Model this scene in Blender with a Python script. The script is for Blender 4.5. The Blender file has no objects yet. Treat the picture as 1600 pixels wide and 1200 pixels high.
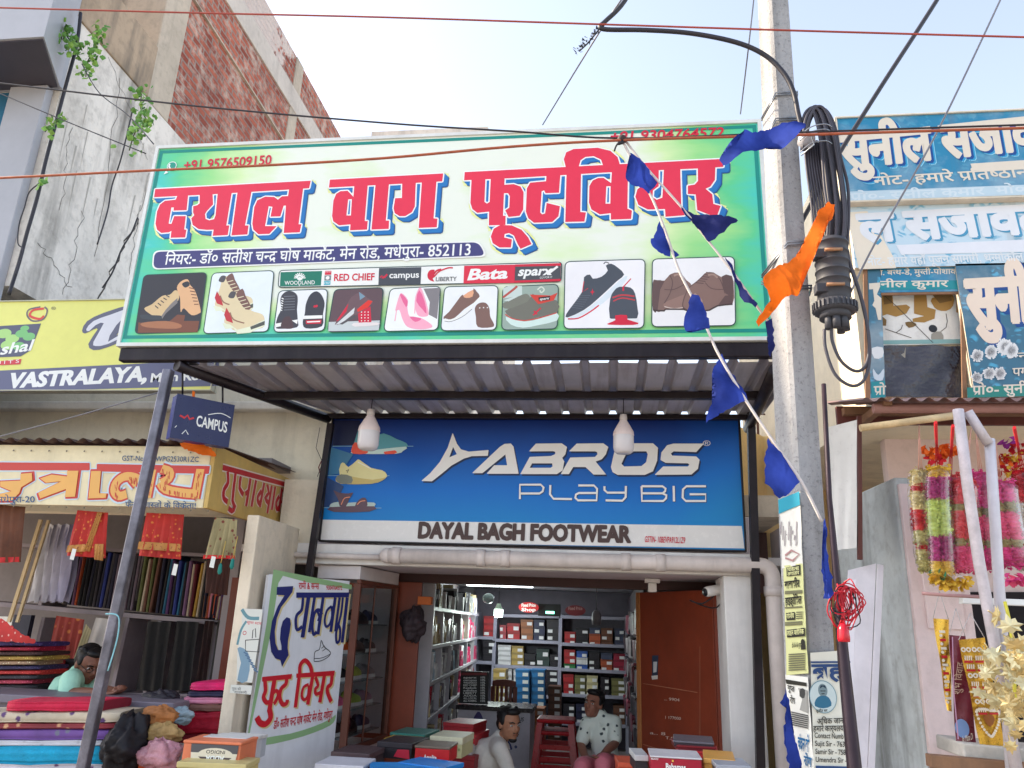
import bpy, bmesh, math, random
from mathutils import Vector as Vec, Matrix
from mathutils.geometry import tessellate_polygon
SC = bpy.context.scene
COL = SC.collection
RA = math.radians
random.seed(11)
# ------------------------------------------------------------------ camera
FPX, PITCH, ROLL, YAW = 1200.0, RA(17.3), RA(2.15), RA(-7.6)
EYE = Vec((0, 0, 1.7))
_f = Vec((math.sin(YAW)*math.cos(PITCH), math.cos(YAW)*math.cos(PITCH), math.sin(PITCH)))
_r = Vec((math.cos(YAW), -math.sin(YAW), 0))
_u = _r.cross(_f)
RT = _r*math.cos(ROLL) + _u*math.sin(ROLL)
UP = -_r*math.sin(ROLL) + _u*math.cos(ROLL)
FW = _f
cd = bpy.data.cameras.new('camera'); cam = bpy.data.objects.new('camera', cd); COL.objects.link(cam)
cd.sensor_width = 36; cd.lens = 36*FPX/1600; cd.clip_start = .05; cd.clip_end = 2000
cam.matrix_world = Matrix(((RT.x, UP.x, -FW.x, EYE.x), (RT.y, UP.y, -FW.y, EYE.y), (RT.z, UP.z, -FW.z, EYE.z), (0, 0, 0, 1)))
SC.camera = cam
# ------------------------------------------------------------------ light
SUN_DIR = Vec((-.80, .096, .60)).normalized()
SUN_EL = math.asin(SUN_DIR.z); SUN_AZ = math.atan2(SUN_DIR.x, SUN_DIR.y)
w = bpy.data.worlds.new('World'); SC.world = w; w.use_nodes = True
nt = w.node_tree; bg = nt.nodes['Background']
sky = nt.nodes.new('ShaderNodeTexSky'); sky.sky_type = 'NISHITA'; sky.sun_disc = False
sky.sun_elevation = SUN_EL; sky.sun_rotation = SUN_AZ; sky.altitude = 50; sky.air_density = 1.0; sky.dust_density = 1.6; sky.ozone_density = 1.0
hs = nt.nodes.new('ShaderNodeHueSaturation'); hs.inputs['Saturation'].default_value = .62
nt.links.new(sky.outputs[0], hs.inputs['Color']); nt.links.new(hs.outputs[0], bg.inputs[0]); bg.inputs[1].default_value = .15
sl = bpy.data.lights.new('sun', 'SUN'); sl.energy = 3.6; sl.angle = RA(.5); sl.color = (1, .83, .62)
so = bpy.data.objects.new('sun', sl); COL.objects.link(so); so.rotation_euler = SUN_DIR.to_track_quat('Z', 'Y').to_euler()
SC.view_settings.view_transform = 'Standard'; SC.view_settings.look = 'None'; SC.view_settings.gamma = 1
SC.view_settings.exposure = 1.56
SC.cycles.max_bounces = 8; SC.cycles.transparent_max_bounces = 12; SC.cycles.sample_clamp_indirect = 6
# ------------------------------------------------------------------ picture pixel -> point on a real plane
def ray(px, py): return RT*((px-800)/FPX) + UP*(-(py-600)/FPX) + FW
def onY(px, py, y): d = ray(px, py); return EYE + d*(y/d.y)
def onX(px, py, x): d = ray(px, py); return EYE + d*(x/d.x)
class Pl:
    def __init__(s, O, u, v):
        s.O = Vec(O); s.u = Vec(u).normalized(); v = Vec(v); s.v = (v - s.u*v.dot(s.u)).normalized(); s.n = s.u.cross(s.v)
    def p(s, px, py, out=0):
        d = ray(px, py); t = (s.O-EYE).dot(s.n)/d.dot(s.n); return EYE + d*t + s.n*out
    def uv(s, px, py):
        q = s.p(px, py)-s.O; return (q.dot(s.u), q.dot(s.v))
    def w(s, uv, out=0): return s.O + s.u*uv[0] + s.v*uv[1] + s.n*out
def PY(y): return Pl((0, y, 0), (1, 0, 0), (0, 0, 1))
def PX(x): return Pl((x, 0, 0), (0, 1, 0), (0, 0, 1))
def PAB(A, B): A = Vec(A); B = Vec(B); d = B-A; d.z = 0; return Pl(A, d, (0, 0, 1))
# ------------------------------------------------------------------ materials
def lin(c):
    return tuple(((x/255)/12.92 if x/255 <= .04045 else ((x/255+.055)/1.055)**2.4) for x in c)
MATS = {}
class NT:
    def __init__(s, m): s.t = m.node_tree; s.b = s.t.nodes['Principled BSDF']
    def n(s, t, **k):
        x = s.t.nodes.new('ShaderNode'+t)
        for a, b in k.items():
            if a in x.inputs: x.inputs[a].default_value = b
            else: setattr(x, a, b)
        return x
    def l(s, a, b): s.t.links.new(a, b)
    def noise(s, scale, detail=5, vec=None, rough=.6):
        x = s.n('TexNoise'); x.inputs['Scale'].default_value = scale; x.inputs['Detail'].default_value = detail; x.inputs['Roughness'].default_value = rough
        s.l(vec if vec is not None else s.obj(), x.inputs['Vector']); return x.outputs[0]
    def obj(s):
        if not hasattr(s, 'o'): s.o = s.n('TexCoord').outputs['Object']
        return s.o
    def map(s, scale=(1, 1, 1), rot=(0, 0, 0), loc=(0, 0, 0), vec=None):
        x = s.n('Mapping'); x.inputs['Scale'].default_value = scale; x.inputs['Rotation'].default_value = rot; x.inputs['Location'].default_value = loc
        s.l(vec if vec is not None else s.obj(), x.inputs['Vector']); return x.outputs[0]
    def ramp(s, v, stops):
        x = s.n('ValToRGB'); e = x.color_ramp.elements
        while len(e) < len(stops): e.new(.5)
        for i, (p, c) in enumerate(stops):
            e[i].position = p; e[i].color = (c, c, c, 1) if isinstance(c, (int, float)) else (*c, 1)
        s.l(v, x.inputs[0]); return x.outputs[0]
    def mix(s, fac, a, b, mode='MIX'):
        x = s.n('Mix'); x.data_type = 'RGBA'; x.blend_type = mode
        for v, i in ((fac, 0), (a, 6), (b, 7)):
            if isinstance(v, bpy.types.NodeSocket): s.l(v, x.inputs[i])
            elif i == 0: x.inputs[0].default_value = v
            else: x.inputs[i].default_value = (*v, 1)
        return x.outputs[2]
    def sep(s, v): x = s.n('SeparateXYZ'); s.l(v, x.inputs[0]); return x.outputs
    def math(s, op, a, b=0.0):
        x = s.n('Math'); x.operation = op
        for v, i in ((a, 0), (b, 1)):
            if isinstance(v, bpy.types.NodeSocket): s.l(v, x.inputs[i])
            else: x.inputs[i].default_value = v
        return x.outputs[0]
    def bump(s, h, st=.3, d=.01):
        x = s.n('Bump'); x.inputs['Strength'].default_value = st; x.inputs['Distance'].default_value = d
        s.l(h, x.inputs['Height']); s.l(x.outputs[0], s.b.inputs['Normal'])
    def col(s, v): s.l(v, s.b.inputs['Base Color'])
def newmat(name, rough=.6, metal=0, spec=.5):
    m = bpy.data.materials.new(name); m.use_nodes = True
    b = m.node_tree.nodes['Principled BSDF']; b.inputs['Roughness'].default_value = rough; b.inputs['Metallic'].default_value = metal
    b.inputs['Specular IOR Level'].default_value = spec
    return m, NT(m)
def M(rgb, rough=.6, var=.18, scale=5., bump=0., bscale=60., metal=0, key='', spec=.4, streak=0):
    """an everyday painted / printed / moulded surface: uneven tone, a little grime, optional grain"""
    k = (tuple(rgb), rough, var, scale, bump, bscale, metal, key, streak)
    if k in MATS: return MATS[k]
    m, N = newmat('surface', rough, metal, spec); c = lin(rgb)
    a = N.noise(scale, 6); b = N.noise(scale*7.3, 4)
    f = N.ramp(a, [(.3, 0.), (.72, 1.)])
    dark = tuple(x*(1-var*1.3) for x in c); lite = tuple(min(.9, x*(1+var*.35)) for x in c)
    o = N.mix(f, dark, lite); o = N.mix(N.ramp(b, [(.35, var*.9), (.6, 0.)]), o, tuple(x*.55 for x in c))
    if streak:
        s_ = N.noise(1, 5, N.map((9, 9, .7))); o = N.mix(N.ramp(s_, [(.5, 0.), (.72, streak)]), o, (.05, .045, .04))
    N.col(o)
    r = N.math('ADD', N.math('MULTIPLY', b, .25), rough-.12); N.l(r, N.b.inputs['Roughness'])
    if bump: N.bump(N.noise(bscale, 4), bump, .01)
    MATS[k] = m; return m
def INK(rgb, rough=.38):
    """printing ink on a vinyl sheet"""
    return M(rgb, rough, .05, 3., key='ink')
# ------------------------------------------------------------------ mesh building
WM = {}
class MB:
    def __init__(s): s.v = []; s.f = []; s.m = []; s.s = []
    def face(s, pts, m, sm=False):
        b = len(s.v); s.v += [tuple(p) for p in pts]; s.f.append(tuple(range(b, b+len(pts)))); s.m.append(m); s.s.append(sm)
    def mesh(s, vs, fs, m, sm=False):
        b = len(s.v); s.v += [tuple(p) for p in vs]
        for f in fs: s.f.append(tuple(b+i for i in f)); s.m.append(m); s.s.append(sm)
    def box(s, lo, hi, m):
        x0, y0, z0 = lo; x1, y1, z1 = hi
        s.mesh([(x0, y0, z0), (x1, y0, z0), (x1, y1, z0), (x0, y1, z0), (x0, y0, z1), (x1, y0, z1), (x1, y1, z1), (x0, y1, z1)],
               [(0, 3, 2, 1), (4, 5, 6, 7), (0, 1, 5, 4), (1, 2, 6, 5), (2, 3, 7, 6), (3, 0, 4, 7)], m)
    def obox(s, c, ax, ay, az, m):
        """centre and three half-vectors"""
        c, ax, ay, az = Vec(c), Vec(ax), Vec(ay), Vec(az)
        if ax.cross(ay).dot(az) < 0: ax = -ax
        P = [c+ax*i+ay*j+az*k for k in (-1, 1) for (i, j) in ((-1, -1), (1, -1), (1, 1), (-1, 1))]
        s.mesh(P, [(0, 3, 2, 1), (4, 5, 6, 7), (0, 1, 5, 4), (1, 2, 6, 5), (2, 3, 7, 6), (3, 0, 4, 7)], m)
    def beam(s, a, b, w, h, m, up=(0, 0, 1)):
        a, b = Vec(a), Vec(b); d = (b-a); L = d.length; d.normalize(); sd = d.cross(Vec(up))
        if sd.length < 1e-4: sd = Vec((1, 0, 0))
        sd.normalize(); u = sd.cross(d)
        s.obox((a+b)/2, d*L/2, sd*w/2, u*h/2, m)
    def grid(s, rows, m, sm=True, cu=False):
        n = len(rows[0]); b = len(s.v)
        for r in rows: s.v += [tuple(p) for p in r]
        for i in range(len(rows)-1):
            for j in range(n if cu else n-1):
                k = (j+1) % n
                s.f.append((b+i*n+j, b+i*n+k, b+(i+1)*n+k, b+(i+1)*n+j)); s.m.append(m); s.s.append(sm)
    def tube(s, pts, r, m, seg=8, cap=True, sm=True):
        pts = [Vec(p) for p in pts]; n = len(pts); rs = r if isinstance(r, (list, tuple)) else [r]*n
        t = (pts[1]-pts[0]).normalized(); a = t.orthogonal().normalized(); rows = []
        for i in range(n):
            t2 = (pts[min(i+1, n-1)]-pts[max(i-1, 0)])
            if t2.length > 1e-9: t2.normalize()
            else: t2 = t
            a = (a-t2*a.dot(t2)); a = a.normalized() if a.length > 1e-6 else t2.orthogonal().normalized(); c = t2.cross(a); t = t2
            rows.append([pts[i]+(a*math.cos(2*math.pi*k/seg)+c*math.sin(2*math.pi*k/seg))*rs[i] for k in range(seg)])
        s.grid(rows, m, sm, True)
        if cap: s.face(rows[0][::-1], m); s.face(rows[-1], m)
    def lathe(s, prof, base, m, seg=20, axis=(0, 0, 1), sm=True):
        ax = Vec(axis).normalized(); a = ax.orthogonal().normalized(); c = ax.cross(a); base = Vec(base)
        s.grid([[base+ax*z+(a*math.cos(2*math.pi*k/seg)+c*math.sin(2*math.pi*k/seg))*max(r, 1e-4) for k in range(seg)] for r, z in prof], m, sm, True)
    def ell(s, c, r, m, seg=14, rings=9, sm=True, rot=None):
        c = Vec(c); rows = []
        for i in range(rings+1):
            th = math.pi*i/rings; row = []
            for k in range(seg):
                p = Vec((r[0]*math.sin(th)*math.cos(2*math.pi*k/seg), r[1]*math.sin(th)*math.sin(2*math.pi*k/seg), -r[2]*math.cos(th)))
                if rot: p = rot @ p
                row.append(c+p)
            rows.append(row)
        s.grid(rows, m, sm, True)
    def prism(s, loop, d, m, m2=None):
        """planar loop (wound towards -d) extruded along d"""
        loop = [Vec(p) for p in loop]; d = Vec(d); n = len(loop)
        for t in tessellate_polygon([loop]):
            s.face([loop[i] for i in t], m); s.face([loop[i]+d for i in reversed(t)], m2 or m)
        for i in range(n): s.face([loop[i], loop[i]+d, loop[(i+1) % n]+d, loop[(i+1) % n]], m2 or m)
    def build(s, name, parent=None, bevel=0, local=False, fix=True):
        me = bpy.data.meshes.new(name); ms = []
        for m in s.m:
            if m not in ms: ms.append(m)
        for m in ms: me.materials.append(m)
        me.from_pydata(s.v, [], s.f)
        me.polygons.foreach_set('material_index', [ms.index(m) for m in s.m]); me.polygons.foreach_set('use_smooth', s.s)
        if bevel or fix:
            bm = bmesh.new(); bm.from_mesh(me)
            if fix:
                bmesh.ops.remove_doubles(bm, verts=bm.verts, dist=1e-6)
                bmesh.ops.recalc_face_normals(bm, faces=bm.faces)
            if bevel:
                es = [e for e in bm.edges if len(e.link_faces) == 2 and e.calc_face_angle(0) > .5]
                bmesh.ops.bevel(bm, geom=es, offset=bevel, offset_type='OFFSET', segments=2, profile=.5, affect='EDGES', clamp_overlap=True)
            bm.to_mesh(me); bm.free()
        me.update()
        o = bpy.data.objects.new(name, me); COL.objects.link(o); WM[o] = Matrix.Identity(4)
        if parent:
            o.parent = parent
            if local: WM[o] = WM[parent].copy()
            else: o.matrix_parent_inverse = WM[parent].inverted()
        return o
def tag(o, label=None, cat=None, group=None, kind=None):
    if label: o['label'] = label
    if cat: o['category'] = cat
    if group: o['group'] = group
    if kind: o['kind'] = kind
    return o
def thing(name, label, cat, loc=(0, 0, 0), rz=0, group=None):
    o = bpy.data.objects.new(name, None); o.empty_display_size = .1; COL.objects.link(o)
    o.location = loc; o.rotation_euler = (0, 0, rz); WM[o] = Matrix.Translation(Vec(loc)) @ Matrix.Rotation(rz, 4, 'Z')
    return tag(o, label, cat, group)
def copy_thing(src, loc, rz=0, label=None, recol=None, scale=None):
    """the thing, its parts and their sub-parts; recol swaps materials"""
    def cp(o, par):
        c = o.copy(); COL.objects.link(c)
        if par: c.parent = par
        if recol and o.data:
            c.data = o.data.copy()
            for i, m in enumerate(c.data.materials):
                if m in recol: c.data.materials[i] = recol[m]
        for ch in list(o.children): cp(ch, c)
        return c
    c = cp(src, None); c.location = loc; c.rotation_euler = (0, 0, rz)
    if scale: c.scale = scale
    if label: c['label'] = label
    return c
def cr(pts, n=5, closed=False):
    """Catmull-Rom through points (any dimension)"""
    P = [tuple(p) for p in pts]; N = len(P); out = []
    for i in range(N if closed else N-1):
        g = (lambda j: P[j % N]) if closed else (lambda j: P[max(0, min(N-1, j))])
        a, b, c, d = g(i-1), g(i), g(i+1), g(i+2)
        for k in range(n):
            t = k/n
            out.append(tuple(.5*(2*b[q]+(c[q]-a[q])*t+(2*a[q]-5*b[q]+4*c[q]-d[q])*t*t+(3*b[q]-a[q]-3*c[q]+d[q])*t**3) for q in range(len(b))))
    if not closed: out.append(P[-1])
    return out
# ------------------------------------------------------------------ lettering from the built-in typeface
GC = {}
_fc = bpy.data.curves.new('glyph', 'FONT'); _fo = bpy.data.objects.new('glyph', _fc); _fc.resolution_u = 3; _fc.size = 1
def _raw(body, bold):
    _fc.body = body; _fc.offset = bold
    me = _fo.to_mesh(); vs = [(v.co.x, v.co.y) for v in me.vertices]; fs = [tuple(p.vertices) for p in me.polygons]; _fo.to_mesh_clear()
    return vs, fs
def glyph(ch, bold):
    k = (ch, bold)
    if k not in GC:
        vs, fs = _raw(ch, bold)
        if ('adv', ch) not in GC:
            w0 = max(v[0] for v in _raw('HH', 0)[0]); w1 = max(v[0] for v in _raw('H'+ch+'H', 0)[0]); GC[('adv', ch)] = w1-w0
        GC[k] = ([[vs[i] for i in f] for f in fs], GC[('adv', ch)])
    return GC[k]
def clipx(tris, xm):
    out = []
    for t in tris:
        r = []
        for i in range(len(t)):
            a, b = t[i], t[(i+1) % len(t)]
            if a[0] <= xm: r.append(a)
            if (a[0] <= xm) != (b[0] <= xm):
                q = (xm-a[0])/(b[0]-a[0]); r.append((xm, a[1]+(b[1]-a[1])*q))
        if len(r) > 2: out.append(r)
    return out
def layout(s, bold=0, track=0):
    """visual-order string; after a letter * = its half form, ^ = foot stroke of r, ~ = hook of r above"""
    x = 0; out = []; i = 0; prev = 0; pa = 0; L = []
    for ch in s:                                   # the short-i sign is written before its cluster
        if ch == 'ि':
            j = len(L)-1
            while j > 0 and L[j] in '^*': j -= 1
            while j > 1 and L[j-1] == '*': j -= 2
            L.insert(j, ch)
        else: L.append(ch)
    s = ''.join(L)
    while i < len(s):
        ch = s[i]; i += 1
        if ch == ' ': x += .27+track; continue
        if ch == '^':
            b = .035+bold; xr = prev+pa*.62
            out.append([(xr+.02, .22+b, 3), (xr+.02, .22-b, 3), (xr-.2, .0-b, 3), (xr-.2, .0+b, 3)]); continue
        if ch == '~':
            b = .03+bold
            p = [(x-.04, .64), (x-.1, .72), (x-.05, .82), (x+.06, .84)]
            for a, c in zip(p, p[1:]): out.append([(a[0]-b, a[1], 3), (a[0]+b, a[1], 3), (c[0]+b, c[1], 3), (c[0]-b, c[1], 3)])
            continue
        g, adv = glyph(ch, bold)
        if i < len(s) and s[i] == '*':
            i += 1; adv2 = adv*.66; g = clipx(g, adv2); adv = adv2
        out += [[(p[0]+x, p[1], i % 3) for p in t] for t in g]
        if adv > .05: prev, pa = x, adv
        x += adv+track*(adv > .05)
    return out
def cap(s):
    k = 'कH'[all(ord(c) < 0x900 for c in s)]
    return max(p[1] for t in glyph(k, 0)[0] for p in t)
def poff(P, d):
    """offset a closed 2-D loop outwards by d (mitred)"""
    A = sum(P[i][0]*P[(i+1) % len(P)][1]-P[(i+1) % len(P)][0]*P[i][1] for i in range(len(P)))
    if A < 0: P = P[::-1]
    o = []; n = len(P)
    for i in range(n):
        a, b, c = P[i-1], P[i], P[(i+1) % n]
        d1 = (b[0]-a[0], b[1]-a[1]); d2 = (c[0]-b[0], c[1]-b[1])
        l1 = math.hypot(*d1) or 1e-9; l2 = math.hypot(*d2) or 1e-9
        n1 = (d1[1]/l1, -d1[0]/l1); n2 = (d2[1]/l2, -d2[0]/l2)
        k = 1+n1[0]*n2[0]+n1[1]*n2[1]; k = max(k, .35)
        o.append((b[0]+d*(n1[0]+n2[0])/k, b[1]+d*(n1[1]+n2[1])/k))
    return o
class Art:
    """flat print on a sheet: every drawn shape lies a hair in front of the one before"""
    def __init__(s, pl, parent, base=.0015, step=.00004): s.pl = pl; s.parent = parent; s.k = 0; s.base = base; s.step = step; s.parts = {}; s.cur = 'print'; s.z = None
    def zoom(s, x0, y0, sc): s.z = (x0, y0, sc); return s
    def t(s, p):
        if s.z: p = (s.z[0]+p[0]/s.z[2], s.z[1]+p[1]/s.z[2])
        return s.pl.uv(*p)
    def fill(s, loops, m, nxt=True):
        """loops in plane coordinates (m)"""
        if nxt: s.k += 1
        mb = s.parts.setdefault(s.cur, MB()); out = s.base+s.k*s.step
        flat = [p for l in loops for p in l]
        for t in tessellate_polygon([[Vec((p[0], p[1], 0)) for p in l] for l in loops]):
            a, b, c = (flat[i] for i in t)
            if (b[0]-a[0])*(c[1]-a[1])-(b[1]-a[1])*(c[0]-a[0]) < 0: b, c = c, b
            mb.face([s.pl.w(a, out), s.pl.w(b, out), s.pl.w(c, out)], m)
    def poly(s, pts, m, sm=0, nxt=True, off=0, shift=(0, 0)):
        L = pts if isinstance(pts[0], list) else [pts]
        L = [[s.t(p) for p in l] for l in L]
        if sm: L = [cr(l, sm, True) for l in L]
        if off:                                    # a fatter shape: struck eight times round a small circle
            k0 = s.k
            for q in range(8):
                o = (shift[0]+off*math.cos(q*math.pi/4), shift[1]+off*math.sin(q*math.pi/4))
                s.k = (s.k+1) if nxt else (k0+.3*q); s.fill([[(p[0]+o[0], p[1]+o[1]) for p in l] for l in L], m, False)
            if not nxt: s.k = k0
            return
        if shift != (0, 0): L = [[(p[0]+shift[0], p[1]+shift[1]) for p in l] for l in L]
        s.fill(L, m, nxt)
    def line(s, pts, wd, m, sm=0, nxt=True):
        P = [s.t(p) for p in pts]
        if sm: P = cr(P, sm)
        if nxt: s.k += 1
        mb = s.parts.setdefault(s.cur, MB()); out = s.base+s.k*s.step; Lf = []; Rt = []
        for i, p in enumerate(P):
            a = P[max(i-1, 0)]; b = P[min(i+1, len(P)-1)]; d = (b[0]-a[0], b[1]-a[1]); l = math.hypot(*d) or 1e-9
            nx, ny = -d[1]/l*wd/2, d[0]/l*wd/2; Lf.append((p[0]+nx, p[1]+ny)); Rt.append((p[0]-nx, p[1]-ny))
        for i in range(len(P)-1):
            mb.face([s.pl.w(Rt[i], out), s.pl.w(Rt[i+1], out), s.pl.w(Lf[i+1], out), s.pl.w(Lf[i], out)], m)
    def rr(s, c4, r, m, edge=None, ew=.006):
        """rounded quad from four corners (top-left, top-right, bottom-right, bottom-left), r in metres"""
        P = [Vec(s.t(p)) for p in c4]; o = []
        for i in range(4):
            a, b, c = P[i-1], P[i], P[(i+1) % 4]; d1 = (a-b).normalized(); d2 = (c-b).normalized()
            for q in range(6):
                t = q/5; p0, p1, p2 = b+d1*r, b, b+d2*r
                v = p0*(1-t)**2+p1*2*t*(1-t)+p2*t*t; o.append((v[0], v[1]))
        if edge: s.fill([poff(o, ew)], edge)
        s.fill([o], m)
    def disc(s, c, r, m, n=24, sq=1):
        u, v = s.t(c); s.fill([[(u+r*math.cos(2*math.pi*i/n), v+sq*r*math.sin(2*math.pi*i/n)) for i in range(n)]], m)
    def text(s, st, a, b, c, m, bold=0, shift=(0, 0), track=0, nxt=True):
        """baseline from a to b, c = point above a at the height of capitals / head-line"""
        if nxt: s.k += 1
        T = layout(st, bold, track)
        if not T: return
        x0 = min(p[0] for t in T for p in t); x1 = max(p[0] for t in T for p in t); H = cap(st)
        A, B, C = Vec(s.t(a)), Vec(s.t(b)), Vec(s.t(c)); mb = s.parts.setdefault(s.cur, MB()); out = s.base+s.k*s.step
        for t in T:
            q = [A+(B-A)*((p[0]-x0)/(x1-x0))+(C-A)*(p[1]/H) for p in t]
            ar = sum(q[i][0]*q[(i+1) % len(q)][1]-q[(i+1) % len(q)][0]*q[i][1] for i in range(len(q)))
            if ar < 0: q = q[::-1]
            o2 = out+t[0][2]*s.step/4; mb.face([s.pl.w((p[0]+shift[0], p[1]+shift[1]), o2) for p in q], m)
    def heavy(s, st, a, b, c, m, r, bold=.018, shift=(0, 0), n=6):
        """fat block lettering: the word struck several times on a small circle of radius r (m)"""
        for i in range(n): s.text(st, a, b, c, m, bold, (shift[0]+r*math.cos(2*math.pi*i/n), shift[1]+r*math.sin(2*math.pi*i/n)))
    def done(s):
        return [mb.build(n, s.parent, fix=False) for n, mb in s.parts.items()]
# ================================================================== SIGNS
WHT = INK((236, 238, 236)); BLK = INK((28, 28, 34)); RED = INK((205, 32, 60)); NAVY = INK((24, 34, 110)); GRN = INK((20, 150, 110))
STEEL_BLK = M((34, 28, 34), .45, .3, 9, .15, 60, .3, streak=.2); WHITE_ALU = M((222, 224, 222), .4, .15, 4)
def board(name, label, px4, Y, depth, frame_mat, face_mat, cat='sign', frame=.03, pl=None, group=None):
    """a sign box: body, proud frame bars, printed face sheet; returns (thing, Art)"""
    pl = pl or PY(Y)
    U = [pl.uv(*p) for p in px4]; u0 = (U[0][0]+U[3][0])/2; u1 = (U[1][0]+U[2][0])/2; v1 = (U[0][1]+U[1][1])/2; v0 = (U[2][1]+U[3][1])/2
    g = thing(name, label, cat, pl.w(((u0+u1)/2, v0), -depth/2), 0, group)
    def slab(a0, a1, b0, b1, o0, o1, m, mb):
        c = pl.w(((a0+a1)/2, (b0+b1)/2), (o0+o1)/2); mb.obox(c, pl.u*(a1-a0)/2, pl.v*(b1-b0)/2, pl.n*(o1-o0)/2, m)
    b = MB(); slab(u0+.004, u1-.004, v0+.004, v1-.004, -depth, -.003, frame_mat, b); b.build('box', g)
    f = MB()
    if frame:
        slab(u0, u1, v1-frame, v1, -depth*.5, .012, frame_mat, f); slab(u0, u1, v0, v0+frame, -depth*.5, .012, frame_mat, f)
        slab(u0, u0+frame, v0+frame, v1-frame, -depth*.5, .012, frame_mat, f); slab(u1-frame, u1, v0+frame, v1-frame, -depth*.5, .012, frame_mat, f)
        f.build('frame', g, bevel=.003)
    a = Art(pl, g); q = frame
    n = 14; nv = 6; rows = []
    for j in range(nv+1):
        rows.append([pl.w((u0+q+(u1-u0-2*q)*i/n, v0+q+(v1-v0-2*q)*j/nv), .0) for i in range(n+1)])
    s = MB(); s.grid(rows, face_mat, False); s.build('face_sheet', g)
    a.rect = (u0, u1, v0, v1); return g, a
# ---- main shop sign
def sign_ground():
    m, N = newmat('printed_green_vinyl', .3)
    x, y, z = N.sep(N.obj())
    n1 = N.noise(1.3, 3); n2 = N.noise(1, 4, N.map((1.2, 1, 4.5), (0, .6, 0)))
    L = N.math('MULTIPLY', N.math('SUBTRACT', -2.0, x), .85); Rr = N.math('MULTIPLY', N.math('SUBTRACT', x, .05), 1.0)
    B = N.math('MULTIPLY', N.math('SUBTRACT', 3.62, z), 2.0)
    f = N.math('MAXIMUM', N.math('MAXIMUM', L, Rr), B)
    f = N.math('ADD', N.math('MULTIPLY', N.math('MAXIMUM', f, 0), .9), N.math('MULTIPLY', N.math('SUBTRACT', N.math('ADD', n1, n2), 1.02), .55))
    N.bump(N.noise(2.2, 3), .12, .05)
    N.col(N.ramp(f, [(.02, lin((228, 234, 222))), (.2, lin((206, 232, 172))), (.42, lin((150, 216, 136))), (.6, lin((92, 202, 140))), (.76, lin((66, 198, 186))), (.92, lin((160, 224, 220)))]))
    return m
SG, A = board('shop_sign', 'big green and white shop sign with fat red lettering above the tin canopy', ((239, 233), (1196, 183), (1205, 533), (189, 541)), 4.1, .14, WHITE_ALU, sign_ground(), frame=.022)
u0, u1, v0, v1 = A.rect
A.cur = 'border_stripe'; TEAL = INK((20, 140, 130))
for (a0, a1, b0, b1) in ((u0+.03, u1-.03, v1-.056, v1-.034), (u0+.03, u1-.03, v0+.05, v0+.072), (u0+.03, u0+.052, v0+.072, v1-.056), (u1-.052, u1-.03, v0+.072, v1-.056)):
    A.fill([[(a0, b0), (a1, b0), (a1, b1), (a0, b1)]], TEAL, False)
Z1, Z2, Z3, Z4 = (230, 230, 5.3333), (500, 230, 6.6667), (710, 220, 6.6667), (900, 220, 6.1538)
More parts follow.
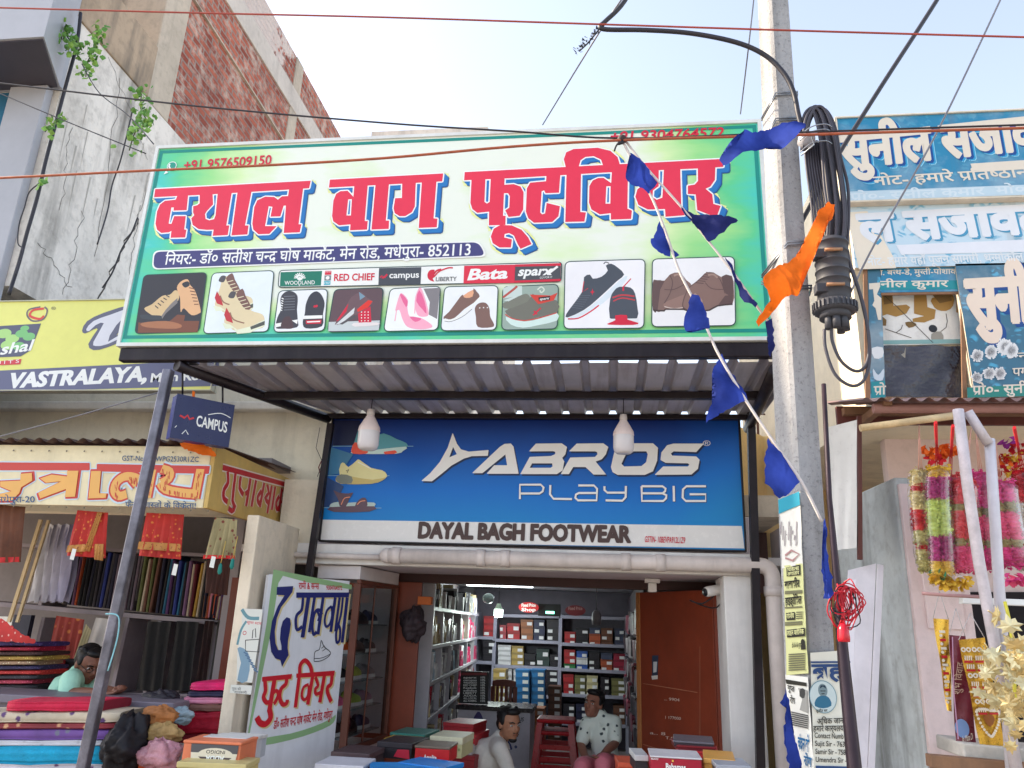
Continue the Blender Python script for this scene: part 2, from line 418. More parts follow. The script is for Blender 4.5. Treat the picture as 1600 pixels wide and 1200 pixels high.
TITLE = [
 (Z1, [[(70, 352), (1365, 282), (1352, 345), (1190, 356), (500, 398), (60, 420)]]),
 (Z1, [[(258, 400), (345, 396), (332, 528), (222, 532), (225, 505), (205, 505), (182, 640), (205, 642), (228, 577), (325, 577), (312, 688), (330, 690), (320, 755), (198, 758), (205, 700), (185, 712), (120, 718), (85, 690), (72, 640), (85, 540), (110, 480), (150, 450), (240, 440)]]),
 (Z1, [[(440, 395), (548, 392), (552, 480), (500, 535), (485, 560), (490, 600), (520, 612), (560, 602), (572, 570), (590, 385), (708, 378), (662, 655), (687, 655), (674, 735), (548, 742), (556, 690), (500, 692), (430, 685), (382, 650), (370, 595), (395, 570), (385, 545), (386, 495), (420, 486), (440, 470)]]),
 (Z1, [[(755, 380), (872, 374), (818, 655), (847, 655), (838, 730), (705, 738)]]),
 (Z1, [[(1185, 352), (1302, 345), (1264, 645), (1287, 645), (1274, 712), (1140, 718), (1150, 600), (1158, 490), (1140, 490), (1112, 580), (1030, 582), (1046, 500), (1015, 495), (985, 660), (1082, 660), (1020, 725), (930, 728), (887, 690), (878, 640), (895, 500), (920, 445), (985, 415), (1060, 418), (1092, 440), (1125, 412), (1176, 410)]]),
 (Z2, [[(105, 342), (1285, 277), (1275, 360), (720, 392), (95, 425)]]),
 (Z2, [[(360, 400), (500, 395), (468, 772), (500, 772), (492, 862), (315, 870), (320, 808), (200, 818), (140, 775), (128, 720), (142, 560), (170, 490), (215, 462), (290, 457), (350, 520)], [(296, 548), (334, 545), (324, 715), (278, 715)]]),
 (Z2, [[(580, 398), (720, 390), (688, 768), (722, 768), (718, 855), (538, 862)]]),
 (Z2, [[(858, 380), (1000, 375), (990, 620), (960, 680), (890, 722), (830, 722), (780, 690), (768, 640), (785, 535), (855, 532)]]),
 (Z2, [[(1062, 370), (1215, 362), (1185, 745), (1225, 748), (1218, 838), (1030, 845)]]),
 (None, [[(726.2, 269.5), (1129.9, 248.9), (1130, 261.4), (1100, 263.5), (950, 270), (800, 279), (725.3, 282.3)]]),
 (Z3, [[(180, 392), (325, 387), (315, 640), (340, 658), (368, 640), (380, 385), (525, 378), (508, 785), (535, 785), (533, 880), (360, 885), (362, 742), (240, 755), (188, 715), (168, 650)]]),
 (Z3, [[(520, 462), (620, 455), (690, 480), (722, 540), (718, 720), (680, 785), (565, 798), (530, 728), (572, 700), (578, 580), (560, 550), (516, 550)]]),
 (Z3, [[(380, 1000), (410, 920), (480, 880), (600, 885), (700, 930), (770, 1010), (805, 1080), (690, 1130), (660, 1080), (620, 990), (570, 965), (525, 975), (520, 1010), (600, 1030), (590, 1115), (470, 1115), (400, 1070)]]),
 (Z3, [[(960, 358), (1105, 348), (1090, 545), (950, 550), (935, 520), (910, 530), (895, 750), (915, 770), (945, 760), (962, 650), (1100, 685), (1085, 790), (1020, 850), (830, 858), (770, 810), (745, 740), (755, 500), (790, 440), (955, 425)]]),
 (Z3, [[(1168, 345), (1320, 336), (1312, 745), (1370, 750), (1355, 845), (1155, 850)]]),
 (None, [[(884.5, 264), (881, 249.2), (884.7, 238.7), (896, 233.5), (934, 231.5), (953.6, 236.2), (965, 246), (969, 259), (942.6, 260), (939, 250), (927.6, 244.7), (914.6, 246), (907.3, 250.9), (904, 262)]]),
 (Z4, [[(345, 300), (500, 290), (495, 655), (538, 675), (530, 755), (335, 762), (335, 700), (230, 712), (150, 665), (125, 600), (128, 440), (160, 385), (210, 362), (265, 360), (338, 410)], [(292, 442), (332, 440), (330, 608), (284, 608)]]),
 (Z4, [[(600, 290), (795, 277), (795, 440), (740, 480), (735, 545), (775, 570), (830, 550), (845, 275), (1002, 267), (1012, 640), (1045, 720), (860, 735), (855, 660), (690, 665), (600, 620), (570, 540), (590, 470), (640, 430), (630, 380)]]),
 (Z4, [[(1170, 252), (1340, 242), (1335, 380), (1290, 445), (1245, 465), (1310, 520), (1320, 610), (1390, 630), (1350, 740), (1165, 670), (1150, 520), (1075, 515), (1075, 435), (1140, 425), (1172, 390)]]),
]
A.cur = 'title_lettering'
def title(m, off=0, shift=(0, 0)):
    k0 = A.k+1
    for i, (z, L) in enumerate(TITLE):
        A.z = z; A.k = k0+(0 if i in (0, 5, 10) else 1+i % 2)*(2.5 if off else 1); A.poly(L, m, 0, False, off, shift)
    A.z = None; A.k = k0+(8 if off else 3)
title(INK((232, 238, 160)), .026, (.016, -.018))
title(INK((24, 66, 120)), .012, (.029, -.031))
for k in range(5, 0, -1): title(INK((36, 120, 190)) if k < 5 else INK((30, 100, 170)), .0095, (.0055*k, -.0058*k))
title(INK((240, 242, 242)), .0085)
title(INK((226, 48, 78)))
# phone numbers and address band
A.cur = 'small_lettering'
A.text('+91 9576509150', (287, 266), (424, 257), (289, 252), RED, .02)
A.text('+91 9304764572', (953, 221), (1131, 214), (955, 207), RED, .02)
A.disc((269, 260), .034, WHT); A.disc((269, 260), .029, INK((30, 150, 130))); A.zoom(230, 230, 5.3333)
A.poly([(140, 230), (160, 198), (178, 216)], WHT); A.line([(192, 142), (186, 165), (205, 190), (232, 190)], .011, WHT, 3); A.z = None
PURP = INK((66, 64, 118))
A.rr(((240, 392), (750, 377), (762, 402), (238, 422)), .045, WHT); A.rr(((242, 394), (748, 379), (759, 400), (240, 420)), .042, PURP)
A.text('नियर:- डॉ० सतीश चन*द^ घोष माके~ट, मेन रोड, मधेपुरा- 852113', (257, 414), (735, 399), (260, 399), WHT, .012)
# picture boxes
A.cur = 'shoe_pictures'; ED = INK((40, 70, 70)); PIC = INK((232, 236, 240)); GREY = INK((84, 80, 84))
def pbox(c, fill=PIC, edge=ED): A.z = None; A.rr(c, .03, fill, edge, .006)
DK = INK((54, 52, 58)); CHAR = INK((70, 74, 82)); TAN = INK((214, 186, 140)); BRN = INK((112, 74, 58)); CRM = INK((236, 226, 190)); MID = INK((128, 122, 120))
pbox(((226, 431), (323, 427), (311, 518), (212, 521)), DK); A.zoom(200, 390, 5)
A.poly([(85, 570), (200, 590), (330, 560), (390, 510), (450, 515), (440, 560), (560, 560), (545, 648), (80, 652)], INK((120, 72, 52))); A.poly([(110, 575), (300, 560), (420, 590), (380, 620), (150, 610)], INK((168, 112, 78)), 3)
A.poly([(130, 465), (190, 430), (270, 365), (330, 355), (370, 320), (400, 340), (395, 400), (330, 450), (260, 545), (200, 520)], TAN, 3); A.poly([(110, 510), (200, 515), (265, 520), (250, 550), (130, 545), (100, 530)], INK((60, 66, 72)), 3); A.poly([(265, 520), (300, 470), (345, 420), (390, 380), (390, 420), (300, 500), (270, 545)], MID)
A.poly([(385, 300), (420, 250), (470, 235), (490, 280), (530, 330), (570, 470), (560, 500), (500, 515), (440, 460), (415, 490), (410, 380)], INK((222, 176, 132)), 3); A.poly([(425, 270), (470, 250), (485, 280), (450, 300)], DK, 3)
for i in range(6): A.line([(480+i*8, 300+i*26), (525+i*6, 310+i*24)], .006, BRN)
for i in range(5): A.line([(215+i*22, 440-i*20), (240+i*22, 462-i*22)], .006, DK)
pbox(((333, 428), (428, 424), (419, 518), (319, 521)), INK((226, 236, 244))); A.zoom(200, 390, 5)
def boot(dx, dy, s):
    f = lambda P: [(dx+x*s, dy+y*s) for x, y in P]
    A.poly(f([(10, 300), (60, 150), (80, 70), (160, 60), (190, 130), (230, 210), (330, 245), (350, 300), (330, 360), (120, 390), (40, 330)]), INK((222, 206, 168)), 3)
    A.poly(f([(-5, 320), (60, 330), (120, 375), (240, 345), (350, 290), (355, 340), (230, 400), (120, 410), (90, 360), (20, 370)]), INK((226, 232, 206))); A.poly(f([(230, 350), (352, 300), (350, 335), (235, 375)]), INK((80, 84, 78)))
    A.poly(f([(10, 250), (30, 190), (70, 260), (85, 320), (30, 300)]), INK((190, 50, 60))); A.poly(f([(45, 100), (70, 55), (110, 60), (90, 110)]), GREY, 3); A.poly(f([(110, 75), (165, 30), (190, 90), (240, 190), (190, 205), (140, 140)]), INK((122, 88, 80)), 2)
    for i in range(4): A.line(f([(120+i*18, 110+i*28), (175+i*18, 95+i*28)]), .005, CRM)
    A.line(f([(60, 230), (90, 290), (180, 320)]), .008, INK((150, 110, 90)), 3)
boot(672, 160, .88); boot(745, 280, .93)
A.z = None; A.rr(((438, 424), (877, 411), (876, 440), (436, 449)), .02, WHT, ED, .006)
A.poly([(439, 426), (504, 424), (502, 447), (438, 448.5)], INK((24, 118, 96))); A.zoom(430, 400, 6.1538)
for i in range(9):
    t = math.pi*i/8; A.line([(240+math.cos(t)*18, 215-math.sin(t)*14), (240+math.cos(t)*55, 215-math.sin(t)*50)], .007, WHT)
A.poly([(215, 225), (240, 205), (268, 225), (240, 240)], WHT, 3); A.text('WOODLAND', (95, 282), (385, 276), (95, 246), WHT, .01); A.poly([(228, 285), (246, 285), (237, 294)], WHT)
A.poly([(483, 148), (545, 147), (543, 185), (480, 187)], RED); A.poly([(478, 192), (542, 190), (540, 240), (476, 242)], INK((120, 130, 134))); A.disc((508, 215), .012, WHT); A.poly([(474, 246), (536, 244), (534, 282), (472, 284)], INK((60, 170, 190)))
A.text('RED', (488, 163), (540, 161), (488, 152), WHT); A.text('1947', (478, 276), (532, 273), (478, 256), WHT)
A.text('RED CHIEF', (568, 244), (958, 236), (572, 180), RED, .026)
A.poly([(1002, 122), (1408, 112), (1400, 278), (995, 286)], CHAR); A.line([(1012, 212), (1030, 195), (1040, 218), (1080, 180)], .01, RED); A.line([(1030, 222), (1046, 202), (1056, 216), (1080, 188)], .006, RED); A.text('campus', (1100, 218), (1385, 212), (1102, 160), WHT, .018)
A.zoom(660, 400, 6.6667)
A.poly([(130, 150), (80, 155), (55, 200), (70, 250), (125, 272), (110, 240), (135, 220), (120, 190)], RED, 3); A.line([(110, 210), (150, 160), (200, 145)], .012, RED, 3); A.line([(130, 215), (180, 165), (270, 130), (320, 130)], .009, RED, 3); A.text('LIBERTY', (142, 268), (360, 264), (144, 226), CHAR, .016)
A.poly([(438, 108), (965, 95), (955, 287), (430, 292)], INK((216, 44, 70))); A.text('Bata', (470, 255), (880, 236), (505, 145), WHT, .03); A.text('Bata', (474, 255), (884, 236), (509, 145), WHT, .03)
A.poly([(965, 94), (1444, 80), (1440, 268), (955, 286)], RED); A.poly([(968, 118), (1442, 108), (1440, 244), (962, 262)], INK((74, 76, 82))); A.text('sparx', (995, 212), (1350, 200), (1020, 122), WHT, .03); A.line([(1300, 200), (1410, 115)], .014, WHT); A.text('GO FOR IT', (1222, 242), (1352, 236), (1226, 222), WHT)
# second row
pbox(((437, 456), (512, 453), (507, 517), (429, 519))); A.zoom(430, 400, 6.1538)
A.poly([(70, 380), (115, 345), (170, 345), (215, 380), (222, 440), (215, 520), (222, 620), (215, 690), (60, 705), (10, 690), (25, 600), (60, 520), (55, 430)], INK((64, 64, 72)), 3); A.poly([(10, 655), (70, 645), (60, 680), (12, 690)], WHT); A.poly([(165, 625), (222, 615), (216, 660)], WHT); A.poly([(60, 690), (90, 600), (150, 590), (180, 680), (150, 705)], INK((78, 58, 62)), 3)
for i in range(6): A.line([(90, 395+i*26), (195, 390+i*26)], .005, INK((110, 112, 120))); A.line([(52+i*3, 520-i*22), (72+i*3, 530-i*22)], .006, WHT)
A.poly([(290, 560), (300, 470), (340, 380), (400, 345), (450, 380), (480, 460), (465, 560), (455, 680), (300, 700), (270, 640)], INK((60, 60, 68)), 3); A.poly([(275, 580), (460, 575), (458, 605), (272, 612)], WHT); A.poly([(300, 625), (450, 618), (446, 655), (302, 660)], RED); A.poly([(310, 634), (440, 628), (436, 640), (312, 646)], WHT); A.disc((385, 490), .008, RED); A.disc((403, 487), .008, RED)
pbox(((524, 454), (599, 451), (593, 517), (513, 519)), INK((96, 74, 80))); A.zoom(430, 400, 6.1538)
A.poly([(520, 640), (1010, 625), (1000, 720), (515, 728)], INK((196, 204, 206))); A.poly([(590, 640), (700, 460), (740, 400), (830, 350), (880, 400), (940, 440), (930, 470), (800, 560), (640, 655), (585, 665)], INK((110, 84, 90)), 2)
A.poly([(590, 635), (710, 460), (690, 540), (620, 620)], RED); A.poly([(585, 665), (770, 500), (760, 560), (640, 655)], INK((210, 214, 216))); A.poly([(790, 520), (900, 430), (940, 440), (900, 500), (800, 545)], INK((220, 50, 40))); A.poly([(810, 350), (870, 395), (820, 430)], INK((120, 150, 170))); A.poly([(620, 660), (770, 570), (780, 590), (650, 665)], GREY)
A.poly([(800, 560), (920, 490), (930, 640), (810, 665)], RED)
for i in range(4):
    for j in range(3): A.disc((835+j*32, 545+i*28), .004, WHT, 6)
A.poly([(760, 650), (980, 645), (990, 670), (770, 685)], INK((228, 220, 220)), 2)
pbox(((611, 453), (688, 449), (684, 516), (601, 518)), INK((236, 240, 240))); A.zoom(430, 400, 6.1538)
A.poly([(1430, 320), (1590, 312), (1560, 612), (1480, 570), (1490, 450)], INK((130, 126, 130))); PK = INK((240, 168, 192)); PK2 = INK((226, 104, 150))
A.poly([(1160, 520), (1200, 380), (1230, 370), (1280, 430), (1275, 500), (1300, 590), (1400, 600), (1500, 660), (1505, 695), (1400, 712), (1280, 690), (1230, 620), (1200, 530), (1175, 530)], PK, 3); A.poly([(1205, 385), (1225, 375), (1278, 440), (1262, 500)], PK2, 2); A.poly([(1300, 588), (1410, 608), (1350, 640)], PK2, 3); A.line([(1172, 515), (1165, 570), (1155, 632)], .006, PK)
A.poly([(1345, 440), (1380, 325), (1410, 320), (1450, 430), (1480, 560), (1440, 590), (1370, 570)], PK, 3); A.poly([(1360, 440), (1390, 335), (1440, 440), (1460, 560), (1420, 520)], PK2, 2); A.line([(1350, 450), (1345, 560)], .006, PK)
A.zoom(660, 400, 6.6667); pbox(((696, 450), (778, 448), (775, 516), (690, 517))); A.zoom(660, 400, 6.6667); BR2 = INK((126, 96, 88))
A.poly([(225, 640), (280, 590), (370, 470), (420, 410), (450, 440), (520, 430), (535, 345), (570, 380), (600, 425), (560, 480), (440, 560), (330, 660), (240, 670)], BR2, 2); A.poly([(430, 420), (530, 360), (525, 430), (460, 445)], INK((228, 168, 132)), 2); A.line([(232, 668), (300, 680), (400, 630), (500, 550), (610, 440)], .016, WHT, 3); A.line([(235, 684), (300, 690), (420, 640), (520, 560)], .003, CHAR, 3)
A.poly([(550, 550), (590, 500), (660, 495), (700, 550), (710, 640), (750, 720), (720, 750), (580, 745), (560, 640)], BR2, 3); A.disc((600, 548), .004, WHT, 8); A.disc((640, 545), .004, WHT, 8); A.disc((680, 545), .004, WHT, 8)
pbox(((787, 450), (872, 446), (870, 514), (785, 516)), INK((150, 170, 160))); A.zoom(660, 400, 6.6667)
A.poly([(842, 345), (900, 320), (1040, 320), (1040, 420), (845, 450)], INK((196, 212, 208))); A.line([(842, 440), (960, 350), (990, 322)], .014, INK((178, 80, 70))); A.line([(1200, 360), (1240, 330), (1270, 360), (1240, 390), (1225, 365)], .008, INK((210, 220, 206)), 4)
A.poly([(845, 500), (940, 460), (1080, 400), (1120, 460), (1000, 540), (860, 555)], INK((120, 122, 110)), 3); A.poly([(850, 470), (960, 430), (1000, 430), (900, 480)], INK((200, 214, 210)))
A.poly([(862, 580), (960, 540), (1100, 480), (1150, 400), (1210, 440), (1400, 470), (1405, 600), (1200, 650), (1060, 680), (930, 650)], INK((112, 112, 102)), 2); A.poly([(870, 640), (1060, 690), (1240, 655), (1402, 600), (1404, 680), (1200, 730), (1050, 755), (920, 720)], INK((206, 228, 222)), 2); A.line([(866, 615), (940, 660), (1070, 680), (1240, 648), (1400, 600)], .006, INK((200, 60, 50)), 3)
A.poly([(1120, 410), (1340, 420), (1410, 390), (1370, 470), (1210, 510)], INK((206, 64, 50))); A.poly([(1210, 440), (1330, 425), (1330, 465), (1215, 480)], BLK); A.text('sparx', (1222, 470), (1322, 458), (1228, 445), WHT, .02); A.line([(1155, 625), (1235, 550)], .009, RED); A.line([(1165, 580), (1195, 615)], .009, RED)
pbox(((884, 411), (1007, 407), (1005, 513), (882, 514)), INK((236, 236, 240))); A.zoom(870, 390, 4.7059); SL = INK((72, 78, 88))
A.poly([(70, 480), (120, 410), (190, 310), (200, 210), (245, 190), (265, 220), (330, 205), (375, 160), (360, 125), (400, 110), (450, 140), (495, 190), (440, 240), (300, 370), (200, 450), (80, 505)], SL, 2); A.poly([(80, 510), (200, 455), (320, 365), (470, 225), (520, 200), (480, 270), (340, 400), (200, 480), (110, 525)], INK((214, 226, 234)), 2); A.line([(82, 515), (160, 510), (250, 460), (310, 415)], .008, RED, 3)
A.line([(345, 112), (360, 98), (385, 108)], .006, CHAR, 3); A.line([(200, 240), (188, 320), (230, 290)], .005, RED); A.poly([(245, 318), (258, 312), (262, 292), (268, 312), (278, 318), (266, 324), (262, 342), (256, 324)], RED)
for i in range(7): A.line([(110+i*9, 430-i*14), (185+i*10, 440-i*16)], .003, INK((96, 102, 112)))
A.poly([(390, 510), (392, 370), (420, 310), (460, 280), (540, 285), (575, 330), (592, 430), (590, 510), (480, 520)], SL, 2); A.line([(410, 360), (480, 340), (570, 350)], .01, INK((190, 60, 66)), 3); A.line([(415, 385), (480, 362), (575, 378)], .008, INK((190, 60, 66)), 3); A.line([(490, 280), (545, 220)], .006, RED); A.line([(488, 280), (488, 310)], .01, RED)
A.poly([(385, 515), (600, 512), (600, 545), (385, 550)], INK((226, 228, 232))); A.poly([(430, 490), (515, 488), (520, 520), (600, 545), (560, 560), (380, 558), (385, 545), (430, 525)], RED, 2)
pbox(((1020, 407), (1146, 403), (1148, 509), (1019, 511)), INK((236, 236, 238))); A.zoom(870, 390, 4.7059); BT = INK((128, 102, 94)); BT2 = INK((98, 76, 74))
A.poly([(705, 250), (730, 230), (790, 235), (830, 190), (900, 175), (950, 230), (1000, 290), (960, 440), (800, 440), (790, 455), (705, 450)], BT, 2); A.poly([(705, 250), (725, 232), (790, 240), (760, 300), (740, 450), (706, 450)], BT2, 2); A.poly([(790, 400), (850, 370), (980, 330), (960, 440), (800, 435)], INK((146, 116, 106)), 3); A.line([(790, 425), (860, 440), (940, 430)], .005, INK((206, 190, 180)), 3)
A.poly([(950, 300), (1030, 240), (1090, 180), (1150, 175), (1210, 210), (1285, 200), (1300, 300), (1290, 405), (1180, 415), (1120, 450), (960, 450), (920, 420)], INK((134, 106, 98)), 2); A.poly([(1210, 205), (1280, 200), (1295, 280), (1292, 340), (1240, 330)], BT2, 2); A.poly([(1235, 345), (1295, 340), (1290, 405), (1185, 412)], BT2)
for i in range(6): A.line([(1020+i*15, 250-i*15), (1078+i*14, 256-i*15)], .006, BT2)
for P in ([(950, 300), (1030, 240), (1090, 182)], [(955, 310), (930, 380), (925, 425), (960, 452)], [(1090, 250), (1130, 290), (1200, 300), (1290, 290)], [(1150, 180), (1200, 230), (1235, 330)], [(830, 195), (850, 250), (830, 330), (790, 400)], [(790, 300), (860, 300), (940, 260)]): A.line(P, .005, BT2, 3)
for P in ([(925, 440), (960, 456), (1050, 456), (1120, 452), (1180, 420), (1290, 408)], [(708, 452), (790, 457), (800, 445), (940, 446)]): A.line(P, .009, INK((70, 56, 54)), 2)
for P in ([(1010, 330), (1060, 380), (1060, 430)], [(860, 200), (890, 190), (920, 215)], [(1110, 195), (1150, 190), (1180, 215)]): A.line(P, .012, INK((166, 138, 126)), 3)
A.z = None; SHOP_SIGN_PARTS = A.done()
# ---- blue fascia sign
def blue_ground():
    m, N = newmat('printed_blue_vinyl', .4, 0, .3); x, y, z = N.sep(N.obj()); n = N.noise(1.2, 3)
    f = N.math('ADD', N.math('MULTIPLY', N.math('SUBTRACT', z, 2.3), 1.1), N.math('MULTIPLY', N.math('SUBTRACT', n, .5), .25))
    f = N.math('SUBTRACT', f, N.math('MULTIPLY', N.math('MAXIMUM', N.math('SUBTRACT', x, .45), 0), .5))
    N.col(N.ramp(f, [(.0, lin((20, 132, 200))), (.3, lin((10, 112, 204))), (.6, lin((12, 80, 172))), (.9, lin((14, 44, 120)))]))
    N.bump(N.noise(220, 2), .03, .002); return m
FG, A = board('fascia_sign', 'blue and white fascia sign with printed sports shoes over the shop door', ((520, 655), (1156, 652), (1166, 861), (497, 848)), 5.3, .07, STEEL_BLK, blue_ground(), frame=.012)
A.cur = 'white_band'; A.poly([(503, 812), (1159, 822), (1163, 857), (500, 845)], INK((228, 226, 224), .25))
A.cur = 'logo_lettering'; GL = INK((240, 240, 240)); SHD = INK((14, 40, 84))
LOGO = [((480, 600, 4), [[(910, 310), (935, 375), (960, 410), (1010, 425), (1132, 415), (1128, 448), (1030, 450), (980, 465), (900, 510), (840, 560), (780, 607), (718, 605), (770, 560), (830, 490), (880, 400)], [(912, 390), (938, 440), (886, 462)]]),
 ((480, 600, 4), [[(1035, 556), (1205, 395), (1235, 376), (1272, 374), (1288, 392), (1320, 560), (1125, 560), (1170, 510), (1252, 510), (1240, 438), (1095, 556)]]),
 ((840, 600, 4), [[(-50, 420), (-10, 375), (150, 373), (182, 395), (172, 440), (152, 462), (165, 485), (155, 540), (120, 562), (-105, 562), (-48, 458), (85, 452), (112, 440), (112, 424), (98, 419)], [(-35, 495), (92, 495), (96, 516), (82, 526), (-52, 526)]]),
 ((840, 600, 4), [[(200, 420), (245, 375), (410, 373), (440, 395), (425, 440), (400, 470), (360, 485), (425, 565), (350, 565), (300, 518), (222, 518), (195, 562), (148, 562), (205, 462), (360, 458), (376, 440), (372, 425), (360, 420)]]),
 ((840, 600, 4), [[(460, 520), (480, 430), (520, 390), (580, 373), (720, 373), (750, 400), (745, 480), (720, 545), (670, 567), (500, 567), (470, 550)], [(522, 500), (550, 440), (600, 420), (680, 420), (690, 440), (680, 490), (650, 515), (540, 518)]]),
 ((840, 600, 4), [[(1035, 375), (990, 425), (850, 420), (830, 435), (840, 450), (990, 455), (1010, 475), (1000, 530), (960, 565), (735, 567), (785, 518), (940, 518), (950, 505), (940, 495), (800, 492), (770, 475), (775, 430), (810, 385), (850, 375)]])]
for m, sh in ((SHD, (.009, -.012)), (GL, (0, 0))):
    for z, L in LOGO: A.z = z; A.poly(L, m, 0, True, .002, sh)
STK = [((480, 600, 4), [(1330, 720), (1330, 630), (1460, 630), (1478, 648), (1472, 672), (1452, 685), (1334, 685)]), ((480, 600, 4), [(1520, 632), (1518, 690), (1540, 718), (1655, 720)])]
for P in ([(255, 635), (352, 635), (372, 655), (369, 728), (252, 728), (236, 712), (240, 692), (258, 682), (366, 682)], [(418, 640), (418, 663), (436, 680), (550, 680)], [(552, 638), (550, 708), (530, 730), (425, 728)],
          [(650, 640), (780, 640), (800, 655), (796, 672), (780, 684), (655, 684)], [(780, 684), (805, 696), (802, 716), (785, 732), (652, 732), (650, 640)], [(850, 638), (852, 735)], [(1052, 640), (930, 640), (908, 660), (906, 712), (926, 732), (1050, 732), (1050, 690), (950, 690)]):
    STK.append(((840, 600, 4), P))
for m, dx in ((SHD, 3), (GL, 0)):
    for z, P in STK: A.z = z; A.line([(x+dx, y+dx) for x, y in P], .0145, m)
A.z = None
A.text('®', (1098, 697), (1110, 697), (1098, 689), GL)
DB = INK((70, 46, 42)); A.cur = 'shop_lettering'
A.heavy('DAYAL BAGH FOOTWEAR', (654, 840), (985, 847), (656, 817), DB, .006, .015, n=8)
A.text('GSTIN- 10BEVPA912L1Z9', (1007, 847), (1070, 849), (1008, 838), RED, .015)
A.cur = 'shoe_pictures'; A.zoom(480, 600, 4); LN = INK((140, 190, 220))
A.poly([(168, 228), (330, 230), (350, 380), (160, 388)], INK((10, 22, 66))); A.poly([(150, 395), (290, 440), (210, 560), (135, 572)], INK((60, 120, 160))); A.poly([(120, 580), (230, 640), (180, 760), (96, 772)], INK((40, 70, 120)))
A.line([(160, 390), (665, 390)], .004, LN); A.line([(130, 574), (515, 574)], .004, LN); A.line([(96, 774), (466, 776)], .004, LN)
A.poly([(285, 410), (310, 320), (330, 275), (350, 310), (400, 330), (480, 310), (560, 345), (620, 370), (625, 395), (560, 405), (420, 410), (300, 425)], INK((90, 160, 176)), 2); A.poly([(280, 405), (300, 370), (345, 385), (375, 410), (430, 412), (620, 392), (600, 420), (550, 438), (300, 437), (278, 425)], INK((200, 226, 224)), 2); A.poly([(278, 410), (300, 365), (345, 385), (380, 415), (370, 437), (290, 437)], INK((236, 86, 64)), 2); A.poly([(480, 425), (550, 415), (565, 428), (545, 438), (485, 440)], INK((236, 86, 64)))
A.poly([(205, 570), (212, 500), (235, 495), (260, 520), (310, 480), (330, 475), (400, 525), (470, 540), (498, 565), (490, 590), (400, 605), (300, 585)], INK((226, 218, 158)), 2); A.poly([(180, 590), (215, 565), (285, 580), (410, 600), (490, 585), (470, 605), (400, 625), (210, 625)], INK((200, 180, 110)), 2); A.poly([(180, 590), (215, 565), (280, 580), (278, 622), (205, 622)], INK((124, 130, 120)), 2); A.line([(320, 490), (400, 530)], .005, WHT); A.line([(245, 545), (262, 535), (252, 555)], .006, BLK)
SN = INK((96, 70, 84)); A.poly([(150, 750), (190, 738), (240, 745), (300, 740), (420, 742), (422, 765), (390, 795), (160, 795), (142, 775)], INK((180, 200, 196)), 2); A.poly([(145, 770), (420, 765), (390, 798), (170, 800)], SN, 2); A.poly([(165, 665), (200, 680), (260, 685), (290, 680), (265, 720), (245, 765), (205, 765), (195, 720)], SN, 2); A.poly([(300, 765), (330, 720), (365, 712), (378, 745), (370, 768)], SN, 2); A.line([(215, 755), (235, 715), (270, 708)], .006, INK((240, 150, 110)), 3); A.line([(315, 755), (335, 735), (365, 730)], .006, INK((240, 150, 110)), 3)
A.z = None; A.done()
# ---- hanging double-sided sign
P0 = onY(270, 648, 4.1); CP = PAB((P0.x, 4.1, 0), (onY(364, 660, 4.36).x, 4.36, 0)); NV2 = INK((16, 24, 78), .3)
HG, A = board('hanging_sign', 'small navy box sign hanging from two wires under the canopy corner', ((272, 612), (364, 634), (360, 702), (271, 682)), 0, .09, M((24, 40, 130), .35, .1), NV2, frame=0, pl=CP)
A.cur = 'lettering'; A.text('CAMPUS', (306, 665), (354, 676), (308, 649), WHT, .02); A.line([(281, 649), (288, 653), (293, 649), (296, 655), (303, 653)], .012, INK((200, 40, 50))); A.line([(325, 648), (345, 646), (360, 653)], .005, WHT, 4); A.line([(273, 668), (276, 665)], .004, WHT); A.line([(284, 678), (290, 672), (294, 679)], .005, WHT); A.done()
hw = MB()
for px in (289, 352):
    top = CP.p(px, 575 if px == 289 else 600); bot = CP.p(px, 617 if px == 289 else 632); hw.tube([top-CP.n*.045, bot-CP.n*.045], .006, STEEL_BLK, 8)
hw.build('hanger_wire', HG)
# ---- painted board on the splayed shop front
BA, BB = Vec((-2.16, 4.62, 0)), Vec((-1.80, 5.3, 0)); BP = PAB(BA, BB)
def painted_white():
    return M((222, 224, 230), .35, .08, 2.5, .1, 30, streak=.12)
PG, A = board('painted_board', 'tall white hand painted board with blue and red lettering beside the shop door', ((425, 890), (548, 915), (517, 1190), (374, 1230)), 0, .03, painted_white(), painted_white(), frame=0, pl=BP)
A.cur = 'green_border'; LG = INK((142, 178, 130)); A.zoom(320, 860, 3.528)
A.poly([(378, 105), (810, 190), (808, 215), (560, 175), (430, 140), (405, 180), (370, 420), (245, 1015), (236, 1010), (340, 400)], LG); A.poly([(270, 1045), (470, 1010), (600, 970), (690, 930), (720, 905), (716, 935), (690, 965), (600, 1005), (470, 1045), (300, 1078)], LG, 2)
A.cur = 'lettering'; YB = INK((206, 190, 140)); BLU = INK((30, 38, 104)); RD2 = INK((196, 28, 44))
BLUE_ST = [([(335, 130), (328, 200), (300, 230), (292, 270), (300, 320), (330, 300)], .022, 3), ([(368, 128), (332, 366)], .032, 0), ([(404, 128), (372, 335)], .024, 0), ([(448, 230), (436, 205), (414, 205), (398, 240), (390, 300), (398, 348), (416, 330)], .022, 3), ([(418, 206), (432, 240), (424, 268)], .018, 2), ([(455, 128), (424, 348)], .026, 0),
 ([(505, 180), (478, 205), (464, 262), (472, 300), (494, 286), (508, 235), (505, 180)], .018, 3), ([(527, 128), (500, 332)], .026, 0), ([(553, 128), (527, 330)], .022, 0), ([(572, 128), (562, 220), (545, 290), (532, 340), (535, 395), (552, 380), (556, 320), (545, 290)], .02, 3), ([(598, 128), (568, 396)], .028, 0)]
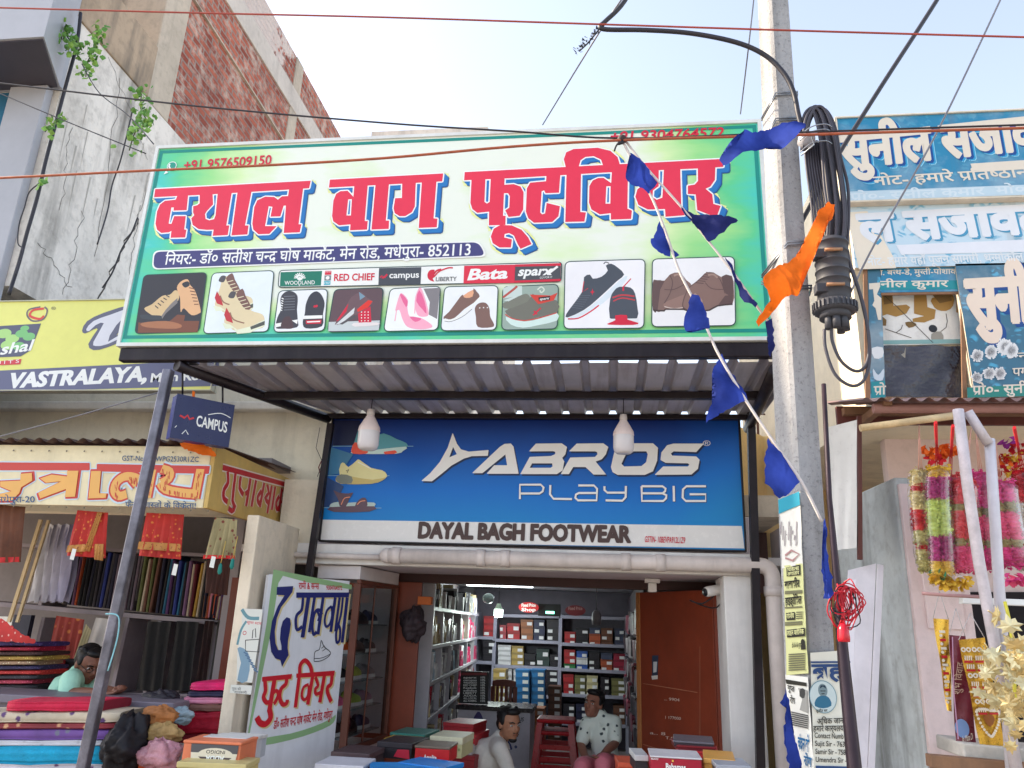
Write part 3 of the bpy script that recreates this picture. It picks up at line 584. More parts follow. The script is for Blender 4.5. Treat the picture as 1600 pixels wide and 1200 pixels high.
BLUE_PL = [[(180, 65), (278, 60), (272, 95), (240, 140), (205, 185), (180, 250), (167, 330), (172, 400), (187, 440), (207, 440), (207, 415), (198, 375), (203, 310), (215, 268), (238, 245), (258, 252), (263, 285), (256, 335), (246, 385), (244, 430), (250, 470), (232, 500), (210, 540), (200, 500), (170, 490), (146, 450), (136, 370), (150, 270), (185, 180), (225, 115), (178, 112)], [(295, 98), (612, 98), (608, 127), (295, 130)]]
RED_ST = [([(168, 600), (134, 802)], .032, 0), ([(108, 620), (112, 680), (100, 720), (118, 752), (152, 742)], .027, 3), ([(152, 700), (176, 682), (188, 705), (172, 745), (160, 760)], .024, 3), ([(134, 790), (142, 842), (112, 880), (78, 872), (60, 838)], .036, 4), ([(238, 600), (233, 642), (205, 670), (196, 720), (212, 762), (236, 758), (242, 735)], .027, 3), ([(312, 600), (289, 782)], .027, 0), ([(316, 590), (318, 532), (346, 502), (376, 532), (388, 578)], .028, 4), ([(368, 645), (338, 662), (327, 712), (342, 736), (364, 712), (370, 650)], .02, 3), ([(393, 590), (362, 765)], .029, 0), ([(408, 600), (424, 650), (408, 672), (412, 702), (444, 690)], .023, 3), ([(463, 585), (434, 752)], .029, 0), ([(508, 575), (502, 640), (482, 660), (480, 692), (502, 748)], .029, 3)]
RED_PL = [[(92, 600), (270, 582), (265, 612), (92, 628)], [(295, 580), (525, 562), (520, 592), (295, 606)]]
A.zoom(385, 900, 3.806)
for m, dx, PL_, ST_ in ((YB, 9, BLUE_PL, BLUE_ST), (YB, 8, RED_PL, RED_ST), (BLU, 0, BLUE_PL, BLUE_ST), (RD2, 0, RED_PL, RED_ST)):
    for P in PL_: A.poly([(x+dx, y+dx) for x, y in P], m)
    for P, w_, sm_ in ST_: A.line([(x+dx, y+dx) for x, y in P], w_, m, sm_)
A.zoom(320, 860, 3.528)
A.text('रामी & सन*स', (516, 212), (628, 214), (516, 180), RD2, .012); A.text('9304764572', (668, 217), (755, 218), (668, 194), RD2, .012)
A.text('डॉ० सतीश चन*द^ घोष माके~ट मेन रोड, मधेपुरा', (375, 985), (700, 925), (380, 940), RD2, .014)
A.line([(600, 610), (605, 560), (630, 545), (640, 495), (655, 530), (690, 560), (680, 585), (640, 608), (600, 612)], .005, BLK, 3); A.line([(602, 596), (645, 592), (688, 572)], .004, BLK, 3); A.line([(640, 540), (660, 525)], .004, BLK); A.line([(645, 555), (668, 540)], .004, BLK)
A.z = None; A.done()
# ---- yellow flex sign of the cloth shop next door
def yellow_ground(): return M((226, 226, 126), .4, .08, 2)
YG, A = board('cloth_shop_sign', 'long yellow flex sign with a grey lettered band above the cloth shop', ((-180, 500), (345, 437), (345, 604), (-180, 618)), 4.78, .08, M((200, 200, 180), .5), yellow_ground(), frame=.008)
A.cur = 'grey_band'; A.poly([(-178, 588), (342, 562), (342, 603), (-178, 617)], INK((96, 98, 130)))
A.cur = 'lettering'; A.text('VASTRALAYA,', (10, 606), (228, 595), (17, 584), WHT, .035); A.text('VASTRALAYA,', (11.5, 606), (229, 595), (18.5, 584), WHT, .035); A.text('Main Road,', (235, 597), (338, 592), (237, 584), WHT, .03)
A.zoom(0, 440, 3.0769)
for m, k in ((INK((96, 98, 120)), 12), (INK((214, 216, 226)), 0)):
    if k: A.poly([(395, 235), (420, 190), (500, 150), (640, 110), (640, 150), (560, 260), (640, 200), (640, 260), (520, 315), (450, 330), (425, 300), (470, 230), (450, 230), (410, 250)], m, 2)
    else: A.poly([(415, 230), (450, 190), (530, 160), (630, 130), (560, 210), (520, 290), (640, 215), (640, 240), (520, 300), (460, 310), (450, 290), (500, 200), (460, 210), (430, 238)], m, 2)
A.poly([(-20, 215), (198, 202), (150, 330), (100, 360), (-20, 365)], INK((84, 86, 110))); GR1 = INK((120, 190, 120)); GR2 = INK((170, 214, 130))
for c, r in (((20, 250), .06), ((60, 275), .055), ((105, 250), .05), ((40, 305), .06), ((90, 310), .05), ((140, 265), .05), ((120, 225), .035)): A.disc(c, r, GR2 if r > .05 else GR1, 20, .62)
A.text('shal', (0, 352), (150, 330), (20, 300), WHT, .02); A.poly([(-20, 385), (104, 372), (98, 398), (-20, 404)], INK((206, 60, 70))); A.text('U I T S', (-20, 400), (92, 390), (-18, 384), WHT)
A.line([(195, 122), (140, 135), (132, 165), (160, 190), (210, 180), (228, 140), (215, 122)], .012, INK((110, 100, 110)), 4); A.line([(212, 130), (160, 138), (145, 165), (190, 180), (212, 165)], .018, INK((214, 70, 60)), 4); A.text('®', (247, 136), (270, 136), (247, 122), GREY)
A.z = None; A.done()
# ---- hand painted tin box sign of the cloth shop (front and side)
CREAM_TIN = M((232, 218, 180), .5, .14, 3, .1, 40, streak=.15); MUSTARD = M((208, 174, 100), .5, .16, 3, .1, 40, streak=.2)
TG = thing('tin_sign', 'old cream and mustard painted tin box sign around the cloth shop awning', 'sign', (-3.2, 4.4, 2.3))
xr = onY(330, 705, 4.4).x; zt, zb = 2.68, 2.30
t = MB(); t.box((-6.6, 4.4, zb), (xr, 4.43, zt), CREAM_TIN); t.build('front_panel', TG, bevel=.003)
t = MB(); t.box((xr+.002, 4.402, zb), (xr+.03, 5.655, zt+.01), MUSTARD); t.build('side_panel', TG, bevel=.003)
t = MB(); rows = []
for (y_, z_) in ((4.33, 2.70), (5.0, 2.735), (5.64, 2.77)): rows.append([(-6.6+i*.0125, y_, z_+.013*math.sin(i*.785)) for i in range(int((xr+6.66)/.0125))])
t.grid(rows, M((84, 60, 60), .6, .3, 6, key='awn')); t.build('corrugated_roof', TG, fix=False)
A = Art(PY(4.4), TG); A.cur = 'front_lettering'; A.zoom(0, 440, 3.0769); RB = INK((196, 58, 50)); OR = INK((226, 170, 90)); BL2 = INK((40, 76, 120)); PB = INK((196, 214, 226))
FT = [[(-60, 872), (430, 875), (430, 905), (-60, 905)], [(0, 960), (105, 955), (105, 920), (165, 915), (168, 955), (110, 990), (100, 1020), (60, 1060), (-30, 1060), (-30, 1030), (60, 1010), (0, 985)], [(190, 945), (250, 925), (330, 935), (330, 905), (390, 905), (372, 1040), (318, 1042), (325, 1000), (190, 1050), (180, 1020), (300, 960), (220, 968)], [(440, 905), (490, 905), (480, 1020), (520, 1022), (515, 1045), (425, 1048)],
      [(470, 882), (1005, 892), (1003, 925), (470, 912)], [(545, 960), (580, 925), (640, 925), (690, 950), (680, 915), (745, 918), (722, 1045), (665, 1045), (680, 985), (640, 960), (605, 980), (625, 1035), (575, 1040), (540, 1000)], [(765, 928), (838, 925), (832, 955), (856, 990), (903, 985), (918, 925), (985, 925), (960, 1015), (1000, 1018), (995, 1042), (890, 1045), (896, 1012), (842, 1022), (798, 1002), (790, 976), (812, 960), (775, 956)]]
FT = FT[:4]+[[(470, 880), (1008, 890), (1003, 922), (470, 910)]]
FS = [[(165+280, 632)], ]
FS = [([(285, 692), (250, 668), (205, 664), (168, 690), (158, 728), (180, 752), (214, 742)], 4), ([(238, 672), (262, 700)], 0), ([(330, 632), (305, 760)], 0), ([(372, 628), (408, 642), (404, 672), (370, 694)], 3), ([(366, 690), (392, 722), (470, 738), (528, 742)], 3), ([(548, 630), (522, 764)], 0)]
for P in FT: A.poly(P, PB, 0, True, .012)
A.zoom(125, 516, 2.902)
for P, q in FS: A.line(P, .098, PB, q)
A.zoom(0, 440, 3.0769)
for P in FT: A.poly(P, RB, 0, True, .004)
A.zoom(125, 516, 2.902)
for P, q in FS: A.line(P, .074, RB, q)
for P, q in FS: A.line(P, .052, OR, q)
rq = random.Random(3)
for i in range(70):                                # brushy strokes left by the sign painter
    P, q = FS[rq.randrange(6)]; k = rq.randrange(len(P)-1); t = rq.random(); x = P[k][0]+(P[k+1][0]-P[k][0])*t+rq.uniform(-9, 9); y = P[k][1]+(P[k+1][1]-P[k][1])*t; A.line([(x, y), (x+rq.uniform(-2, 2), y+rq.uniform(12, 26))], .004, RB)
A.zoom(0, 440, 3.0769)
for P in FT[1:4]:
    xs = [p[0] for p in P]; ys = [p[1] for p in P]; cx, cy = sum(xs)/len(xs), sum(ys)/len(ys)
    A.poly([((x-cx)*.92+cx, (y-cy)*.92+cy) for x, y in P], OR, 0)
A.text('GST-No-10BWPG2530R1ZC', (590, 862), (958, 868), (592, 838), BL2, .008); A.text('मधेपुरा-20', (-10, 1062), (172, 1062), (-10, 1036), BL2, .012); A.text('फैन*सी वस*त^ों के विक^ेता!', (605, 1084), (945, 1092), (606, 1060), BL2, .012)
for x in range(-100, 1030, 85): A.disc((x, 812+x*.012), .006, INK((120, 110, 90)), 8); A.disc((x, 1078+x*.025), .006, INK((120, 110, 90)), 8)
A.z = None; A.done()
A = Art(PX(xr+.03), TG); A.cur = 'side_lettering'; A.zoom(0, 440, 3.0769); WP = INK((224, 206, 196))
A.zoom(125, 516, 2.902); RS = INK((186, 34, 44))
GS = [([(646, 622), (942, 702)], 0), ([(668, 640), (670, 690), (652, 722), (650, 760), (668, 778)], 3), ([(704, 650), (690, 772), (702, 800), (688, 820), (672, 806)], 2), ([(728, 662), (722, 715), (740, 745)], 2), ([(772, 672), (752, 798)], 0), ([(748, 742), (762, 730)], 0), ([(797, 680), (776, 800)], 0), ([(822, 728), (804, 758), (810, 785), (822, 768)], 3), ([(834, 692), (814, 802)], 0), ([(848, 700), (854, 738), (838, 760), (852, 782)], 2), ([(868, 704), (848, 830)], 0), ([(884, 708), (868, 815)], 0), ([(902, 752), (888, 780), (892, 812), (904, 796)], 3), ([(914, 716), (900, 822)], 0), ([(920, 720), (926, 756), (914, 778), (928, 792)], 2), ([(942, 724), (926, 826)], 0)]
for P, q in GS: A.line(P, .052, WP, q)
for P, q in GS: A.line(P, .034, RS, q)
A.z = None; A.done()
# ================================================================== SETTING AND BUILDINGS
def plaster(rgb, grime=.5, key=''):
    k = ('plaster', rgb, grime, key)
    if k in MATS: return MATS[k]
    m, N = newmat('weathered_plaster', .85, 0, .2); c = lin(rgb)
    a = N.noise(1.6, 8, rough=.7); b = N.noise(14, 6); s = N.noise(1, 6, N.map((3.2, 3.2, .45)))
    o = N.mix(N.ramp(a, [(.42, 0.), (.75, grime*.8)]), c, tuple(x*.42 for x in c))
    o = N.mix(N.ramp(s, [(.52, 0.), (.74, grime)]), o, (.10, .095, .085))
    o = N.mix(N.ramp(b, [(.3, .35*grime), (.5, 0.)]), o, (.16, .14, .12))
    N.col(o); N.bump(N.math('ADD', N.noise(40, 5), N.math('MULTIPLY', a, .6)), .35, .012); MATS[k] = m; return m
def brick_mat():
    m, N = newmat('brick_courses', .9, 0, .2)
    v = N.sep(N.obj()); cb = N.n('CombineXYZ'); N.l(v[1], cb.inputs[0]); N.l(v[2], cb.inputs[1])
    wv = N.n('VectorMath'); wv.operation = 'ADD'; N.l(cb.outputs[0], wv.inputs[0])
    nz = N.n('TexNoise'); nz.inputs['Scale'].default_value = 2.2; N.l(N.obj(), nz.inputs['Vector'])
    sc = N.n('VectorMath'); sc.operation = 'SCALE'; sc.inputs[3].default_value = .035; N.l(nz.outputs[1], sc.inputs[0]); N.l(sc.outputs[0], wv.inputs[1])
    br = N.n('TexBrick'); br.offset = .5; br.inputs['Scale'].default_value = 1
    for k_, x in (('Brick Width', .235), ('Row Height', .086), ('Mortar Size', .015), ('Mortar Smooth', .3), ('Bias', -.15)): br.inputs[k_].default_value = x
    br.inputs['Color1'].default_value = (*lin((184, 104, 84)), 1); br.inputs['Color2'].default_value = (*lin((128, 62, 52)), 1); br.inputs['Mortar'].default_value = (*lin((150, 132, 124)), 1)
    N.l(wv.outputs[0], br.inputs['Vector'])
    n = N.noise(7, 6); o = N.mix(N.ramp(n, [(.47, 0.), (.66, .75)]), br.outputs[0], lin((206, 186, 172)))
    o = N.mix(N.ramp(N.noise(.9, 5), [(.45, 0.), (.7, .45)]), o, lin((110, 64, 58)))
    zz = N.math('ADD', N.math('MULTIPLY', N.math('SUBTRACT', 8.75, v[1]), .35), N.math('MULTIPLY', N.math('SUBTRACT', n, .5), .9))
    lim = N.math('MULTIPLY', N.ramp(zz, [(.0, 0.), (.08, .8)]), N.math('GREATER_THAN', v[2], 9.1))
    o = N.mix(lim, o, lin((214, 204, 198)))
    N.col(o); N.bump(N.math('SUBTRACT', N.math('MULTIPLY', n, .5), br.outputs[1]), .8, .03); return m
def concrete(rgb=(176, 176, 178), key=''):
    k = ('concrete', rgb, key)
    if k in MATS: return MATS[k]
    m, N = newmat('cast_concrete', .88, 0, .2); c = lin(rgb)
    a = N.noise(3, 7, rough=.7); b = N.noise(60, 6, rough=.8); s = N.noise(1, 5, N.map((10, 10, .8)))
    o = N.mix(N.ramp(a, [(.35, 0.), (.7, .6)]), c, tuple(x*.62 for x in c)); o = N.mix(N.ramp(b, [(.54, 0.), (.64, .75)]), o, tuple(x*.4 for x in c))
    o = N.mix(N.ramp(b, [(.3, .45), (.42, 0.)]), o, tuple(min(.8, x*1.5) for x in c)); o = N.mix(N.ramp(s, [(.5, 0.), (.75, .5)]), o, (.09, .085, .08))
    N.col(o); N.bump(b, .8, .01); MATS[k] = m; return m
def tin(rgb, rust=.3, key=''):
    k = ('tin', rgb, rust, key)
    if k in MATS: return MATS[k]
    m, N = newmat('old_tin', .5, .35, .4); c = lin(rgb); a = N.noise(2.4, 7); s = N.noise(1, 6, N.map((16, 1.2, 16)))
    o = N.mix(N.ramp(a, [(.4, 0.), (.7, .6)]), c, tuple(x*.55 for x in c)); o = N.mix(N.ramp(s, [(.5, 0.), (.7, rust)]), o, (.10, .05, .03)); N.col(o)
    N.l(N.math('ADD', N.math('MULTIPLY', a, .4), .3), N.b.inputs['Roughness']); N.bump(a, .15, .01); MATS[k] = m; return m
# ground: one dusty sheet, a tarred road behind the viewer's feet
g, N = newmat('dusty_ground', .95, 0, .1)
N.col(N.mix(N.ramp(N.noise(1.2, 8), [(.35, 0.), (.7, 1.)]), lin((186, 174, 156)), lin((150, 138, 124)))); N.bump(N.noise(9, 8), .5, .03)
b = MB(); b.face([(-300, -300, 0), (300, -300, 0), (300, 300, 0), (-300, 300, 0)], g); tag(b.build('ground', fix=False), kind='structure')
rd, N = newmat('dusty_roadway', .92, 0, .2); N.col(N.mix(N.ramp(N.noise(30, 8), [(.4, 0.), (.6, 1.)]), (.20, .19, .175), (.30, .285, .26))); N.bump(N.noise(160, 4), .5, .01)
b = MB(); b.face([(-300, -9, .004), (300, -9, .004), (300, 2.2, .004), (-300, 2.2, .004)], rd); tag(b.build('road', fix=False), kind='structure')
# ---- left: grey clad building with glass front and white plaster flank
XF = -4.6
B1 = thing('office_building', 'grey clad building with a blue glass front and stained white plaster flank at upper left', 'building', (-7, 6, 0))
WPL = plaster((228, 222, 214), .8)
b = MB(); b.box((-10, 4.94, 4.06), (XF, 6.02, 6.6), WPL); b.box((-10, 6.021, 4.06), (XF, 14, 6.58), WPL); b.build('plaster_flank', B1)
MOSS = plaster((178, 158, 136), 1.0)
b = MB(); b.box((-5.0, 4.9, 6.602), (XF+.02, 5.98, 7.2), MOSS); b.build('parapet', B1, bevel=.01)
ACP = M((172, 174, 182), .45, .1, 1.5, key='acp'); SOF = M((70, 66, 76), .6, .15, 2)
fz = onY(20, 60, 4.35).z
fx0 = onY(68, 58, 4.35).x; fx1 = onY(103, 96, 4.9).x
b = MB(); z1 = 10.3
b.prism([(-18, 4.35, fz), (fx0, 4.35, fz), (fx1, 4.9, fz), (fx1, 4.938, fz), (-18, 4.938, fz)], (0, 0, z1-fz), ACP); o = b.build('fascia_and_sun_block', B1)  # real fascia below; unseen height and left reach added to shade the pole
b = MB(); b.prism([(-9.9, 4.37, fz-.012), (fx0-.02, 4.37, fz-.012), (fx1-.02, 4.9, fz-.012), (-9.9, 4.9, fz-.012)], (0, 0, .01), SOF); b.build('soffit', B1)
glm, N = newmat('tinted_glass', .06, 0, .8); N.col(N.mix(N.ramp(N.noise(.35, 2), [(.4, 0.), (.6, 1.)]), lin((70, 140, 180)), lin((40, 84, 110))))
b = MB(); b.box((-9.9, 4.93, 3), (-5.02, 4.936, fz-.015), glm); b.build('glass_front', B1, fix=False)
b = MB(); b.box((-5.0, 4.86, 2), (-4.66, 4.939, fz-.015), ACP); b.build('corner_pilaster', B1, bevel=.006)
b = MB()
for z in (3.4, 4.35): b.box((-9.9, 4.915, z), (-5.01, 4.934, z+.04), ACP)
b.box((-6.6, 4.915, 2.9), (-6.56, 4.929, fz-.02), ACP); b.build('mullion', B1)
A = Art(PX(XF), B1, base=.002); A.cur = 'cracks_and_drips'; CRK = INK((70, 66, 62), .9); DRP = INK((176, 172, 164), .95); rq = random.Random(17)
for x0, y0, x1, y1, w_ in ((216, 340, 150, 470, .016), (190, 120, 150, 400, .005), (110, 200, 95, 330, .004), (230, 270, 200, 430, .006), (170, 90, 230, 250, .004), (130, 330, 100, 460, .005), (60, 380, 110, 450, .005)):
    P = [(x0+(x1-x0)*t/14+rq.uniform(-4, 4), y0+(y1-y0)*t/14+rq.uniform(-2, 2)) for t in range(15)]; A.line(P, w_, CRK)
for i in range(16):
    x = rq.uniform(95, 235); y = rq.uniform(110, 330); l_ = rq.uniform(25, 90); A.poly([(x, y), (x+rq.uniform(1, 3), y), (x-l_*.2, y+l_)], DRP)
A.done()
# ---- brick tower behind it
BRK = brick_mat(); CEM = plaster((196, 184, 168), .7, 'col')
B2 = thing('brick_building', 'tall unplastered red brick building with concrete column and beam behind the white flank', 'building', (-7, 9, 0))
b = MB(); b.box((-9, 6.38, 6.57), (XF-.03, 16, 8.79), BRK); b.build('brick_wall', B2)
b = MB(); b.box((-9, 6.38, 9.131), (XF-.03, 12.6, 9.66), BRK); b.build('upper_brick_wall', B2)
b = MB(); b.box((-5.3, 5.985, 6.59), (XF+.0, 6.38, 10.4), CEM); b.build('corner_column', B2, bevel=.012)
b = MB(); b.box((-9, 6.38, 8.791), (XF-.005, 16, 9.13), plaster((206, 198, 190), .5, 'beam')); b.build('beam', B2, bevel=.01)
b = MB()
for y in (9.0, 10.75): b.box((-5.2, y, 6.58), (XF-.012, y+.26, 8.79), CEM); b.build('pillar', B2, bevel=.01); b = MB()
b.box((-5.2, 9.0, 9.131), (XF-.012, 9.26, 9.66), CEM); b.build('pillar', B2, bevel=.01)
b = MB(); b.beam((XF-.025, 6.4, 8.25), (XF-.025, 16, 7.9), .05, .02, CEM); b.build('conduit_streak', B2)
# ---- cloth shop shell
CW = plaster((230, 222, 202), .3, 'cream'); INW = M((140, 134, 138), .7, .2, 2)
SX = -2.47
B3 = thing('cloth_shop', 'cream plastered cloth shop with an open front under the tin sign', 'building', (-4.6, 5.4, 0))
b = MB()
b.box((-8.5, 5.66, 2.42), (-2.1, 5.8, 3.98), CW); b.box((-8.5, 5.81, 3.95), (-2.4, 9, 4.05), CW); b.box((-2.393, 5.405, 2.16), (-2.1, 5.658, 2.66), CW)
b.build('front_wall', B3)
b = MB(); b.box((-2.46, 5.81, 2.42), (-2.28, 9, 3.94), CW); b.build('side_wall', B3)
b = MB(); b.box((-2.098, 5.44, 2.2), (-1.93, 5.7, 3.06), plaster((190, 186, 182), 1.0, 'grime')); b.build('stained_pilaster', B3, bevel=.01)
A = Art(PY(5.44), B3); A.cur = 'pilaster_cracks'; A.line([(512, 690), (506, 712), (498, 730), (502, 748), (488, 770), (484, 790)], .009, INK((110, 50, 50), .9)); A.line([(500, 668), (494, 700), (504, 722), (496, 745)], .005, INK((70, 66, 70), .9)); A.done()
b = MB(); b.box((-8.5, 7.4, 0), (-2.5, 7.5, 3.9), INW); b.build('back_wall', B3)
b = MB(); b.box((-8.5, 5.31, 2.75), (-2.47, 7.39, 2.8), INW); b.build('ceiling', B3)
b = MB(); b.box((-8.5, 5.56, 3.24), (-2.12, 5.658, 3.31), plaster((236, 230, 218), .35, 'ledge')); b.build('ledge', B3, bevel=.012)
# splayed pier with posters between the two shops
PIER = plaster((234, 220, 198), .4, 'pier')
pg = thing('shop_pier', 'cream plastered pier with torn wall posters left of the painted board', 'wall', (-2.3, 4.9, 0))
b = MB(); pl0 = onY(372, 1000, 4.6).x
b.prism([(pl0-.05, 4.6, 0), (-2.175, 4.6, 0), (-2.19, 5.3, 0), (pl0-.05, 5.3, 0)], (0, 0, 2.29), PIER); b.build('pier', pg, bevel=.008)
A = Art(PY(4.6), pg); A.cur = 'wall_poster'
A.zoom(320, 860, 3.528); PP = INK((214, 214, 206), .7)
A.poly([(205, 320), (320, 325), (300, 480), (262, 730), (175, 722), (180, 560), (205, 400)], PP); A.poly([(145, 740), (262, 745), (255, 795), (138, 785)], PP)
TL = INK((96, 140, 150)); A.line([(205, 325), (240, 370), (300, 375)], .02, TL, 4); A.line([(230, 390), (200, 440), (180, 520)], .014, TL, 4); A.poly([(180, 540), (215, 540), (250, 590), (235, 720), (180, 715), (200, 620)], INK((120, 150, 170)), 2); A.line([(225, 495), (300, 490), (300, 560), (225, 555), (225, 495)], .005, BLK); A.line([(262, 485), (266, 440), (280, 430), (282, 480)], .005, BLK); A.disc((220, 455), .012, INK((190, 60, 70))); A.disc((220, 455), .008, PP)
A.text('सुपर स*टार', (232, 402), (312, 410), (234, 390), RED, .01); A.text('पूर*व की', (150, 768), (200, 772), (150, 755), BLK); A.text('जानकारी', (160, 785), (232, 790), (160, 774), BLK)
for i in range(7): A.line([(215+i*9, 560+i*16), (240+i*9, 575+i*16)], .008, INK((80, 110, 140)))
A.z = None; A.done()
# ---- footwear shop shell
MAUVE = M((222, 212, 218), .75, .12, 2); WPT = M((232, 228, 224), .55, .1, 2.5, .12, 40, streak=.12); BRD = M((134, 58, 36), .38, .2, 3, key='door', streak=.1); HDR = M((60, 26, 24), .5, .2, 4)
B4 = thing('footwear_shop', 'white fronted footwear shop open to the street below the blue fascia', 'building', (-.4, 5.6, 0))
zs = 2.05; Xl, Xr = -1.50, .72
b = MB(); b.box((-2.44, 5.3, zs), (.955, 5.42, 2.19), WPT); b.box((-2.2, 5.421, zs+.004), (.955, 6.2, 2.45), MAUVE); b.build('lintel', B4, bevel=.006)
b = MB(); b.box((.735, 5.302, 0), (.955, 5.7, zs-.001), WPT); b.build('right_pillar', B4, bevel=.008)
b = MB(); b.box((-1.7, 6.2, 1.985), (1.2, 6.3, 2.44), HDR); b.build('header', B4)
GRW = M((176, 170, 176), .7, .15, 2)
b = MB(); b.box((-3.2, 12.2, 0), (1.6, 12.3, 2.6), GRW); b.box((-3.2, 6.3, 0), (-3.1, 12.2, 2.6), GRW); b.box((1.5, 6.3, 0), (1.6, 12.2, 2.6), GRW); b.box((-3.1, 6.21, 0), (-1.62, 6.3, 1.98), BRD)
b.build('inner_wall', B4)
b = MB(); b.box((-3.1, 6.3, 2.2), (1.5, 12.2, 2.26), M((226, 226, 230), .6, .06)); b.build('ceiling', B4)
b = MB(); b.box((-3.1, 5.35, .02), (1.5, 12.2, .06), M((150, 140, 136), .4, .2)); b.build('floor', B4)
b = MB(); b.box((-1.9, 5.426, 2.454), (1.2, 12.2, 2.6), CEM); b.build('roof_slab', B4)
# ---- right shop shell
PINK = plaster((236, 216, 214), .35, 'pink'); CREAMY = plaster((238, 226, 200), .25, 'cr2')
B5 = thing('decoration_shop', 'pink and cream decoration shop behind the garlands at right', 'building', (3, 5.5, 0))
b = MB(); b.box((1.545, 4.72, 3.02), (6, 9, 4.98), CREAMY); b.build('upper_storey', B5)
b = MB(); b.box((1.9, 5.5, 0), (6, 5.6, 3.02), PINK); b.build('back_wall', B5)
SLATE = plaster((206, 212, 212), .85, 'slate')
b = MB(); xp = onY(1402, 800, 4.4).x; b.prism([(xp, 4.4, 0), (xp+.16, 4.4, 0), (xp+.2, 5.49, 0), (xp-.06, 5.49, 0)], (0, 0, 2.54), SLATE); b.build('pier', B5, bevel=.01)
b = MB(); b.box((xp+.012, 4.36, 0), (xp+.30, 4.398, 2.5), PINK); b.box((xp+.07, 4.345, 1.75), (xp+.25, 4.359, 2.36), PINK); b.build('pier_face', B5, bevel=.005)
# far shed and rough wall in the gap behind the pole
YEL = plaster((226, 196, 140), .4, 'yel')
B6 = thing('rough_wall', 'unfinished ochre wall with bare reinforcing rods in the gap behind the pole', 'wall', (1.9, 8, 0))
b = MB(); b.prism([(1.05, 7.0, 0), (1.5, 7.6, 0), (3.3, 7.6, 0), (3.3, 7.8, 0), (1.0, 7.8, 0)], (0, 0, 3.55), YEL); b.build('wall', B6, bevel=.02)
RUST = M((110, 74, 60), .8, .3)
for i in range(9):
    b = MB(); x = 1.35+i*.11; y = 7.65+.02*(i % 3); b.tube([(x, y, 3.4), (x+.01*random.uniform(-1, 1), y, 4.0+.25*random.random())], .012, RUST, 6); b.tube([(x-.12, y+.02, 3.75+.05*i), (x+.14, y+.02, 3.74+.05*i)], .008, RUST, 6); b.build('rebar', B6)
b = MB(); b.box((.93, 5.6, 0), (1.0, 9, 2.3), plaster((206, 196, 190), .7, 'gap')); b.build('side_wall', B6)
# distant roof edge peeping over the big sign
b = MB(); q = onY(580, 212, 14); b.box((q.x, 14, 3), (q.x+2.6, 20, q.z+.1), plaster((216, 208, 196), .4, 'far')); tag(b.build('far_house'), 'pale flat roof edge barely showing above the big green sign', 'building')
# ================================================================== CANOPY, PIPES, POLE, CABLES
GALV = tin((178, 174, 182), .35); BLKP = M((38, 30, 36), .4, .35, 7, .1, 50, .4, streak=.25); PVC = M((216, 204, 198), .45, .16, 3, .05, 30, streak=.16)
CN = thing('tin_canopy', 'corrugated tin canopy on black pipes between the green sign and the blue fascia', 'canopy', (-1, 4.7, 3.1))
b = MB(); rows = []; x = -2.92; prof = []
while x < .93:
    for dx, dz in ((0, 0), (.105, 0), (.118, .03), (.152, .03), (.165, 0)): prof.append((x+dx, dz))
    x += .1651
for y in (4.16, 4.6, 5.0, 5.275): rows.append([(max(px_, -2.57+(y-4.12)*.5), y, 3.13-(y-4.16)*.004+dz+.003*math.sin(px_*7+y*5)) for px_, dz in prof])
b.grid(rows, GALV, False); b.build('tin_sheet', CN, fix=False)
b = MB(); b.box((-2.98, 4.105, 3.145), (.9, 4.16, 3.228), BLKP); b.build('front_beam', CN, bevel=.006)
b = MB(); b.box((-2.32, 4.68, 3.075), (.92, 4.73, 3.122), BLKP); b.build('purlin', CN, bevel=.005)
b = MB(); b.box((-2.1, 5.21, 3.083), (.93, 5.25, 3.118), BLKP); b.build('purlin', CN, bevel=.005)
for sgn in (0, 1):
    b = MB(); p0, p1 = ((-2.60, 4.12, 3.118), (-2.05, 5.25, 3.085)) if not sgn else ((.90, 4.13, 3.08), (.955, 5.35, 3.05))
    b.tube([p0, p1], .035, BLKP, 12); b.build('side_pipe', CN)
SILV = M((122, 120, 132), .35, .5, 8, .1, 30, .6, streak=.3)
p0, p1 = onY(264, 578, 4.05), onY(134, 1180, 4.05); d = (p1-p0); p2 = p0+d*(p0.z/(p0.z-p1.z))
b = MB(); b.tube([p0, p2], .038, SILV, 4, sm=False); b.build('post', CN, bevel=.008)
b = MB(); pz = onY(188, 960, 4.0); b.tube(cr([pz+Vec((-.05, -.05, .0)), pz+Vec((.03, -.06, -.01)), pz+Vec((.04, -.05, -.12)), pz+Vec((.02, -.05, -.28))], 4), .004, M((140, 200, 210), .7), 5); tag(b.build('twine'), 'pale blue twine knotted round the leaning steel post', 'twine')
b = MB(); p0, p1 = onY(517, 662, 5.2), onY(483, 895, 5.2); p2 = p0+(p1-p0)*(p0.z/(p0.z-p1.z)); b.tube([p0, p2], .03, BLKP, 4, sm=False); b.build('post', CN)
b = MB(); p0, p1 = onY(1173, 640, 5.22), onY(1188, 1190, 5.22); p2 = p0+(p1-p0)*(p0.z/(p0.z-p1.z)); b.tube([p0, p2], .036, BLKP, 4, sm=False); b.build('post', CN)
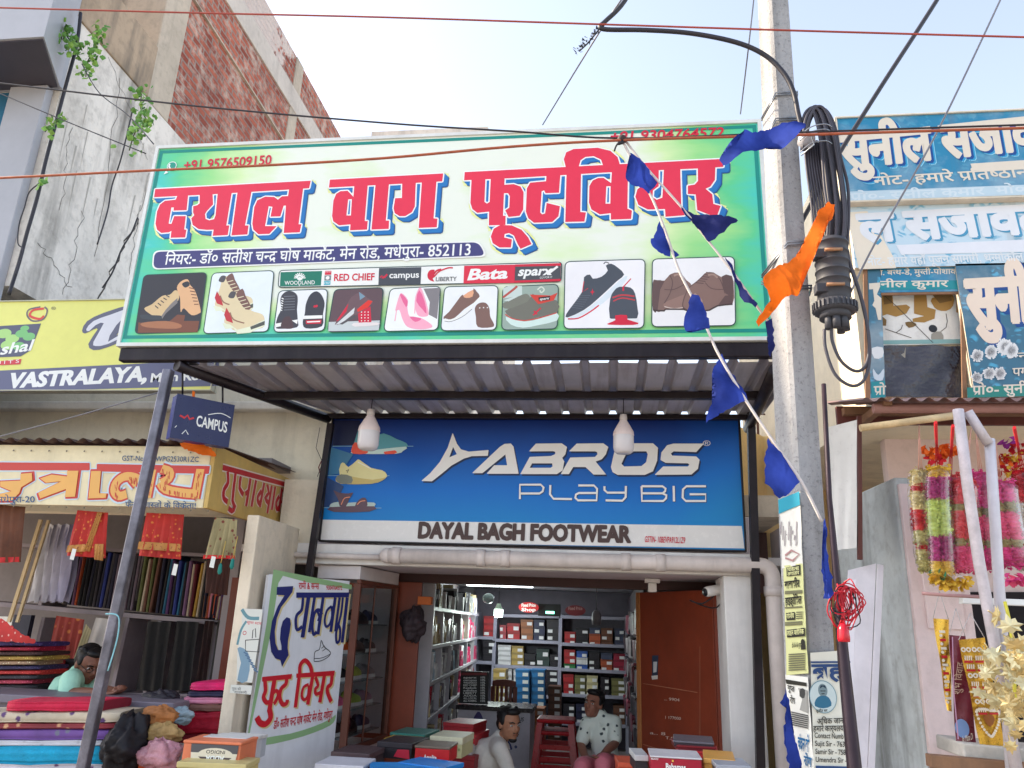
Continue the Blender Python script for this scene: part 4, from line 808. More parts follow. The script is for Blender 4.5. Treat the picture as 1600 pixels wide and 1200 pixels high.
# drain pipe
DP = thing('drain_pipe', 'white plastic drain pipe running along the lintel and down the right corner', 'pipe', (0, 5.2, 0))
a0, a1 = onY(605, 868, 5.24), onY(1188, 882, 5.24); zz = a0.z
b = MB(); arc = [Vec((a1.x+.07*math.sin(t*math.pi/12), 5.24, zz-.07*(1-math.cos(t*math.pi/12)))) for t in range(7)]
dn = onY(1214, 1190, 5.24); xd = arc[-1].x
b.tube([a0, Vec((a1.x-.01, 5.24, zz))]+arc+[Vec((xd, 5.24, zz-.2)), Vec((xd+.0, 5.24, 0))], .05, PVC, 20); b.build('pipe', DP)
b = MB(); b.ell(a0, (.055, .052, .052), PVC); b.build('end_cap', DP)
for px in (620, 752, 790, 978, 1032):
    b = MB(); c = onY(px, 870, 5.24); b.lathe([(.05, -.03), (.0575, -.03), (.0575, .03), (.05, .03)], (c.x, 5.24, zz), PVC, 20, (1, 0, 0)); b.build('coupling', DP)
b = MB(); b.lathe([(.05, -.03), (.0575, -.03), (.0575, .03), (.05, .03)], (xd, 5.24, zz-.16), PVC, 20); b.build('coupling', DP)
b = MB(); c0 = onY(440, 872, 5.26); b.tube([Vec((-2.38, 5.26, zz-.01)), Vec((a0.x-.03, 5.26, zz-.012))], .02, PVC, 10); tag(b.build('conduit'), 'thin white conduit left of the fat drain pipe on the lintel', 'conduit')
# LED bulbs under the canopy
BW = M((222, 206, 204), .3, .05); BG = M((214, 210, 214), .2, .03); SOCK = M((200, 190, 186), .4)
def bulb(px, ptop, pbot, y, label):
    top = onY(px, ptop, y); h = (top-onY(px, pbot, y)).length; z0 = top.z-h
    g = thing('led_bulb', label, 'lamp', (top.x, y, z0), 0, 'unlit bulbs hanging under the canopy'); r = h*.255
    b = MB(); b.lathe([(.001, 0), (r*.7, .002), (r*.9, h*.05), (r, h*.14), (r, h*.45)], (top.x, y, z0), BG, 24); b.build('diffuser', g)
    b = MB(); b.lathe([(r, h*.452), (r*1.03, h*.47), (r*.98, h*.56), (r*.55, h*.76), (r*.36, h*.84)], (top.x, y, z0), BW, 24); b.build('heat_sink', g)
    b = MB(); b.lathe([(r*.36, h*.842), (r*.38, h*.9), (r*.34, h), (.006, h*1.02)], (top.x, y, z0), SOCK, 16); b.build('socket', g)
    b = MB(); b.tube([(top.x, y, z0+h), (top.x+.004, y, 3.13)], .003, BLKP, 6); b.build('flex', g)
bulb(580, 640, 703, 4.7, 'white LED bulb hanging in front of the printed teal shoe')
bulb(974, 648, 709, 4.7, 'white LED bulb hanging in front of the fascia letter O')
# small fixtures at the shop mouth
b = MB(); c = onY(1019, 905, 5.9); b.box((c.x-.055, 5.86, 2.02), (c.x+.055, 5.94, 2.049), WPT); b.box((c.x-.03, 5.875, 1.955), (c.x+.03, 5.925, 2.018), WPT); tag(b.build('ceiling_socket', bevel=.004), 'small white ceiling fitting under the shop lintel', 'fitting')
cg = thing('security_camera', 'white bullet security camera at the right end of the shop soffit', 'camera', onY(1105, 925, 5.5))
c = onY(1098, 926, 5.45); dr = Vec((-.85, -.45, -.2)).normalized()
b = MB(); b.lathe([(.001, 0), (.03, .002), (.034, .02), (.034, .14), (.02, .15)], c-dr*.02, WPT, 18, -dr); b.build('housing', cg)
b = MB(); b.lathe([(.001, .0), (.027, .0), (.027, .006)], c-dr*.02+dr*.006, BLK, 18, -dr); b.build('lens', cg)
b = MB(); b.tube([c-dr*.1, c-dr*.13+Vec((.03, .02, .0)), c-dr*.15+Vec((.05, .1, .03))], .012, WPT, 8); b.build('bracket', cg)
b = MB(); b.tube(cr([c-dr*.12+Vec((0, 0, -.02)), c+Vec((.0, .02, -.07)), c+Vec((-.08, .05, -.05)), c+Vec((.1, .08, -.09)), c-dr*.16+Vec((.05, .05, .06))], 5), .005, BLK, 5); b.build('cable', cg)
# ---- concrete utility pole
CP_ = concrete(); ym, yr, yl = 3.1, 3.13, 3.24
def ln(a, b_, y, z): p, q = onY(*a, y), onY(*b_, y); return p+(q-p)*((z-p.z)/(q.z-p.z))
PG_ = thing('utility_pole', 'grey concrete electricity pole plastered with bills in front of the shops', 'pole', (.75, 3.15, 0))
b = MB(); rows = []
for z in (0, 1, 2, 3, 4, 5, 6.2):
    m_ = ln((1203, 0), (1257, 950), ym, z); r_ = ln((1234, 0), (1303, 950), yr, z); l_ = ln((1182, 0), (1219, 950), yl, z); k_ = l_+(r_-m_)
    c4 = []
    for P, Q, S in ((l_, m_, r_), (m_, r_, k_), (r_, k_, l_), (k_, l_, m_)): c4 += [Q+(P-Q)*.1, Q+(S-Q)*.1]
    rows.append(c4)
b.grid(rows, CP_, False, True); b.face(rows[-1], CP_); b.build('shaft', PG_)
GW = M((150, 156, 164), .35, .2, metal=.8)
for (ya, yb, yy) in ((165, 145, 0), (205, 185, 1), (438, 378, 2), (448, 448, 3)):
    b = MB(); y0 = ya
    l_ = Vec(onY(1190, y0+(20 if yy < 2 else -8), yl-.005)); m_ = onY(1212 if yy < 2 else 1231, yb if yy != 3 else 448, ym-.008); r_ = onY(1246 if yy < 2 else 1268, yb-2, yr-.008)
    for dz in (0, -.012): b.tube([l_+Vec((0, 0, dz)), m_+Vec((0, 0, dz)), r_+Vec((0, 0, dz)), r_+Vec((.01, .08, dz))], .004, GW, 6)
    b.build('wire_tie', PG_)
m0, m1 = onY(1257, 950, ym), None
PFR = PAB((onY(1257, 950, ym).x, ym-.004, 0), (onY(1303, 950, yr).x, yr-.004, 0))
mm = ln((1203, 0), (1257, 950), ym, 1.8); ll = ln((1182, 0), (1219, 950), yl, 1.8)
PLF = PAB((ll.x, ll.y, 0), (mm.x, mm.y, 0)); nrm = PLF.n
PLF.O = PLF.O+nrm*.012; PAPER = INK((222, 222, 216), .75); YP = INK((206, 208, 150), .75)
def bill(name, label, pl, px4, m):
    g = thing(name, label, 'poster', pl.p(*px4[3])); U = [pl.uv(*p) for p in px4]
    b = MB(); rows = []
    for j in range(9):
        t = j/8; a = Vec(U[0])*(1-t)+Vec(U[3])*t; c = Vec(U[1])*(1-t)+Vec(U[2])*t
        rows.append([pl.w(a*(1-i/5)+c*(i/5), .0012*math.sin(i*2.1+j*1.7)) for i in range(6)])
    b.grid(rows, m, True); b.build('sheet', g, fix=False); return g, Art(pl, g, base=.0035)
g1, A = bill('torn_poster', 'torn whitish bill with a blue top strip on the pole, highest of the posters', PLF, ((1218, 780), (1250, 768), (1254, 884), (1222, 888)), PAPER)
A.poly([(1217, 781), (1250, 768), (1251, 789), (1218, 803)], INK((40, 150, 176), .6))
for i in range(9): A.line([(1222+i*3, 815+7*(i % 4)), (1221+i*3, 835+9*(i % 3))], .005, INK((150, 140, 146), .7))
A.line([(1228, 868), (1238, 860), (1250, 866), (1240, 876), (1228, 872)], .008, INK((170, 130, 130), .7)); A.done()
g1, A = bill('newsprint_poster', 'yellowish newsprint bill with black lettering on the left face of the pole', PLF, ((1224, 884), (1254, 880), (1263, 1052), (1229, 1055)), YP)
K = INK((40, 40, 34), .7); A.zoom(1200, 880, 3.75)
A.poly([(112, 25), (192, 8), (194, 70), (114, 78)], K); A.text('चिकित*सा', (118, 50), (188, 40), (116, 30), YP, .02); A.text('लगातार', (118, 74), (188, 64), (118, 56), YP, .02)
A.text('बावासीर', (102, 150), (190, 140), (100, 110), K, .03); A.text('हाईड्रोसिल', (106, 246), (202, 236), (104, 205), K, .03)
A.poly([(110, 292), (162, 286), (164, 332), (114, 336)], K); A.text('गोपनीय', (114, 325), (158, 320), (113, 300), YP, .02)
for y in (168, 178, 262, 350, 362): A.line([(104, y), (205, y-6)], .006, INK((110, 110, 84), .7))
for y in (288, 300, 312, 324): A.line([(170, y), (208, y-2)], .004, INK((110, 110, 84), .7))
A.poly([(114, 392), (220, 378), (222, 428), (118, 436)], K); A.text('लाईन क*लीनिक', (118, 424), (216, 414), (117, 398), YP, .02)
A.text('डॉ० के० के० गुप*ता', (146, 496), (200, 492), (146, 474), K, .02); A.disc((210, 465), .012, K); A.poly([(200, 478), (222, 476), (226, 505), (198, 508)], K)
for y in range(530, 625, 13): A.line([(126, y+6), (222, y)], .005, INK((110, 110, 84), .7))
A.z = None; A.done()
g1, A = bill('curling_poster', 'white and black printed bill peeling off the pole below the yellow newsprint', PLF, ((1227, 1054), (1262, 1058), (1272, 1200), (1240, 1215)), PAPER)
A.zoom(1200, 880, 3.75); A.poly([(106, 680), (228, 700), (230, 722), (112, 706)], K); A.text('गुप*त', (120, 745), (160, 755), (118, 715), K, .02); A.text('रोग', (134, 818), (164, 825), (132, 785), K, .02)
A.poly([(180, 730), (235, 745), (240, 880), (190, 860), (205, 800)], INK((150, 150, 146), .7)); A.poly([(195, 735), (222, 742), (218, 790), (190, 780)], INK((60, 60, 60), .7), 2)
for y in range(872, 945, 12): A.line([(140, y), (240, y+22)], .005, INK((90, 90, 88), .7))
A.text('चंदन के', (178, 1085), (245, 1105), (180, 1020), INK((30, 100, 150), .7), .03); A.text('रोग', (215, 1180), (262, 1195), (215, 1130), INK((30, 100, 150), .7), .03); A.z = None; A.done()
PFR2 = PAB(PFR.O+PFR.n*.01-PFR.u, PFR.O+PFR.n*.01+PFR.u)
g1, A = bill('coaching_poster', 'white bill with big blue lettering and a round portrait on the pole front', PFR2, ((1266, 1020), (1322, 1016), (1334, 1215), (1272, 1215)), INK((228, 226, 212), .7))
BB_ = INK((40, 70, 120), .7); A.zoom(1200, 880, 3.75); A.line([(248, 580), (480, 578)], .006, BB_)
A.text('ब^ह', (254, 676), (452, 673), (250, 596), BB_, .03)
A.disc((320, 782), .053, INK((120, 150, 160), .7), 30, 1.05); A.disc((320, 782), .05, INK((200, 214, 214), .7), 30, 1.05); A.disc((318, 745), .018, INK((120, 140, 146), .7), 20, 1.25); A.poly([(276, 800), (300, 778), (340, 778), (362, 800), (368, 835), (320, 850), (272, 836)], INK((50, 110, 140), .7), 2); A.poly([(300, 735), (305, 715), (332, 715), (338, 735), (318, 722)], INK((30, 50, 70), .7))
A.line([(304, 748), (318, 748)], .003, K); A.line([(320, 748), (334, 748)], .003, K); A.line([(310, 765), (328, 764)], .003, K)
A.text('सुजीत सर', (278, 872), (345, 870), (278, 858), K, .02); A.text('अधिक जान', (285, 942), (440, 936), (285, 912), K, .015); A.text('हमारे कार्यलय', (262, 985), (440, 982), (262, 954), K, .015)
for i, t_ in enumerate(('Contact Numb', 'Sujit Sir - 763', 'Samir Sir - 758', 'Umendra Sir - ')):
    y = 1022+i*47; A.text(t_, (270+i*2, y), (440+i*6, y+6), (270+i*2, y-30), K, .012)
A.poly([(276, 1185), (470, 1190), (470, 1215), (276, 1215)], BB_); A.z = None; A.done()
# iron bar leaning against the pole
IRON = M((58, 44, 54), .5, .35, 8, .15, 40, .4)
b = MB(); ps = [onY(1287, 600, 3.06), onY(1296, 780, 3.05), onY(1309, 920, 3.03), onY(1318, 1030, 3.0), onY(1336, 1210, 2.95)]; e = ps[-1]+(ps[-1]-ps[-2])*(ps[-1].z/(ps[-2].z-ps[-1].z))
b.tube(ps+[e], [.009, .01, .014, .02, .024, .026], IRON, 6); tag(b.build('iron_bar'), 'dark iron bar leaning along the right side of the concrete pole', 'bar')
# tangle of red wire with a red bulb holder
REDW = M((190, 30, 46), .4, .1); random.seed(5)
wg = thing('red_wire_bundle', 'tangled coil of thin red wire hung on the iron bar', 'wire', onY(1318, 950, 2.95))
b = MB()
for i in range(15):
    cx, cy, rx, ry = 1318+random.uniform(-6, 10), 945+random.uniform(-8, 8), random.uniform(8, 24), random.uniform(18, 34); ph = random.random()*6
    b.tube(cr([onY(cx+rx*math.cos(ph+k*.9)*(1 if k % 2 else .8)+(8 if k == 3 else 0), cy+ry*math.sin(ph+k*.9), 2.93+.012*math.sin(k*2+i)) for k in range(9)], 4), .0022, REDW if i % 5 else BLK, 5)
for i in range(5): b.tube(cr([onY(1308, 912, 2.94), onY(1312+i*2, 930, 2.93), onY(1316+i*3, 960, 2.935), onY(1312, 975, 2.94)], 4), .0024, REDW, 5)
b.build('coil', wg)
b = MB(); b.lathe([(.001, .0), (.019, .0), (.021, .01), (.019, .038), (.012, .058), (.003, .062)], onY(1319, 1003, 2.92), M((196, 26, 44), .25), 16); b.build('bulb_holder', wg)
# ---- cable joint closure and coils
BP2 = M((66, 68, 76), .55, .2, 6); RUB = M((70, 68, 78), .5, .25, 12)
JC = thing('cable_closure', 'black ribbed cable joint closure strapped to the right of the concrete pole', 'junction box', onY(1302, 440, 3.1))
c0, c1 = onY(1305, 492, 3.08), onY(1298, 376, 3.08); ax = (c1-c0); H = ax.length; r0 = .066
b = MB(); pr = [(r0*.9, H*.16)]
for i in range(6):
    z = H*(.2+.125*i); pr += [(r0, z), (r0, z+H*.1), (r0*1.06, z+H*.102), (r0*1.06, z+H*.118), (r0, z+H*.12)]
pr += [(r0*.97, H*.98), (r0*.8, H), (.001, H)]
b.lathe(pr, c0, BP2, 28, ax); b.build('dome', JC)
b = MB(); b.lathe([(r0*.9, H*.02), (r0*1.22, H*.03), (r0*1.25, H*.06), (r0*1.25, H*.13), (r0*1.1, H*.16), (r0*.9, H*.17)], c0, BP2, 28, ax); axn = ax.normalized(); a1_ = axn.orthogonal().normalized(); a2_ = axn.cross(a1_)
for k in range(28):
    t = 2*math.pi*k/28; rd_ = a1_*math.cos(t)+a2_*math.sin(t); b.obox(c0+axn*H*.09+rd_*r0*1.27, rd_*.005, axn.cross(rd_)*.0035, axn*H*.045, BP2)
b.build('clamp_ring', JC)
b = MB(); b.lathe([(r0*.9, H*.02), (r0*.95, -H*.05), (.001, -H*.06)], c0, BP2, 24, ax); b.build('base', JC)
for k in range(5):
    b = MB(); t = -2.6+k*.85; rd_ = Vec((math.cos(t), math.sin(t), 0)); b.tube([c0+rd_*r0*.55, c0+rd_*r0*.6-axn*.07], .016, BP2, 10); b.build('cable_port', JC)
for zz_ in (.3, .76):
    b = MB(); q = c0+axn*H*zz_+Vec((-r0*.8, -.03, 0)); b.obox(q, (.03, 0, 0), (0, .025, 0), (0, 0, .02), BP2); b.build('bracket', JC, bevel=.004)
    b = MB(); q = c0+axn*H*zz_+Vec((-r0*.2, -r0-.012, 0)); b.tube([q+Vec((-.035, 0, 0)), q+Vec((.035, 0, .002))], .008, M((170, 130, 100), .4, metal=.6), 8); b.build('bolt', JC)
for pts in (((1288, 515), (1290, 545), (1305, 585), (1332, 603), (1352, 590), (1359, 550), (1352, 490), (1338, 440), (1326, 405), (1322, 380)), ((1299, 512), (1301, 535), (1315, 565), (1338, 580), (1354, 568), (1358, 530), (1346, 468), (1330, 420), (1324, 390))):
    b = MB(); b.tube(cr([onY(x, y, 3.06) for x, y in pts], 6), .0068, RUB, 8); b.build('tail_cable', JC)
CC = thing('cable_coil', 'thick coil of black cables looped and wired to the right of the concrete pole', 'cable', onY(1290, 380, 3.1)); random.seed(3)
for i in range(11):
    b = MB(); o = i*3.2; rr_ = random.uniform(-2, 2); y_ = 3.04+.012*(i % 4)
    top = [(1252+o*.2, 235), (1253+o*.35, 190+o*.1), (1260+o*.55, 172-o*.1+rr_), (1270+o*.7, 172+rr_), (1278+o*.85, 200), (1284+o*.9, 240+rr_), (1289+o*1.05+rr_, 290), (1294+o*1.0, 340+rr_), (1292+o*.9+rr_, 395)]
    if i % 3 == 0: top = top[3:]
    b.tube(cr([onY(x, y, y_) for x, y in top], 5), .0058+.0008*(i % 3), RUB, 8); b.build('strand', CC)
for i in range(7):
    b = MB(); b.tube(cr([onY(1256+i*4, 205+i*3, 3.09), onY(1260+i*4, 260, 3.08), onY(1268+i*4.5, 320, 3.07), onY(1274+i*5, 385+4*(i % 2), 3.06), onY(1284+i*4, 412, 3.07)], 5), .0055, RUB, 7); b.build('strand', CC)
b = MB()
for y0 in (196, 204, 222): b.tube(cr([onY(1250, y0+16, 3.02), onY(1268, y0+2, 2.99), onY(1290, y0-2, 2.98), onY(1300, y0+3, 3.02)], 4), .003, GW, 5)
b.tube([onY(1252, 243, 3.0), onY(1272, 226, 2.98), onY(1268, 214, 2.99)], .003, GW, 5); b.build('tie_wire', CC)
b = MB(); b.tube([onY(1252, 218, 3.05), onY(1268, 222, 3.03)], .03, M((170, 170, 176), .4), 14); b.build('white_coil', CC)
# ---- overhead cables
def cable(label, pts, y, r, m, sm=5, name='overhead_cable'):
    P = [onY(p[0], p[1], p[2] if len(p) > 2 else y) for p in pts]; b = MB(); b.tube(cr(P, sm), r, m, 7); return tag(b.build(name), label, 'cable')
RC = M((170, 74, 62), .45, .2); OC = M((176, 92, 62), .45, .25, 20); BC = M((46, 44, 52), .45, .2); GC_ = M((120, 120, 128), .4, .2)
cable('thin red cable crossing the sky along the top of the view', [(-300, 4), (0, 12), (300, 20), (600, 27), (940, 38), (1250, 48), (1600, 58), (1900, 66)], 2.75, .0042, RC)
cable('black cable crossing the white flank and ending at the bunting knot', [(-300, 98), (0, 130), (300, 165), (600, 192), (800, 205), (972, 216, 2.98), (1240, 207), (1600, 195), (1900, 186)], 2.98, .0045, BC)
cable('orange brown cable sagging across the big green sign', [(-300, 292), (0, 278), (240, 266), (420, 258), (600, 247), (800, 229), (972, 219, 2.96), (1240, 211), (1600, 200), (1900, 192)], 2.96, .0062, OC)
cable('thick black cable arching from the sky into the pole', [(1010, -60), (975, 3), (945, 34), (938, 41), (948, 46), (1010, 47), (1080, 52), (1150, 66), (1195, 86), (1225, 115), (1240, 145), (1247, 178), (1254, 205)], 3.05, .0115, BC, 6)
cable('thin grey wire slanting down from the arching cable to the green sign', [(1000, -40, 3.06), (940, 45, 3.2), (848, 195, 4.2)], 3.5, .0042, GC_)
cable('thin wire dropping steeply beside the concrete pole top', [(1182, -40), (1170, 70), (1157, 178, 4.2)], 3.6, .004, GC_)
cable('thick dark cable slanting steeply from upper right behind the coil', [(1510, -80), (1464, 0), (1380, 130), (1308, 245), (1275, 305), (1240, 370)], 3.3, .011, BC)
cable('grey wire slanting across the two blue decoration shop signs', [(1600, -85), (1563, 0), (1465, 205), (1370, 375), (1330, 455), (1318, 480)], 3.6, .0052, GC_)
cable('thin wire from the glass building to the green sign corner', [(-60, 120, 4.3), (80, 180, 4.2), (228, 240, 4.15)], 4.2, .004, BC)
cable('thin black wire sagging down the creeper on the white flank', [(128, 100, 4.5), (155, 145, 4.5), (200, 180, 4.4), (240, 225, 4.15)], 4.4, .004, BC)
cable('thin wire rising across the cream wall to the leaning post', [(-60, 700), (0, 682), (120, 650), (248, 613)], 4.2, .0042, GC_)
cable('wire hanging slack on the white flank with a frayed end', [(208, 168, 4.9), (190, 245, 4.95), (175, 290, 5.0), (168, 330, 5.0), (152, 382, 5.0)], 4.9, .006, BC)
cable('bundle of old dark wires down the corner of the white flank', [(126, 20, 4.8), (120, 70, 4.8), (104, 130, 4.8), (88, 190, 4.8), (72, 250, 4.8), (58, 310, 4.8), (42, 365, 4.8), (30, 410, 4.8), (14, 460, 4.75)], 4.8, .014, BC)
cable('thin twisted wire hanging beside the dark bundle', [(64, 285, 4.75), (46, 300, 4.75), (38, 325, 4.75), (30, 350, 4.75), (28, 380, 4.75), (36, 392, 4.75), (24, 430, 4.7)], 4.75, .005, BC)
cable('black crack-hugging wire on the white flank beside the green sign', [(215, 340, 5.6), (205, 365, 5.6), (190, 390, 5.6), (176, 425, 5.6), (160, 450, 5.6)], 5.6, .007, BC)
# dry creeper scrap hanging from the arching cable
random.seed(9); b = MB(); DRY = M((52, 54, 62), .8)
b.tube(cr([onY(939, 42, 3.05), onY(928, 56, 3.05), onY(918, 68, 3.06), onY(905, 80, 3.06)], 4), .004, DRY, 5)
for i in range(60):
    t = random.random(); x, y = 938-t*38+random.uniform(-6, 6)*(1-t*.5), 45+t*38+random.uniform(-4, 4); p = onY(x, y, 3.05+random.uniform(-.02, .02)); a_ = Vec((random.uniform(-1, 1), random.uniform(-1, 1), random.uniform(-1, 1)))*.018; c_ = Vec((random.uniform(-1, 1), 0, random.uniform(-1, 1)))*.012
    b.face([p, p+a_, p+a_*.5+c_], DRY)
tag(b.build('dry_creeper', fix=False), 'scrap of dry creeper hanging off the arching black cable', 'creeper')
# ---- cloth flags
def clothmat(rgb, tr=.42):
    k = ('cloth', rgb)
    if k in MATS: return MATS[k]
    m, N = newmat('thin_cloth', .8, 0, .15); c = lin(rgb); n = N.noise(9, 6); N.col(N.mix(N.ramp(n, [(.35, 0.), (.65, 1.)]), tuple(x*.5 for x in c), tuple(min(1, x*1.15+.01) for x in c)))
    N.bump(N.noise(300, 2), .15, .002); t = N.n('BsdfTranslucent'); t.inputs[0].default_value = (*c, 1); mx = N.n('MixShader'); mx.inputs[0].default_value = tr
    N.l(N.b.outputs[0], mx.inputs[1]); N.l(t.outputs[0], mx.inputs[2]); N.l(mx.outputs[0], N.t.nodes['Material Output'].inputs[0]); MATS[k] = m; return m
def cloth(name, poly, y, m, parent=None, amp=.02, fx=30, seed=0, th=0):
    bm = bmesh.new(); vs = [bm.verts.new(onY(px, py, y)) for px, py in poly]; f = bm.faces.new(vs); bmesh.ops.triangulate(bm, faces=[f])
    for _ in range(4): 
        es = [e for e in bm.edges if e.calc_length() > .022]
        if not es: break
        bmesh.ops.subdivide_edges(bm, edges=es, cuts=1); bmesh.ops.triangulate(bm, faces=bm.faces[:])
    c = sum((v.co for v in bm.verts), Vec())/len(bm.verts); rq = random.Random(seed+len(poly))
    for v in bm.verts:
        if v.is_boundary: v.co += Vec((rq.uniform(-1, 1), 0, rq.uniform(-1, 1)))*.0045
    for v in bm.verts:
        d = v.co-c; v.co.y += amp*math.sin((d.x*.8+d.z*.5)*fx+seed)+amp*.6*math.sin((d.x*.5-d.z)*fx*.7+seed*2)
    for fc in bm.faces: fc.smooth = True
    me = bpy.data.meshes.new(name); bmesh.ops.recalc_face_normals(bm, faces=bm.faces); bm.to_mesh(me); bm.free(); me.materials.append(m)
    o = bpy.data.objects.new(name, me); COL.objects.link(o); WM[o] = Matrix.Identity(4)
    if parent: o.parent = parent; o.matrix_parent_inverse = WM[parent].inverted()
    return o
BLUEC = clothmat((44, 66, 160)); DBLUE = clothmat((34, 42, 104)); ORC = clothmat((250, 116, 28))
BN = thing('bunting', 'string of ragged blue pennants slanting from the cable knot to the pole', 'bunting', onY(972, 217, 2.97)); ROPE = M((206, 198, 196), .8, .2)
S1 = [(972, 218, 2.97), (1000, 275, 2.97), (1020, 312, 2.97), (1040, 362, 2.97), (1062, 425, 2.97), (1095, 490, 2.97), (1120, 548, 2.96), (1165, 625, 2.95), (1210, 692, 2.94), (1252, 752, 2.94), (1284, 815, 2.96)]
b = MB(); b.tube(cr([onY(*p) for p in S1], 5), .0055, ROPE, 6); b.build('rope', BN)
b = MB(); b.tube(cr([onY(976, 218, 2.98), onY(1010, 262, 2.98), (onY(1066, 325, 2.98)), onY(1108, 378, 2.99), onY(1150, 432, 3.0), onY(1185, 482, 3.02), onY(1203, 505, 3.05)], 5), .005, ROPE, 6); b.build('rope', BN)
b = MB(); b.ell(onY(972, 218, 2.97), (.022, .02, .022), M((60, 44, 44), .7)); b.tube(cr([onY(974, 222, 2.96), onY(964, 226, 2.95), onY(960, 236, 2.95)], 3), [.008]*3+[.004]*4, BLK, 6); b.build('knot', BN)
FL = [([(985, 234), (1000, 245), (1027, 280), (1020, 290), (1013, 305), (1005, 296), (990, 291), (977, 283), (978, 275), (990, 252)], BLUEC), ([(1031, 344), (1048, 378), (1061, 398), (1055, 400), (1046, 382), (1048, 402), (1032, 396), (1018, 385), (1017, 376)], BLUEC), ([(1065, 322), (1110, 335), (1153, 349), (1130, 362), (1107, 377), (1085, 350)], DBLUE),
      ([(1080, 463), (1090, 465), (1106, 500), (1109, 512), (1090, 512), (1074, 516), (1067, 505)], BLUEC), ([(1130, 405), (1145, 425), (1181, 480), (1178, 483), (1160, 468), (1148, 440)], DBLUE), ([(1130, 550), (1150, 590), (1169, 624), (1140, 640), (1103, 659), (1112, 630), (1118, 600), (1112, 580)], BLUEC), ([(1203, 682), (1215, 698), (1254, 750), (1228, 775), (1216, 778), (1194, 755), (1192, 722)], BLUEC),
      ([(1285, 808), (1292, 835), (1301, 900), (1299, 928), (1290, 938), (1284, 935), (1285, 880), (1291, 850)], BLUEC)]
for i, (P, m) in enumerate(FL): cloth('pennant', P, 2.955-(.0 if i < 6 else .03), m, BN, .02, 34, i)
tag(cloth('blue_cloth', [(1258, 192), (1240, 192), (1200, 196), (1166, 195), (1155, 215), (1150, 228), (1124, 244), (1134, 256), (1160, 244), (1198, 222), (1220, 214), (1226, 218), (1222, 229), (1241, 222), (1258, 200)], 2.86, BLUEC, None, .035, 26, 1), 'blue ragged cloth tied round the pole top beside the cable coil', 'cloth')
tag(cloth('blue_cloth', [(1196, 506), (1206, 500), (1211, 545), (1203, 556), (1199, 522)], 2.98, DBLUE, None, .01, 20, 3), 'dark blue rag hanging at the left edge of the pole below the orange cloth', 'cloth')
tag(cloth('blue_cloth', [(1229, 1075), (1234, 1100), (1230, 1118), (1240, 1150), (1252, 1200), (1262, 1215), (1236, 1215), (1226, 1170), (1224, 1135), (1228, 1108), (1220, 1098)], 3.12, BLUEC, None, .012, 20, 5), 'blue cloth stuck behind the peeling bills low on the pole', 'cloth')
tag(cloth('orange_cloth', [(1297, 309), (1308, 313), (1304, 335), (1285, 365), (1268, 392), (1256, 420), (1247, 463), (1224, 468), (1206, 490), (1186, 506), (1183, 500), (1201, 474), (1190, 445), (1192, 438), (1215, 418), (1246, 398), (1262, 368), (1280, 330)], 2.93, ORC, None, .03, 20, 2), 'twisted bright orange cloth tied between pole and cable coil', 'cloth')
tag(cloth('orange_scrap', [(300, 610), (304, 612), (302, 632), (310, 690), (330, 700), (338, 712), (318, 712), (290, 702), (280, 694), (300, 690)], 4.3, ORC, None, .01, 30, 1), 'orange cloth scrap caught behind the hanging navy sign', 'cloth')
# ---- creepers on the flank
random.seed(21); LEAF = M((96, 150, 62), .5, .3, 9); LEAF2 = M((140, 186, 84), .5, .3, 9); STEM = M((88, 96, 60), .7)
def creeper(label, spine, spread, n, y):
    g = thing('creeper', label, 'plant', onY(*spine[-1], y), 0, 'creepers on the white flank')
    b = MB(); b.tube(cr([onY(px, py, y) for px, py in spine], 4), .005, STEM, 5); b.build('stem', g)
    b = MB(); sp = cr(spine, 12)
    for i in range(int(n*1.7)):
        px, py = random.choice(sp); px += random.gauss(0, spread); py += random.gauss(0, spread*.6); p = onY(px, py, y+random.uniform(-.12, .02)); s = random.uniform(.022, .045)
        R_ = Matrix.Rotation(random.uniform(-.9, .9), 3, 'X') @ Matrix.Rotation(random.uniform(-.9, .9), 3, 'Z') @ Matrix.Rotation(random.uniform(0, 6.3), 3, 'Y')
        L = [(0, 0, 0), (.5, .1, .25), (.62, .05, .6), (.35, -.02, .9), (0, .0, 1.25), (-.35, -.02, .9), (-.62, .05, .6), (-.5, .1, .25)]
        m = LEAF if random.random() < .6 else LEAF2; Q = [p+R_ @ Vec(q)*s for q in L]; c_ = p+R_ @ Vec((0, -.12, .6))*s
        for k in range(8): b.face([Q[k], Q[(k+1) % 8], c_], m)
    b.build('leaves', g, fix=False)
creeper('thick green creeper clump at the top corner of the white flank', [(92, 36), (100, 50), (112, 68), (118, 85)], 9, 60, 4.75)
creeper('green creeper trailing under the parapet beside the dark wires', [(152, 42), (150, 70), (138, 95), (134, 120)], 8, 55, 4.75)
creeper('sparse creeper sprig on the dark wire bundle', [(98, 188), (85, 192), (70, 206)], 6, 22, 4.75)
creeper('long creeper hanging down the flank to the green sign corner', [(222, 140), (220, 170), (230, 192), (212, 205), (202, 235)], 8, 70, 4.6)
creeper('tiny creeper sprout low on the dark wire bundle', [(68, 283), (66, 290)], 3, 8, 4.75)
